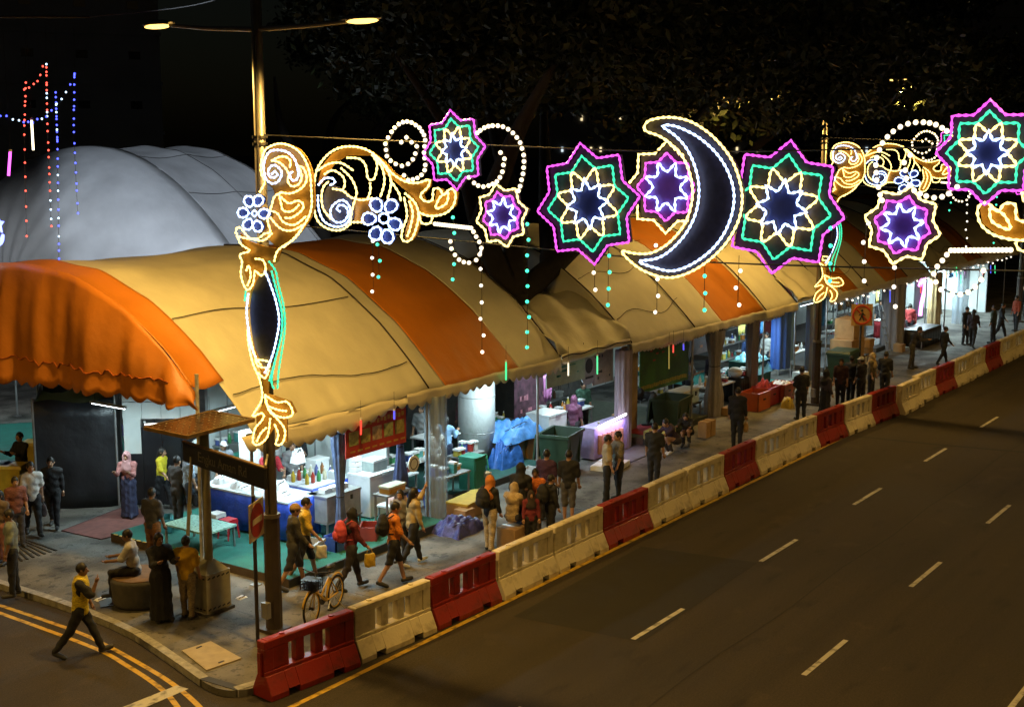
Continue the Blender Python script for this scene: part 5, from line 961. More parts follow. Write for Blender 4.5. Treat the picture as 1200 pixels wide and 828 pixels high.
# ------------------------------------------------------------------ left side: black tarpaulin booth and panels
TARP = mat('black_tarp', (.014, .015, .018), .38, var=.4, scale=1.5, bump=.7, bscale=2.5)
bt = thing('tarpaulin_booth', 'black tarpaulin covered booth standing past the brown carpet', 'booth', (20.4, 28, PV)); A_, B_ = G(45, 598), G(140, 592); dirv = (B_ - A_)[:2]; nv = np.array((-dirv[1], dirv[0])) / np.linalg.norm(dirv) * -1
if nv[1] < 0: nv = -nv
def wall_rows(p, q, z1, seed, n=40):
    L_ = []
    for i in range(n + 1):
        s_ = p[:2] + (q - p)[:2] * i / n; f_ = .03 * math.sin(i * .31 + seed) + .05 * math.sin(i * .17 + seed * 2)
        L_.append([(s_[0] + f_ * (1 - k / 6) * .6, s_[1] + f_ * (1 - k / 6), PV + (z1 - PV) * k / 6 + (.06 * math.sin(i * .2) if k == 6 else 0)) for k in range(7)])
    return L_
C_ = np.array([B_[0] + nv[0] * 2.4, B_[1] + nv[1] * 2.4, 0]); D_ = np.array([A_[0] + nv[0] * 2.4, A_[1] + nv[1] * 2.4, 0])
for k, (p, q) in enumerate(((A_, B_), (B_, C_), (C_, D_), (D_, A_))): MB().grid(wall_rows(np.array(p), np.array(q), 2.85, k)).build('tarp_wall', TARP, bt, True, thick=.008)
for p in (A_, B_, C_, D_): MB().cyl((p[0], p[1], PV), .03, 2.85, 6).build('pole', STEEL, bt)
MB().grid([[tuple(A_[:2] + (B_ - A_)[:2] * i / 8 + nv * 2.4 * j / 8) + (2.72 - .1 * math.sin(i) * math.sin(j),) for j in range(9)] for i in range(9)]).build('top_sheet', mat('olive_sheet', (.16, .18, .08), .7), bt, True)
# white fascia booth with black panels
E0 = B_ + np.array((.15, -.1, 0)); E1 = G(238, 590); wb = thing('panel_booth', 'booth of black panels under a long white tiled fascia behind the solar post', 'booth', (21.5, 25.5, PV)); dv = (E1 - E0)[:2]; rzb = math.atan2(dv[1], dv[0]); Lb = np.linalg.norm(dv)
for k in range(4):
    q = E0[:2] + dv * (k + .5) / 4; MB().box((q[0], q[1], PV + 1.0), (Lb / 4 - .01, .05, 2.0), rz=rzb).build('black_panel', TARP, wb)
    MB().box((q[0], q[1], 2.55), (Lb / 4 - .012, .07, .42), rz=rzb).build('fascia_tile', PANW, wb); MB().box((q[0], q[1], 2.98), (Lb / 4 - .012, .07, .40), rz=rzb).build('fascia_tile', PANW, wb)
q = E0[:2] + dv * .12; MB().box((q[0], q[1], 1.9), (Lb * .22, .09, .9), rz=rzb).build('fascia_end', PANW, wb)
tube_light((*(E0[:2] + dv * .28 + (-.1, -.12)), 2.22), (*(E0[:2] + dv * .75 + (-.1, -.12)), 2.26), .02, (1, .95, .85), 3, 'long white tube along the top of the black panels', wire=0)
cp = thing('floor_carpet', 'brown-red carpet spread on the pavement before the tarpaulin booth', 'carpet', G(150, 615)); P4 = [G(*p) for p in ((72, 622), (150, 592), (205, 612), (118, 632))]; MB().prism([(p[0], p[1], PV + .001) for p in P4], (0, 0, .012)).build('sheet', mat('brown_carpet', (.16, .06, .05), .95, var=.3), cp)
MB().tube([(p[0], p[1], PV + .012) for p in P4], .012, 4, closed=True).build('hem', mat('brown_hem', (.08, .03, .03), .9), cp)
gl = thing('floor_carpet', 'green carpet under the small white canopy', 'carpet', G(30, 520)); P4 = [G(*p) for p in ((-60, 560), (150, 545), (140, 490), (-60, 500))]; MB().prism([(p[0], p[1], PV + .001) for p in P4], (0, 0, .012)).build('sheet', TEAL, gl); MB().tube([(p[0], p[1], PV + .012) for p in P4], .012, 4, closed=True).build('hem', DARKM, gl)
def wbin(label, px, py, m_):
    p = G(px, py); o = thing('wheelie_bin', label, 'bin', p, 'wheelie bins by the tarpaulin booth', R(30)); MB().box((0, 0, .52), (.5, .6, .9)).build('tub', m_, o, world=False); MB().box((0, -.02, 1.0), (.56, .68, .08), taper=.9).build('lid', m_, o, world=False); MB().box((0, .32, .92), (.4, .06, .05)).build('handle', m_, o, world=False)
    for s_ in (-.22, .22): MB().tube([(s_ - .03, .25, .1), (s_ + .03, .25, .1)], .1, 10).build('wheel', RUBBER, o, world=False)
wbin('blue wheelie bin near the tarpaulin booth', 2, 588, mat('blue_bin', (.03, .12, .3), .4)); wbin('yellow wheelie bin beside the blue one', 17, 590, mat('yellow_bin', (.5, .36, .03), .4)); wbin('yellow wheelie bin against the tarpaulin booth', 42, 560, mat('yellow_bin', (.5, .36, .03), .4))
clothlump('sheeted_heap', 'violet-blue sheeted goods under the small white canopy', 'goods', 25.3, 34, PV, 2, 2, 1.4, mat('lilac_sheet', (.22, .2, .5), .6, var=.3), 51)
# ------------------------------------------------------------------ street furniture
sp = thing('solar_post', 'solar panel on a post above a striped battery cabinet', 'solar post', (16.95, 19.1, PV)); GP = mat('grey_green_paint', (.36, .33, .22), .5, var=.15)
cb = MB().box((0, 0, .42), (.62, .5, .80)).build('cabinet', GP, sp, world=False); MB().box((0, 0, .03), (.72, .6, .06)).build('plinth', CONC, sp, world=False); MB().box((0, 0, .93), (.58, .46, .22), taper=.28).build('cabinet_cap', GP, sp, world=False)
for z in (.12, .74):
    for k in range(5): MB().box((-.24 + .12 * k, -.252, z), (.07, .006, .03), ry=R(-20)).build('black_mark', BLACK, cb, world=False); MB().box((-.312, -.18 + .1 * k, z), (.006, .06, .03)).build('black_mark', BLACK, cb, world=False)
MB().cyl((0, 0, 1.0), .085, 2.68, 12).build('pole', GP, sp, True, world=False)
pan = MB().box((-.05, .05, 3.72), (1.65, 1.15, .05), rx=R(1), ry=R(-1)).build('panel', mat('solar_blue', (.045, .032, .022), .25, var=.2), sp, world=False)
dots = MB()
rot = Matrix.Rotation(R(-1), 3, 'Y') @ Matrix.Rotation(R(1), 3, 'X')
for i in range(10):
    for j in range(7):
        p = rot @ Vector((-.73 + .16 * i, -.48 + .16 * j, .029)); dots.box((p.x - .05, p.y + .05, p.z + 3.72), (.035, .010, .004), rx=R(1), ry=R(-1))
do = dots.build('cell_contacts', mat('silver_print', (.6, .55, .42), .4), pan, world=False); do['kind'] = 'stuff'
fr = MB()
for sx, sy, dx, dy in ((0, -1, 1.71, .04), (0, 1, 1.71, .04), (-1, 0, .04, 1.2), (1, 0, .04, 1.2)):
    p = rot @ Vector((sx * .84, sy * .59, 0)); fr.box((p.x - .05, p.y + .05, p.z + 3.72), (dx, dy, .07), rx=R(1), ry=R(-1))
fr.build('panel_frame', mat('bronze_frame', (.30, .19, .08), .45, .4), pan, world=False)
# street name sign
sn = thing('street_name_sign', 'dark street name sign reading Engku Aman Rd on a slanting stand', 'sign', G(204, 640)); Yn = None
a3 = np.array(PXp(217, 540, 17.9)); b3 = np.array(PXp(312, 545, 16.0)); base = G(204, 642)
pa, pb = PXp(216, 540, 16.75), PXp(311, 549, 16.15); d3 = pb - pa; rzs = math.atan2(d3[1], d3[0]); c3 = (pa + pb) / 2; Ls = math.hypot(d3[0], d3[1])
brd = MB().box(tuple(c3), (Ls, .05, .38), rz=rzs).build('board', mat('sign_black', (.02, .02, .022), .4, var=.2), sn); MB().box((c3[0], c3[1], c3[2] + .205), (Ls + .02, .07, .03), rz=rzs).build('top_rail', mat('bronze_frame', (.30, .19, .08), .45, .4), sn)
nrm = np.array((math.sin(rzs), -math.cos(rzs), 0)); tp = c3 + nrm * .03
tx = text('lettering', 'Engku Aman Rd', .27, mat('sign_grey_print', (.13, .12, .10), .5), sn, tuple(Vector(tp) - Vector(sn.location)), (R(90), 0, rzs), .003)
MB().tube([tuple(pb + np.array((0, 0, .05))), (16.86, 17.3, pb[2] + .05)], .022, 6).build('bracket', GP, sn)
for t in (.10,):
    q = pa + d3 * t; qb = (q[0] - .12, q[1] + .25, PV) if t < .3 else (q[0], q[1], PV); MB().tube([qb, (q[0], q[1], q[2] + .1)], .035, 8).build('leg', GP, sn)
# no-entry sign
ne = thing('no_entry_sign', 'no entry sign with red disc on a thin pole beside the corner barrier', 'sign', (16.32, 17.15, PV)); MB().cyl((16.32, 17.15, PV), .035, 2.75, 8).build('pole', DARKM, ne); yw = R(24); nx_ = np.array((math.sin(yw), -math.cos(yw), 0)); cN = np.array((16.32, 17.15, 2.42))
MB().box(tuple(cN + nx_ * .045), (.68, .02, .70), rz=yw).build('plate', mat('sign_cream', (.6, .5, .3), .4), ne)
def disc(c, r, n_, t, nm, m_, par, hole=0.):
    u_ = np.array((-n_[1], n_[0], 0)); P_ = [tuple(c + u_ * r * math.cos(a) + zv * r * math.sin(a)) for a in np.linspace(0, 2 * math.pi, 28, endpoint=False)]; return MB().prism(P_, tuple(n_ * t)).build(nm, m_, par)
disc(cN + nx_ * .056, .31, nx_, .006, 'red_disc', mat('sign_red', (.35, .015, .012), .4), ne); MB().box(tuple(cN + nx_ * .066), (.46, .008, .11), rz=yw).build('white_bar', mat('sign_cream', (.6, .5, .3), .4), ne)
# round prohibition sign
pr = thing('prohibition_sign', 'round red-ringed no pedestrians sign on a square board past the farther lamp post', 'sign', (48.9, 17.9, PV)); MB().cyl((48.9, 17.9, PV), .04, 2.9, 8).build('pole', DARKM, pr); yw2 = R(-50); n2_ = np.array((math.sin(yw2), -math.cos(yw2), 0)); cP = np.array((48.9, 17.9, 2.62))
MB().box(tuple(cP + n2_ * .05), (.84, .02, .84), rz=yw2).build('plate', mat('sign_orange_board', (.42, .25, .09), .5), pr); u2_ = np.array((math.cos(yw2), math.sin(yw2), 0))
MB().tube([tuple(cP + n2_ * .065 + (u2_ * math.cos(a) + zv * math.sin(a)) * .35) for a in np.linspace(0, 2 * math.pi, 26, endpoint=False)], .04, 6, closed=True).build('red_ring', mat('sign_red2', (.45, .05, .02), .4), pr)
MB().tube([tuple(cP + n2_ * .068 + (u2_ * math.cos(R(135)) + zv * math.sin(R(135))) * .33), tuple(cP + n2_ * .068 + (u2_ * math.cos(R(-45)) + zv * math.sin(R(-45))) * .33)], .03, 6).build('red_slash', mat('sign_red2', (.45, .05, .02), .4), pr)
pic = MB(); pic.tube([tuple(cP + n2_ * .06 + zv * .08), tuple(cP + n2_ * .06 - zv * .04)], .055, 6); pic.sph(tuple(cP + n2_ * .06 + zv * .17), .05, 8, 6)
for s_ in (-1, 1): pic.tube([tuple(cP + n2_ * .06 - zv * .03), tuple(cP + n2_ * .06 - zv * .22 + u2_ * .09 * s_)], .028, 5); pic.tube([tuple(cP + n2_ * .06 + zv * .08), tuple(cP + n2_ * .06 - zv * .03 + u2_ * .13 * s_)], .022, 5)
pic.build('walking_figure', MK, pr)
# round concrete planter seat
pp = G(166, 705); pl_ = thing('planter_seat', 'dark round concrete planter used as a seat near the kerb', 'planter', pp); MB().tube([(0, 0, 0), (0, 0, .08), (0, 0, .52), (0, 0, .58)], [.52, .56, .60, .58], 20).build('drum', mat('dark_concrete', (.075, .07, .065), .85, var=.3, scale=5, bump=.3), pl_, True, world=False)
MB().cyl((0, 0, .57), .56, .03, 20).build('top_slab', mat('brown_slab', (.20, .12, .06), .8, var=.3), pl_, world=False)
# paper and litter by the platform
for k, (px, py) in enumerate(((262, 688), (343, 668), (283, 700), (118, 702), (605, 588))):
    p = G(px, py); clothlump('litter', ['crumpled white', 'flat white', 'small grey', 'folded white', 'torn white'][k] + ' paper scrap on the pavement', 'litter', p[0], p[1], PV, .22, .16, .05, PAP, 70 + k, 8, 'paper scraps on the pavement')
# ------------------------------------------------------------------ bicycle
def bicycle(pf, pr_, label):
    d = (pf - pr_)[:2]; L = np.linalg.norm(d); rz = math.atan2(d[1], d[0]); o = thing('bicycle', label, 'bicycle', (pr_[0], pr_[1], PV), None, rz); w = 1.02; Rw = .32
    YB = mat('bike_yellow', (.55, .33, .02), .35, var=.1)
    for nm, x in (('wheel', 0), ('wheel', w)):
        rim = MB().tube([(x + (Rw - .03) * math.cos(a), 0, Rw + (Rw - .03) * math.sin(a)) for a in np.linspace(0, 2 * math.pi, 28, endpoint=False)], .012, 5, closed=True).build('wheel', YB, o, True, world=False)
        MB().tube([(x + Rw * math.cos(a), 0, Rw + Rw * math.sin(a)) for a in np.linspace(0, 2 * math.pi, 28, endpoint=False)], .024, 6, closed=True).build('tyre', RUBBER, rim, True, world=False)
        sk = MB(); [sk.tube([(x, .02 * (-1) ** i, Rw), (x + .29 * math.cos(i * .449), 0, Rw + .29 * math.sin(i * .449))], .003, 3) for i in range(14)]; sk.build('spokes', STEEL, rim, world=False)
        MB().tube([(x, -.05, Rw), (x, .05, Rw)], .03, 8).build('hub', DARKM, rim, world=False)
        MB().tube([(x + .37 * math.cos(a), 0, Rw + .37 * math.sin(a)) for a in np.linspace(.3, 2.5, 12)], .02, 5).build('mudguard', YB, o, True, world=False)
    fr_ = MB(); bb = (.42, 0, .28); st = (.28, 0, .72); hd = (.86, 0, .78); hb = (.89, 0, .62)
    for a, c_, r in ((bb, st, .02), (bb, hb, .026), (st, (.62, 0, .44), .018), (hd, hb, .024), (bb, (0, .05, Rw), .014), (bb, (0, -.05, Rw), .014), (st, (0, .05, Rw), .012), (st, (0, -.05, Rw), .012)): fr_.tube([a, c_], r, 8)
    fr_.build('frame', YB, o, True, world=False)
    fk = MB(); [fk.tube([hb, (w, s_ * .05, Rw)], .014, 6) for s_ in (-1, 1)]; fk.build('fork', YB, o, True, world=False)
    MB().tube([st, (.25, 0, .88)], .014, 6).build('seat_post', STEEL, o, world=False); MB().sph((.22, 0, .91), (.15, .09, .045), 10, 6).build('saddle', BLACK, o, True, world=False)
    MB().tube([hd, (.84, 0, .95), ], .015, 6).build('stem', STEEL, o, world=False); hbm = MB().tube([(.74, .30, .99), (.84, .2, 1.0), (.85, 0, .96), (.84, -.2, 1.0), (.74, -.30, .99)], .012, 6).build('handlebar', BLACK, o, True, world=False)
    for s_ in (-1, 1): MB().tube([(.68, s_ * .31, .985), (.78, s_ * .28, .99)], .018, 6).build('grip', BLACK, hbm, world=False)
    bk = MB(); [bk.box((1.0, 0, .72 + .06 * k), (.3, .34, .008)) for k in range(4)]; [bk.box((.86 + .28 * i, -.16 + .08 * j, .82), (.008, .008, .22)) for i in range(2) for j in range(5)]; [bk.box((.9 + .07 * i, s_ * .17, .82), (.008, .008, .22)) for i in range(4) for s_ in (-1, 1)]; bk.build('basket', BLACK, o, world=False)
    cr_ = MB().tube([(.42, -.06, .28), (.42, -.08, .28)], .09, 16).build('chainring', DARKM, o, world=False)
    for s_ in (-1, 1): MB().tube([(.42, s_ * .08, .28), (.42 + .12 * s_, s_ * .1, .28 - .12 * s_)], .01, 5).build('crank', STEEL, o, world=False); MB().box((.42 + .12 * s_, s_ * .15, .28 - .12 * s_), (.09, .08, .02)).build('pedal', BLACK, o, world=False)
    MB().tube([(.1, .04, .26), (.02, .2, .0)], .01, 5).build('kickstand', STEEL, o, world=False); return o
bicycle(G(357, 738), G(394, 711), 'yellow bicycle with black basket parked behind the corner barriers')

# ------------------------------------------------------------------ stall clutter
def rack(label, x, y, w, h, n, seed, z=PL):
    o = thing('steel_rack', label, 'rack', (x, y, z), 'steel racks in the stalls')
    for sx in (-1, 1):
        for sy in (-1, 1): MB().box((x + sx * w / 2, y + sy * .2, z + h / 2), (.035, .035, h)).build('upright', STEEL, o)
    for k in range(n):
        zz = z + .1 + (h - .15) * k / (n - 1); MB().box((x, y, zz), (w, .42, .025)).build('shelf', STEEL, o)
        if k < n - 1: goods('shelf %s of ' % ('low middle upper top'.split()[k % 4]) + label, x, y, zz + .013, max(3, int(w / .28)), seed + k, w * .94, .2, 'goods on the steel racks')
rack('the steel rack behind the blue counter', 23.2, 24.9, 1.5, 1.9, 4, 61); rack('the steel rack by the printed cloth', 26.4, 24.9, 2.2, 1.8, 4, 66); rack('the steel rack behind the drinks table', 32.8, 23.6, 2.6, 1.9, 4, 72, PV); rack('the steel rack behind the bowls table', 41.0, 22.6, 2.4, 1.7, 4, 77, PV); rack('the steel rack behind the blue sheets', 46.8, 22.4, 2.6, 1.9, 4, 83, PV); rack('the steel rack in the far snack stall', 59.6, 22.8, 3.0, 1.9, 4, 88, PV)
rgh = random.Random(19)
def hung(label, x, y, z, w, h, col, seed):
    o = thing('hanging_cloth', label, 'cloth', (x, y, z), 'cloths and bags hung inside the stalls'); rows = [[(x - w / 2 + w * i / 12 * (1 - .15 * k / 6), y + .04 * math.sin(i * 1.3 + seed) * k / 6, z - h * k / 6 - (.05 * math.sin(i + seed) if k == 6 else 0)) for k in range(7)] for i in range(13)]
    MB().grid(rows).build('cloth', mat('hung_%d' % seed, col, .7, var=.5, scale=7), o, True, thick=.006); MB().tube([(x, y, z), (x, y, z + .3)], .006, 4).build('hook', WIRE, o)
HC_ = [((.05, .2, .42), 'blue'), ((.42, .05, .05), 'red'), ((.5, .42, .1), 'yellow'), ((.1, .28, .14), 'green'), ((.55, .55, .52), 'white'), ((.25, .08, .2), 'plum'), ((.4, .2, .05), 'orange-brown'), ((.06, .06, .09), 'black')]
for k, (x, y, z, nm) in enumerate(((24.9, 22.6, 2.9, 'behind the plastic curtain'), (25.6, 23.6, 2.8, 'by the printed cloth'), (27.6, 24.2, 2.9, 'behind the white-topped counter'), (30.3, 23.8, 2.9, 'past the round column'), (31.2, 20.6, 2.6, 'over the chest freezer'), (32.0, 22.8, 2.8, 'behind the drinks table'), (33.2, 20.4, 2.9, 'by the brown poster'), (35.0, 22.6, 2.7, 'by the tan cloth wall'), (40.0, 21.2, 2.8, 'by the knotted curtain'), (43.0, 21.4, 2.8, 'above the black table'), (44.2, 22.2, 2.9, 'above the sheeted stand'), (46.0, 21.5, 2.8, 'between the blue sheets'), (47.2, 21.2, 2.9, 'at the link canopy'), (48.8, 20.8, 2.9, 'over the white rack'), (49.8, 20.2, 2.9, 'before the glass stall'), (50.6, 20.2, 2.9, 'beside the glass stall'), (56.2, 20.4, 2.9, 'at the wide curtain'), (58.2, 20.6, 2.9, 'at the snack stall entrance'), (59.4, 21.6, 2.9, 'inside the snack stall'), (62.6, 20.8, 2.9, 'by the beige curtain'), (66.0, 20.6, 2.9, 'past the neon'), (68.5, 20.4, 2.9, 'in the end stall'), (71, 20.4, 2.9, 'at the very end stall'))):
    c_, n_ = HC_[(k * 5 + k // 3) % 8]; hung(f'{n_} cloth hung {nm}', x, y, z, rgh.uniform(.4, .9), rgh.uniform(.6, 1.2), c_, k)
for k, (x, y, nm) in enumerate(((27.9, 20.6, 'at the platform front by the blue tarpaulin'), (31.2, 19.95, 'against the chest freezer'), (34.2, 19.9, 'beside the mauve curtain'), (39.9, 19.0, 'below the bowls table'), (46.3, 19.2, 'before the light blue sheet'), (52.4, 18.9, 'before the glass stall'), (56.4, 18.9, 'beside the step ladder'), (61.8, 19.2, 'before the snack counter'))):
    n2 = 1 + k % 3; zz = PV
    for j in range(n2):
        hh = rgh.uniform(.25, .4); carton('carton', ['bottom', 'second', 'top'][j] + f' carton stacked {nm}', x + rgh.uniform(-.05, .05), y, zz, (rgh.uniform(.4, .6), .4, hh), [CARD, CARD, WHITEP][(k + j) % 3], rz=rgh.uniform(-.3, .3), group='cartons stacked at the stall fronts'); zz += hh + .004
for k, (x, y) in enumerate(((24.9, 20.4), (28.3, 20.9), (33.9, 20.5))): stool(['blue plastic stool by the plastic curtain', 'green plastic stool by the white-topped counter', 'red plastic stool by the drinks table'][k], x, y, PV if k != 1 else PL, mat('stool_%d' % k, [(.05, .12, .5), (.05, .3, .12), (.5, .03, .03)][k], .4))

# more clutter between the column and the drinks table, hiding the tree foot
banner('stall_banner', 'dark patterned cloth screen hung before the tree trunk', 32.0, 21.75, .9, 3.0, 1.7, mat('plum_print_cloth', (.10, .04, .06), .7, var=.9, scale=5), 9, mat('pink_print', (.5, .2, .25), .6), 31)
table('narrow side table stacked with tubs past the round column', 31.0, 22.2, 1.0, .5, .95, STEEL, PV); goods('the narrow side table', 31.0, 22.2, PV + .95, 6, 121, .9, .3)
table('glass-topped low table before the white-topped counter', 27.4, 20.7, 1.1, .5, .7, STEEL); goods('the glass-topped low table', 27.4, 20.7, PL + .7, 6, 131, 1.0, .3)
table('trestle table of trays beside the wire rack table', 24.9, 20.9, .9, .5, .8, WHITEP, PV); goods('the trestle table of trays', 24.9, 20.9, PV + .8, 5, 137, .8, .3)
for k, (x, y, z, c_, nm) in enumerate(((20.9, 19.35, PL, (.05, .1, .4), 'blue'), (20.2, 19.5, PL, (.5, .5, .48), 'white'), (21.9, 19.3, PL, (.3, .05, .04), 'red'), (19.6, 23.6, PL, (.05, .25, .3), 'teal'), (26.2, 19.3, PV, (.4, .3, .1), 'ochre'), (28.9, 19.6, PV, (.5, .5, .5), 'pale grey'))): crate(f'{nm} plastic crate on the floor ' + ('of the counter stall' if x < 24 else 'before the round column platform'), x, y, z, .55, .4, .32, mat('crate_%d' % k, c_, .4, var=.15), rz=.3 * k)
for k in range(9):                                                                     # ice-white foam boxes on the counter stall floor and trunk
    carton('foam_tray', ['single', 'lower', 'upper'][k % 3] + ' white foam tray on the ' + ['metal trunk', 'chest freezer', 'second counter'][k // 3], [21.6, 23.2, 22.2][k // 3] + .28 * (k % 3) * (k // 3 != 1), [20.35, 20.85, 21.95][k // 3], PL + [.95, 1.05, .9][k // 3] + (.13 * (k % 3) if k // 3 == 1 else 0), (.25, .2, .12), PAP, group='white foam trays in the counter stall', lid=None)
# rows of bare warm bulbs strung along the far eaves
for x0, x1, nm in ((49.5, 55, 'over the glass stall'), (55, 61.5, 'over the far snack stall'), (62, 68, 'over the neon stall'), (68, 76, 'at the far end')):
    o = thing('eave_bulb_string', 'string of warm bulbs under the eave ' + nm, 'bulb string', (x0, 19.3, 2.95), 'warm bulb strings under the far eaves'); MB().tube([(x, 19.3, 2.95 - .12 * math.sin((x - x0) * 2) ** 2) for x in np.linspace(x0, x1, 30)], .006, 4).build('cord', WIRE, o)
    for i in range(9):
        x = x0 + (x1 - x0) * (i + .5) / 9; q = bpy.data.objects.new('bulb', dm['white']); COL.objects.link(q); q.parent = o; q.location = (x - x0, 0, -.12 * math.sin((x - x0) * 2) ** 2 - .04); q.scale = (1.4, 1.4, 1.4)

rack('the steel rack past the drinks table', 35.2, 23.4, 2.4, 1.9, 4, 143, PV)
for k, (x, y, h_) in enumerate(((33.2, 22.9, .9), (34.0, 22.5, 1.1), (34.8, 22.3, .8), (35.5, 22.4, 1.2), (36.2, 22.2, .9))): hung(['olive', 'rust', 'ivory', 'navy', 'rose'][k] + ' garment hung past the drinks table', x, y, 2.95, .6, h_, [(.14, .15, .05), (.32, .1, .04), (.5, .46, .36), (.04, .06, .16), (.42, .14, .16)][k], 40 + k)
# ------------------------------------------------------------------ people
def cone_sdf(P, a, b, ra, rb):
    a = np.asarray(a, np.float32); b = np.asarray(b, np.float32); ab = b - a; L2 = max(1e-9, float(ab @ ab)); t = np.clip(((P - a) @ ab) / L2, 0, 1)
    return np.linalg.norm(P - (a + t[:, None] * ab), axis=1) - (ra + (rb - ra) * t)
def ell_sdf(P, c, r):
    r = np.asarray(r, np.float32); q = (P - np.asarray(c, np.float32)) / r; k = np.linalg.norm(q, axis=1); return (k - 1) * r.min()
def smin(a, b, k): h = np.clip(.5 + .5 * (b - a) / k, 0, 1); return b + (a - b) * h - k * h * (1 - h)
def nets(fn, lo, hi, h):
    n = np.maximum(3, np.ceil((hi - lo) / h).astype(int) + 1); ax = [lo[k] + h * np.arange(n[k]) for k in range(3)]
    Gd = np.stack(np.meshgrid(*ax, indexing='ij'), -1).reshape(-1, 3).astype(np.float32); v = fn(Gd).reshape(n); s = v < 0
    c = np.zeros(n - 1, np.int8)
    offs = [(i, j, k) for i in (0, 1) for j in (0, 1) for k in (0, 1)]; sl = lambda o: tuple(slice(o[d], n[d] - 1 + o[d]) for d in range(3))
    for o in offs: c += s[sl(o)]
    act = (c > 0) & (c < 8); idx = -np.ones(n - 1, int); ii = np.argwhere(act)
    if len(ii) == 0: return np.zeros((0, 3)), []
    idx[act] = np.arange(len(ii)); acc = np.zeros((len(ii), 3)); cnt = np.zeros(len(ii))
    V8 = {o: v[ii[:, 0] + o[0], ii[:, 1] + o[1], ii[:, 2] + o[2]] for o in offs}
    for o in offs:
        for d in range(3):
            if o[d] == 0:
                p = list(o); p[d] = 1; p = tuple(p); a, b_ = V8[o], V8[p]; m_ = (a < 0) != (b_ < 0); t = np.where(m_, a / np.where(m_, a - b_, 1), 0); q = np.tile(np.array(o, float), (len(ii), 1)); q[:, d] = t
                acc[m_] += q[m_]; cnt[m_] += 1
    verts = lo + h * (ii + acc / np.maximum(cnt, 1)[:, None]); faces = []
    for d in range(3):
        e1, e2 = (d + 1) % 3, (d + 2) % 3; A = [slice(None)] * 3; B = [slice(None)] * 3; A[d] = slice(0, n[d] - 1); B[d] = slice(1, n[d]); ch = s[tuple(A)] != s[tuple(B)]
        q = np.argwhere(ch); ok = (q[:, e1] > 0) & (q[:, e2] > 0) & (q[:, e1] < n[e1] - 1) & (q[:, e2] < n[e2] - 1); q = q[ok]
        def I(o1, o2): r = q.copy(); r[:, e1] -= o1; r[:, e2] -= o2; return idx[r[:, 0], r[:, 1], r[:, 2]]
        Q = np.stack([I(1, 1), I(0, 1), I(0, 0), I(1, 0)], 1); fl = ~s[q[:, 0], q[:, 1], q[:, 2]]; Q[fl] = Q[fl][:, ::-1]; faces += Q.tolist()
    return verts, faces
SKIN = {k: mat('skin_' + k, c, .5, var=.1) for k, c in (('tan', (.36, .20, .12)), ('brown', (.20, .105, .06)), ('light', (.48, .30, .20)))}
HAIRM = mat('black_hair', (.012, .010, .009), .5, var=.3, scale=30); EYE = mat('eye_dark', (.01, .01, .01), .3); SHOE = mat('dark_shoe', (.03, .03, .03), .5); SHOEW = mat('white_shoe', (.5, .5, .48), .5); LIP = mat('lip', (.25, .09, .07), .5)
CL = {}
def cloth(col, nm=None):
    k = 'cloth_%02d_%02d_%02d' % tuple(int(c * 99) for c in col); pat = sum(int(c * 999) for c in col) % 4
    return mat(k, col, .85, var=.22 if pat < 3 else .55, scale=9 if pat < 3 else 22, bump=.4, bscale=14, stretch=(1, 1, 3.2) if pat == 3 else None)
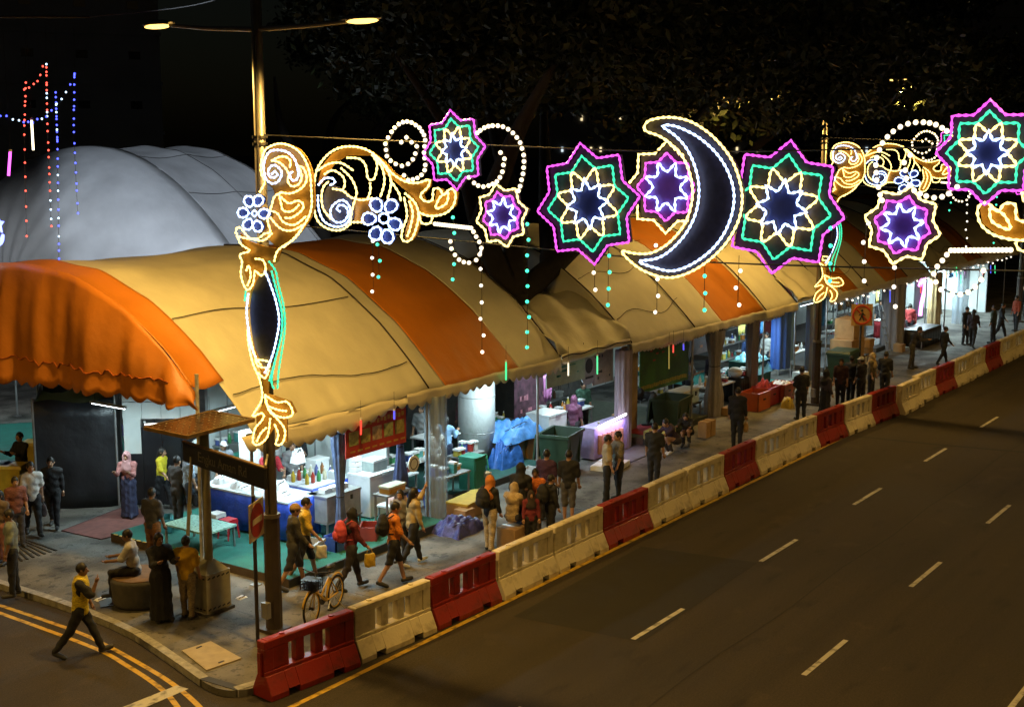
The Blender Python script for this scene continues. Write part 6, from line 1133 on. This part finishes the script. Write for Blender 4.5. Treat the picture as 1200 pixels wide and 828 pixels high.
def person(label, px, py, face, H=1.75, pose='stand', shirt=(.1, .1, .1), sleeve=.45, trousers=(.02, .02, .03), leg=1., hair='short', hijab=None, skirt=None, skin='tan', z=PV, xyz=None, shoes=SHOE, arms=None, cap=None, vox=.026, slim=1., hem=.10, head=0., group='people at the bazaar', vest=None, seat=None, twist=0.):
    s = H / 1.75; D = {'stand': (3, 2, -3, 3, 0), 'walk': (18, 6, -15, 16, 3), 'stride': (24, 3, -26, 12, 4), 'sit': (86, 84, 78, 92, 8), 'bend': (12, 8, -6, 4, 82), 'crouch': (105, 130, 95, 128, 38), 'lean': (6, 4, -4, 6, 22)}[pose]
    lf, lk, rf, rk, ln = D; AR = {'stand': (6, 12, 4, 14), 'walk': (-12, 16, 16, 28), 'stride': (-18, 20, 20, 35), 'sit': (35, 50, 30, 55), 'bend': (80, 15, 72, 25), 'crouch': (60, 40, 55, 50), 'lean': (35, 60, 40, 60), 'hold': (30, 85, 34, 80), 'phone': (8, 14, 45, 115), 'fold': (20, 95, 25, 95), 'up': (95, 60, 6, 12)}
    la, le, ra, re = AR[arms or pose]
    t = R(ln); spine = np.array((math.sin(t), 0, math.cos(t))); fwd = np.array((math.cos(t), 0, -math.sin(t))); pel = np.array((0, 0, .95)); J = {'pel': pel, 'waist': pel + spine * .16, 'chest': pel + spine * .38, 'neck': pel + spine * .54}
    hd = J['neck'] + (spine * .7 + zv * .3) * .15 + fwd * .025; legs = []
    for sy, fl, kn in ((.095, lf, lk), (-.095, rf, rk)):
        a = R(fl); b_ = R(fl - kn); hip = pel + np.array((0, sy, -.02)); kne = hip + np.array((math.sin(a), 0, -math.cos(a))) * .43; ank = kne + np.array((math.sin(b_), 0, -math.cos(b_))) * .42; toe = ank + np.array((math.cos(min(.3, max(-.5, b_ * .6))), 0, math.sin(min(.3, max(-.6, b_ * .8))))) * .17 + np.array((0, sy * .25, -.045)); legs.append((hip, kne, ank, toe))
    armsJ = []
    for sy, fl, el in ((1, la, le), (-1, ra, re)):
        sh = J['neck'] - spine * .06 + np.array((0, sy * .175 * slim, 0)); a = R(fl); u = np.array((math.sin(a), sy * .16, -math.cos(a))); u /= np.linalg.norm(u); el_ = sh + u * .28; b_ = R(fl + el); w = np.array((math.sin(b_), -sy * .12 if el > 40 else sy * .06, -math.cos(b_))); w /= np.linalg.norm(w); wr = el_ + w * .245; armsJ.append((sh, el_, wr, w))
    low = min(min(l[2][2] - .075, l[3][2] - .03) for l in legs); dz = -low if seat is None else seat / s - (pel[2] - .12)
    sh_ = np.array((0, 0, dz)); J = {k: v + sh_ for k, v in J.items()}; hd = hd + sh_; legs = [tuple(p + sh_ for p in l) for l in legs]; armsJ = [(a + sh_, b_ + sh_, c + sh_, w) for a, b_, c, w in armsJ]; pel = J['pel']
    def torso(P, o=0.):
        d = smin(ell_sdf(P, pel - spine * .02, (.115 + o, .165 + o, .13 + o)), ell_sdf(P, J['chest'], (.115 + o, .165 * slim + o, .19 + o)), .06); d = smin(d, cone_sdf(P, J['waist'] + (0, .04, 0), J['waist'] - (0, .04, 0), .108 + o, .108 + o), .05)
        return smin(d, cone_sdf(P, armsJ[0][0], armsJ[1][0], .066 + o, .066 + o), .05)
    def armf(P, o=0., upto=1.):
        d = None
        for a, b_, c, w in armsJ:
            e = cone_sdf(P, a, b_, .056 + o, .044 + o) if upto >= .5 else cone_sdf(P, a, a + (b_ - a) * (upto * 2), .058 + o, .052 + o + .01)
            if upto > .5: e = smin(e, cone_sdf(P, b_, b_ + (c - b_) * min(1, (upto - .5) * 2), .043 + o, .031 + o), .02)
            d = e if d is None else np.minimum(d, e)
        return d
    def legf(P, o=0., foot=True):
        d = None
        for a, b_, c, e_ in legs:
            e = smin(cone_sdf(P, a, b_, .092 + o, .060 + o), cone_sdf(P, b_, c, .058 + o, .040 + o), .03)
            if foot: e = smin(e, cone_sdf(P, c - (0, 0, .03), e_, .042 + o, .032 + o), .02)
            d = e if d is None else np.minimum(d, e)
        return d
    allp = np.array([J['pel'], J['neck'], hd] + [p for l in legs for p in l] + [p for a in armsJ for p in a[:3]]); lo, hi = allp.min(0) - .2, allp.max(0) + .24
    def body(P):
        d = smin(torso(P), armf(P), .03); d = smin(d, legf(P), .03); return smin(d, cone_sdf(P, J['neck'], hd, .055, .052), .03)
    p0 = np.array(xyz) if xyz is not None else G(px, py, z); ang = HEAD - R(face); name = 'person'
    V, Fc = nets(body, lo, hi, vox); b = MB(); b.add(V * s, Fc)
    # head, finer
    c_ = math.cos(R(head)); s__ = math.sin(R(head)); hf = np.array((c_, s__, 0)) * math.cos(t * .5) - zv * math.sin(t * .5); hs = np.array((-s__, c_, 0))
    def headf(P):
        d = ell_sdf(P, hd + zv * .02 - hf * .008, (.092, .078, .112)); d = smin(d, ell_sdf(P, hd - zv * .045 + hf * .022, (.062, .056, .062)), .03); d = np.minimum(d, cone_sdf(P, hd + hf * .085 + zv * .012, hd + hf * .108 - zv * .02, .010, .017))
        for q in (-1, 1): d = np.minimum(d, ell_sdf(P, hd + hs * q * .082 - hf * .01, (.022, .014, .032)))
        return smin(d, cone_sdf(P, J['neck'], hd - zv * .03, .05, .05), .02)
    V, Fc = nets(headf, hd - .16, hd + .16, .0135); b.add(V * s, Fc)
    for (a, e, w_, wd) in armsJ:       # palm + five fingers
        n_ = np.cross(wd, (0, 1, 0)); n_ = n_ / max(1e-6, np.linalg.norm(n_)); lat = np.cross(n_, wd); pm = w_ + wd * .05
        b.tube([tuple(w_ * s), tuple((w_ + wd * .04) * s), tuple((w_ + wd * .085) * s)], [.027 * s, .036 * s, .032 * s], 8)
        for k, (of, L_) in enumerate(((-.027, .055), (-.009, .068), (.009, .064), (.026, .05))):
            r0 = w_ + wd * .078 + lat * of; b.tube([tuple(r0 * s), tuple((r0 + wd * L_ * .55 + n_ * .006) * s), tuple((r0 + wd * L_ * .9 + n_ * .022) * s)], [.0095 * s, .009 * s, .007 * s], 5)
        r0 = w_ + wd * .03 - lat * .03; b.tube([tuple(r0 * s), tuple((r0 + wd * .03 - lat * .022) * s), tuple((r0 + wd * .058 - lat * .026) * s)], [.012 * s, .011 * s, .008 * s], 5)
    b.cur = 1
    for q in (-1, 1): b.sph(tuple((hd + hf * .082 + hs * q * .032 + zv * .022) * s), (.012 * s, .014 * s, .008 * s), 6, 4)
    b.cur = 2; b.sph(tuple((hd + hf * .083 - zv * .052) * s), (.01 * s, .022 * s, .008 * s), 6, 4)
    o = b.build(name, [SKIN[skin], EYE, LIP], None, True); tag(o, label, 'person', group); o.location = (p0[0], p0[1], p0[2] if xyz is not None else z); o.rotation_euler = (0, 0, ang)
    def piece(nm, fn, m_, l=lo, h_=hi, v=vox, thick=0):
        V, Fc = nets(fn, l, h_, v)
        if len(V): bb = MB(); bb.add(V * s, Fc); return bb.build(nm, m_, o, True, world=False)
    hemz = lambda P: -((P - pel) @ spine.astype(np.float32)) - hem          # keeps what is above the hem
    rip = lambda P: .005 * np.sin(P[:, 2] * 34 + P[:, 1] * 25 + 3 * np.sin(P[:, 0] * 9)) + .005 * np.sin(P[:, 0] * 40 + P[:, 2] * 23 - P[:, 1] * 17)
    if shirt is not None: piece('shirt', lambda P: smin(np.maximum(torso(P, .022 + (.01 if hem > .2 else 0)) + rip(P), hemz(P)), armf(P, .018, sleeve) + rip(P), .02), cloth(shirt))
    if vest is not None: piece('vest', lambda P: np.maximum(np.maximum(torso(P, .036) + rip(P) * .5, hemz(P)), np.abs(P[:, 1] - 0) - .17), cloth(vest)); 
    if skirt is not None:
        sk, zt = skirt; top_ = J['waist']; botc = (legs[0][2] + legs[1][2]) / 2; wdt = .17 + .25 * abs(legs[0][2][0] - legs[1][2][0])
        piece('skirt', lambda P: np.minimum(np.maximum(smin(cone_sdf(P, top_, botc - (0, 0, .02), .135, wdt + .03), legf(P, .03), .06) + rip(P) + .012 * np.sin(np.arctan2(P[:, 1], P[:, 0]) * 9), (zt - P[:, 2])), 9), cloth(sk))
    elif trousers is not None: piece('trousers', lambda P: np.maximum(np.maximum(smin(legf(P, .018, False), ell_sdf(P, pel - spine * .02, (.13, .178, .15)), .04) + rip(P), ((P - pel) @ spine.astype(np.float32)) - .14), (legs[0][2][2] * (leg if False else 1) - P[:, 2] + 0) if False else (lambda zc: zc - P[:, 2])(max(.055, (1 - leg) * .85 + .055 if pose in ('stand', 'walk', 'stride', 'lean', 'bend') else .055))), cloth(trousers))
    for k, (a, e, c, t_) in enumerate(legs): piece('shoe', lambda P: np.maximum(cone_sdf(P, c - (.02, 0, .035), t_, .052, .044), -99), shoes, np.minimum(c, t_) - .12, np.maximum(c, t_) + .12, .022)
    hl, hh = hd - .26, hd + .24
    if hijab is not None:
        fc = hd + hf * .12 - zv * .012
        piece('hijab', lambda P: np.maximum(smin(ell_sdf(P, hd + zv * .015 - hf * .012, (.122, .108, .138)), cone_sdf(P, hd - zv * .08, J['neck'] - spine * .13 + fwd * .0, .10, .19), .06) + rip(P), -(ell_sdf(P, fc, (.075, .062, .085)))), cloth(hijab), np.minimum(hl, J['neck'] - .32), hh, .022)
    else:
        cut = lambda P: -ell_sdf(P, hd + hf * .10 - zv * .035, (.085, .085, .095))
        if hair == 'long': piece('hair', lambda P: np.maximum(smin(ell_sdf(P, hd + zv * .028 - hf * .018, (.104, .092, .118)), cone_sdf(P, hd - hf * .06, J['neck'] - hf * .10 - spine * .12, .085, .06), .04), cut(P)), HAIRM, np.minimum(hl, J['neck'] - .3), hh, .02)
        elif hair == 'bun': piece('hair', lambda P: np.minimum(np.maximum(ell_sdf(P, hd + zv * .028 - hf * .018, (.102, .09, .116)), cut(P)), ell_sdf(P, hd - hf * .12 + zv * .03, (.05, .05, .05))), HAIRM, hl, hh, .02)
        else: piece('hair', lambda P: np.maximum(np.maximum(ell_sdf(P, hd + zv * .03 - hf * .012, (.104, .088, .118)), cut(P)), -(P - hd) @ zv.astype(np.float32) - .03), HAIRM, hl, hh, .02)
    if cap is not None:
        piece('cap', lambda P: np.minimum(np.maximum(ell_sdf(P, hd + zv * .045, (.115, .10, .112)), .03 - (P - hd) @ zv.astype(np.float32)), np.maximum(ell_sdf(P, hd + hf * .12 + zv * .045, (.09, .08, .016)), -99)), cloth(cap), hl, hh + .05, .017)
    o['_s'] = s
    tr = Matrix.Translation(o.location) @ Matrix.Rotation(ang, 4, 'Z')
    return o, (lambda v: tr @ (Vector(v) * s)), J, hd, armsJ, ang
def clean(): 
    for o in bpy.data.objects:
        if '_s' in o: del o['_s']
def backpack(P_, label, col, sz=(.20, .32, .42)):
    o, w, J, hd, aj, ang = P_; c = w(J['chest'] + np.array((-.235, 0, -.04))); k = thing('backpack', label, 'backpack', c, None, ang); m_ = cloth(col)
    V, Fc = nets(lambda P: ell_sdf(P, (0, 0, 0), (sz[0] / 2 + .03, sz[1] / 2 + .02, sz[2] / 2 + .03)) + .004 * np.sin(P[:, 2] * 50), np.array((-.25, -.28, -.32)), np.array((.25, .28, .32)), .025); b = MB(); b.add(V, Fc); b.build('body', m_, k, True, world=False)
    b = MB(); b.sph((-.11, 0, -.07), (.06, .12, .11), 10, 6); b.build('pocket', m_, k, True, world=False)
    for s_ in (-1, 1): MB().tube([(.09, s_ * .11, .17), (.2, s_ * .13, .24), (.345, s_ * .12, .12), (.35, s_ * .12, -.02), (.2, s_ * .15, -.15), (.09, s_ * .13, -.15)], .016, 5).build('strap', m_, k, True, world=False)
def handbag(P_, label, col, side=0, name='carrier_bag', cat='bag', w_=.26, h_=.30):
    o, w, J, hd, aj, ang = P_; c = w(aj[side][2] + aj[side][3] * .09); k = thing(name, label, cat, (c[0], c[1], c[2] - h_ - .08), None, ang); V, Fc = nets(lambda P: np.maximum(ell_sdf(P, (0, 0, h_ * .42), (w_ * .56, .075, h_ * .66)), np.maximum(np.abs(P[:, 0]) - w_ * .42, np.maximum(P[:, 2] - h_ * .92, -P[:, 2]))) + .006 * np.sin(P[:, 0] * 40 + P[:, 2] * 30), np.array((-.25, -.18, -.05)), np.array((.25, .18, h_ + .08)), .022); b = MB(); b.add(V, Fc); b.build('body', cloth(col), k, True, world=False)
    MB().tube([(-.07, 0, h_ - .03), (-.03, 0, h_ + .08), (.03, 0, h_ + .08), (.07, 0, h_ - .03)], .008, 5).build('handle', cloth(col), k, True, world=False)
BK = (.014, .014, .016); DG = (.05, .05, .055)
# kerb-side people
p = person('traffic officer in yellow high-visibility vest and black trousers striding along the side road', 97, 768, 78, 1.78, 'stride', BK, .45, (.012, .012, .016), vest=(.55, .42, .02), skin='brown', z=0., vox=.022, arms='phone')
k_ = p; w = p[1]
for z_ in (.24, .36):
    c = w(p[2]['pel'] + zv * z_)
person('man in pale grey shirt seated on the round planter', 0, 0, 262, 1.72, 'sit', (.42, .40, .38), .45, BK, skin='brown', xyz=(pp[0] - .1, pp[1] + .05, PV), seat=.60, vox=.022, hair='short')
person('woman in long black dress standing beside the round planter', 190, 727, 140, 1.72, 'stand', (.018, .015, .014), .9, None, skirt=((.016, .014, .014), .06), hair='long', skin='brown', vox=.024, arms='hold')
person('woman in yellow top and khaki trousers beside the battery cabinet', 221, 724, 10, 1.62, 'stand', (.60, .36, .02), .42, (.24, .19, .12), hair='bun', vox=.022)
person('man in grey-green shirt and dark trousers by the side road kerb', 17, 698, 250, 1.78, 'stand', (.17, .20, .19), .45, BK, skin='brown', vox=.024)
person('person in pink trousers behind the grey-green shirted man', 4, 660, 200, 1.62, 'stand', (.13, .10, .09), .5, (.3, .14, .14), hair='long'); person('person in red-brown top behind the grey-green shirted man', 22, 640, 150, 1.6, 'stand', (.16, .06, .05), .5, (.04, .04, .05))
p = person('man in white T-shirt with dark crossbody bag before the tarpaulin booth', 40, 627, 150, 1.76, 'walk', (.62, .58, .54), .42, BK, skin='tan'); handbag(p, 'dark crossbody bag carried by the white T-shirt man', (.06, .04, .04), 0, 'shoulder_bag')
person('person in black against the black tarpaulin booth', 64, 618, 170, 1.72, 'walk', (.02, .02, .02), .9, BK, skin='tan'); p = person('person in black standing by the yellow wheelie bins', 28, 585, 210, 1.74, 'stand', (.014, .014, .016), .9, BK, arms='hold')
person('woman in pink hijab and long navy skirt by the black panels', 152, 606, 185, 1.62, 'stand', (.36, .15, .14), .9, None, hijab=(.42, .22, .22), skirt=((.03, .035, .08), .06), arms='hold'); p = person('woman in yellow T-shirt walking by the black panels', 191, 597, 100, 1.58, 'walk', (.55, .45, .02), .45, BK, hair='long')
person('man in dark grey shirt before the black panels', 210, 618, 30, 1.72, 'stand', (.09, .085, .085), .45, DG); p = person('man in pale blue shirt and shorts on the green platform edge', 223, 612, 60, 1.74, 'stand', (.36, .44, .55), .45, (.04, .05, .07), leg=.5, z=PL); handbag(p, 'black bag held by the pale blue shirted man', BK, 1)
person('man in dark shirt with orange trim standing near the yellow T-shirt woman', 181, 662, 20, 1.7, 'stand', (.045, .045, .05), .45, (.16, .07, .02), skin='brown'); person('person in white headscarf behind the street name sign', 232, 590, 150, 1.6, 'stand', (.4, .42, .42), .9, DG, hijab=(.55, .56, .55), z=PL)
# counter stall vendors
person('vendor in red shirt leaning over the blue counter', 0, 0, 150, 1.70, 'lean', (.42, .02, .03), .45, BK, xyz=(22.0, 22.6, PL)); person('vendor in black T-shirt behind the chest freezer', 0, 0, 170, 1.72, 'stand', BK, .45, BK, xyz=(23.3, 22.9, PL), arms='hold'); person('grey-haired vendor behind the far end of the blue counter', 0, 0, 150, 1.6, 'stand', (.2, .22, .25), .45, BK, xyz=(21.9, 24.0, PL), cap=(.4, .4, .4)); person('vendor in grey shirt between the counters', 0, 0, 160, 1.66, 'stand', (.2, .2, .2), .45, BK, xyz=(22.7, 22.45, PL))
# walkers behind the barriers
person('man in brown cap, dark jacket and shorts walking by the counter stall', 345, 690, 70, 1.78, 'walk', (.05, .045, .035), .9, (.03, .03, .035), leg=.55, cap=(.32, .2, .09), vox=.022); p = person('man in yellow polo and black shorts beside the capped man', 358, 680, 80, 1.78, 'walk', (.58, .40, .05), .45, BK, leg=.55, vox=.022); handbag(p, 'white plastic bag carried by the yellow polo man', (.55, .55, .5), 1)
p = person('woman in black hijab and maroon top with pink backpack', 412, 690, 65, 1.70, 'walk', (.14, .02, .03), .9, (.03, .025, .03), hijab=(.012, .012, .014), vox=.022); backpack(p, 'pink backpack on the woman in maroon top', (.55, .07, .10)); handbag(p, 'yellow carrier bag held by the woman in maroon top', (.5, .33, .03), 1)
p = person('man in orange T-shirt and black shorts with black backpack', 462, 685, 75, 1.76, 'walk', (.62, .19, .02), .45, BK, leg=.5, vox=.022); backpack(p, 'black backpack on the man in orange T-shirt', BK)
person('woman in yellow checked shirt and black trousers waiting by the plastic curtain', 484, 662, 60, 1.72, 'walk', (.40, .30, .14), .8, BK, hair='long', vox=.022, shoes=SHOEW, arms='up'); person('woman in patterned top beside the yellow checked shirt', 470, 658, 190, 1.6, 'stand', (.2, .18, .16), .5, BK, hair='long')
# crowd by the bin
p = person('woman in orange hijab and black jacket with reflective bands, beige trousers', 574, 645, 40, 1.70, 'stand', (.02, .02, .02), .95, (.42, .33, .2), hijab=(.50, .17, .03), vox=.022, hem=.16); backpack(p, 'black backpack on the woman in orange hijab', BK)
person('woman in beige hijab sitting behind the off-white barrier', 0, 0, 30, 1.60, 'sit', (.40, .30, .17), .9, (.05, .05, .07), hijab=(.42, .31, .17), xyz=tuple(G(600, 640)), seat=.62, hem=.3); carton('seat_box', 'low brown box seat under the woman in beige hijab', *tuple(G(600, 640))[:2], PV, (.5, .5, .48), CARD, cat='box'); person('tall person in black robe with head covered among the crowd', 610, 632, 15, 1.78, 'stand', (.012, .012, .016), .95, None, skirt=((.012, .012, .016), .05), hijab=(.012, .012, .014))
person('boy in bright orange T-shirt facing the road in the crowd', 627, 628, 185, 1.60, 'stand', (.62, .17, .04), .45, (.1, .08, .08), arms='hold', skin='brown'); person('child in maroon top beside the boy in orange', 622, 642, 170, 1.32, 'stand', (.16, .02, .03), .9, BK, hijab=(.03, .02, .02)); person('man in navy shirt with red stripes at the back of the crowd', 640, 610, 20, 1.74, 'stand', (.05, .02, .06), .45, BK); p = person('person in black with backpack squeezed behind the boy in orange', 645, 634, 60, 1.55, 'stand', BK, .9, BK); backpack(p, 'black backpack with pale strip in the crowd', (.02, .02, .02))
person('man in black T-shirt and grey shorts seen from behind by the bin', 666, 612, 10, 1.76, 'stand', BK, .45, (.08, .075, .07), leg=.6); person('young man in sand-coloured shirt and dark trousers by the white slab', 711, 589, 85, 1.74, 'stand', (.36, .30, .20), .45, BK); person('young man in olive grey shirt facing the sand-coloured shirt', 724, 585, 250, 1.76, 'stand', (.16, .14, .11), .45, BK, arms='phone')
person('man in black T-shirt standing alone before the pale green carton', 766, 572, 20, 1.74, 'stand', BK, .42, (.02, .02, .025)); person('worker in black bent over the red mat', 0, 0, 275, 1.74, 'bend', BK, .45, DG, xyz=(36.1, 19.9, PL)); person('worker in dark purple crouching by the wheeled bin', 0, 0, 240, 1.7, 'crouch', (.035, .02, .04), .5, (.03, .025, .03), xyz=tuple(G(792, 533)), shoes=SHOEW)
person('worker in black crouching between bin and cartons', 0, 0, 200, 1.65, 'crouch', BK, .9, BK, xyz=tuple(G(806, 522))); p = person('tall man in black with wide trousers by the knotted curtain', 863, 525, 15, 1.82, 'stand', BK, .9, BK, hem=.25); handbag(p, 'brown paper bag held by the tall man in black', (.3, .18, .06), 1)
person('woman in light blue blouse and dark shorts on the green platform', 0, 0, 20, 1.66, 'stand', (.24, .42, .66), .9, (.02, .025, .05), leg=.30, hair='long', xyz=tuple(G(523, 560, PL)), arms='hold'); person('person in black and white striped shirt behind the white-topped counter', 0, 0, 200, 1.66, 'stand', (.3, .3, .3), .45, BK, xyz=(28.0, 22.7, PL)); person('vendor in black by the round white column', 0, 0, 150, 1.7, 'stand', BK, .9, BK, xyz=(30.4, 22.3, PL)); person('vendor in black at the back of the drinks stall', 0, 0, 170, 1.7, 'stand', BK, .45, BK, xyz=(32.4, 22.3, PV), arms='hold'); person('vendor with pink scarf beside the round column', 0, 0, 190, 1.6, 'stand', (.2, .1, .12), .9, BK, hijab=(.5, .2, .25), xyz=(30.9, 23.4, PV))
person('vendor in dark shirt behind the bowls table', 0, 0, 200, 1.66, 'lean', (.04, .03, .04), .45, BK, xyz=(40.6, 21.0, PV)); person('vendor in dark headscarf behind the black covered table', 0, 0, 190, 1.6, 'stand', (.05, .04, .06), .9, BK, hijab=(.04, .03, .05), xyz=(42.3, 20.9, PV))
# far people
person('man in black beside the farther lamp post by the orange crates', 938, 492, 350, 1.74, 'stand', BK, .45, BK, vox=.03); person('woman in black hijab with patterned dark top by the farther lamp post', 966, 492, 60, 1.66, 'stand', (.05, .04, .05), .9, None, hijab=(.014, .014, .016), skirt=(BK, .06), vox=.03)
for k, (px, py, f_, sh_, lab, kw) in enumerate(((984, 478, 200, (.05, .02, .02), 'person in dark red-brown top in the group past the farther lamp post', {}), (996, 474, 40, BK, 'person in black jacket in the middle of the dark group', {'arms': 'hold'}), (1008, 476, 320, (.02, .02, .025), 'person in dark hood with pale cap in the dark group', {'cap': (.4, .4, .4)}), (1020, 470, 120, (.09, .07, .04), 'person in olive top at the edge of the dark group', {'hijab': (.35, .26, .14)}), (1036, 468, 20, BK, 'man in black T-shirt with pale print by the red barrier', {}))): person(lab, px, py, f_, 1.7, 'stand', sh_, .6, BK, vox=.03, **kw)
person('man in dark clothes leaning by the cardboard stack', 1068, 432, 100, 1.74, 'lean', (.03, .03, .03), .9, (.05, .045, .04), vox=.03); person('small dark figure behind the far off-white barriers', 1105, 428, 80, 1.6, 'walk', BK, .9, BK, vox=.032)
for k, (px, py, f_, sh_, lab) in enumerate(((1131, 404, 150, BK, 'dark figure at the far trestle table'), (1139, 407, 30, (.03, .02, .03), 'dark figure with hair tied before the pink neon'), (1163, 402, 300, (.02, .03, .02), 'dark figure in long coat before the pink neon'), (1172, 398, 120, BK, 'man in black walking before the white plastic curtain'), (1190, 388, 250, (.35, .06, .02), 'figure in orange-red top past the white plastic curtain'), (1198, 372, 200, BK, 'dark figure at the end of the far pavement'))): person(lab, px, py, f_, 1.7, 'walk' if k % 2 else 'stand', sh_, .8, BK, vox=.034, hair='long' if k in (1,) else 'short', hem=.35 if k == 2 else .1)
for lab, x, y, z, f_, sh_, kw in (('shopper in teal shirt inside the stall behind the plastic curtain', 25.2, 22.4, PV, 30, (.05, .22, .24), {}), ('shopper in white blouse by the wire rack table', 26.0, 20.6, PL, 330, (.5, .5, .48), {'hair': 'long'}), ('shopper in plum hijab looking at the drinks table', 32.2, 20.35, PV, 20, (.12, .04, .08), {'hijab': (.14, .04, .09)}), ('man in dark green shirt leaving the drinks stall', 34.4, 21.4, PV, 160, (.03, .08, .05), {}),
    ('helper in grey shirt sorting goods behind the knotted curtain', 40.2, 20.7, PV, 120, (.16, .16, .17), {'arms': 'hold'}), ('woman in blue hijab beside the sheeted stand', 45.3, 20.9, PL, 200, (.06, .1, .25), {'hijab': (.06, .12, .32)}), ('man in pale shirt inside the link canopy stall', 47.6, 21.2, PV, 220, (.45, .45, .42), {}), ('helper in black apron at the far snack counter', 60.4, 21.2, PV, 200, (.05, .05, .05), {}), ('shopper in red before the far snack counter', 59.8, 19.6, PV, 20, (.35, .04, .04), {}), ('shopper in white by the pink neon', 64.0, 19.7, PV, 40, (.5, .5, .5), {})):
    person(lab, 0, 0, f_, 1.68, 'stand', sh_, .6, (.03, .03, .04), xyz=(x, y, z), vox=.03, **kw)
clean()
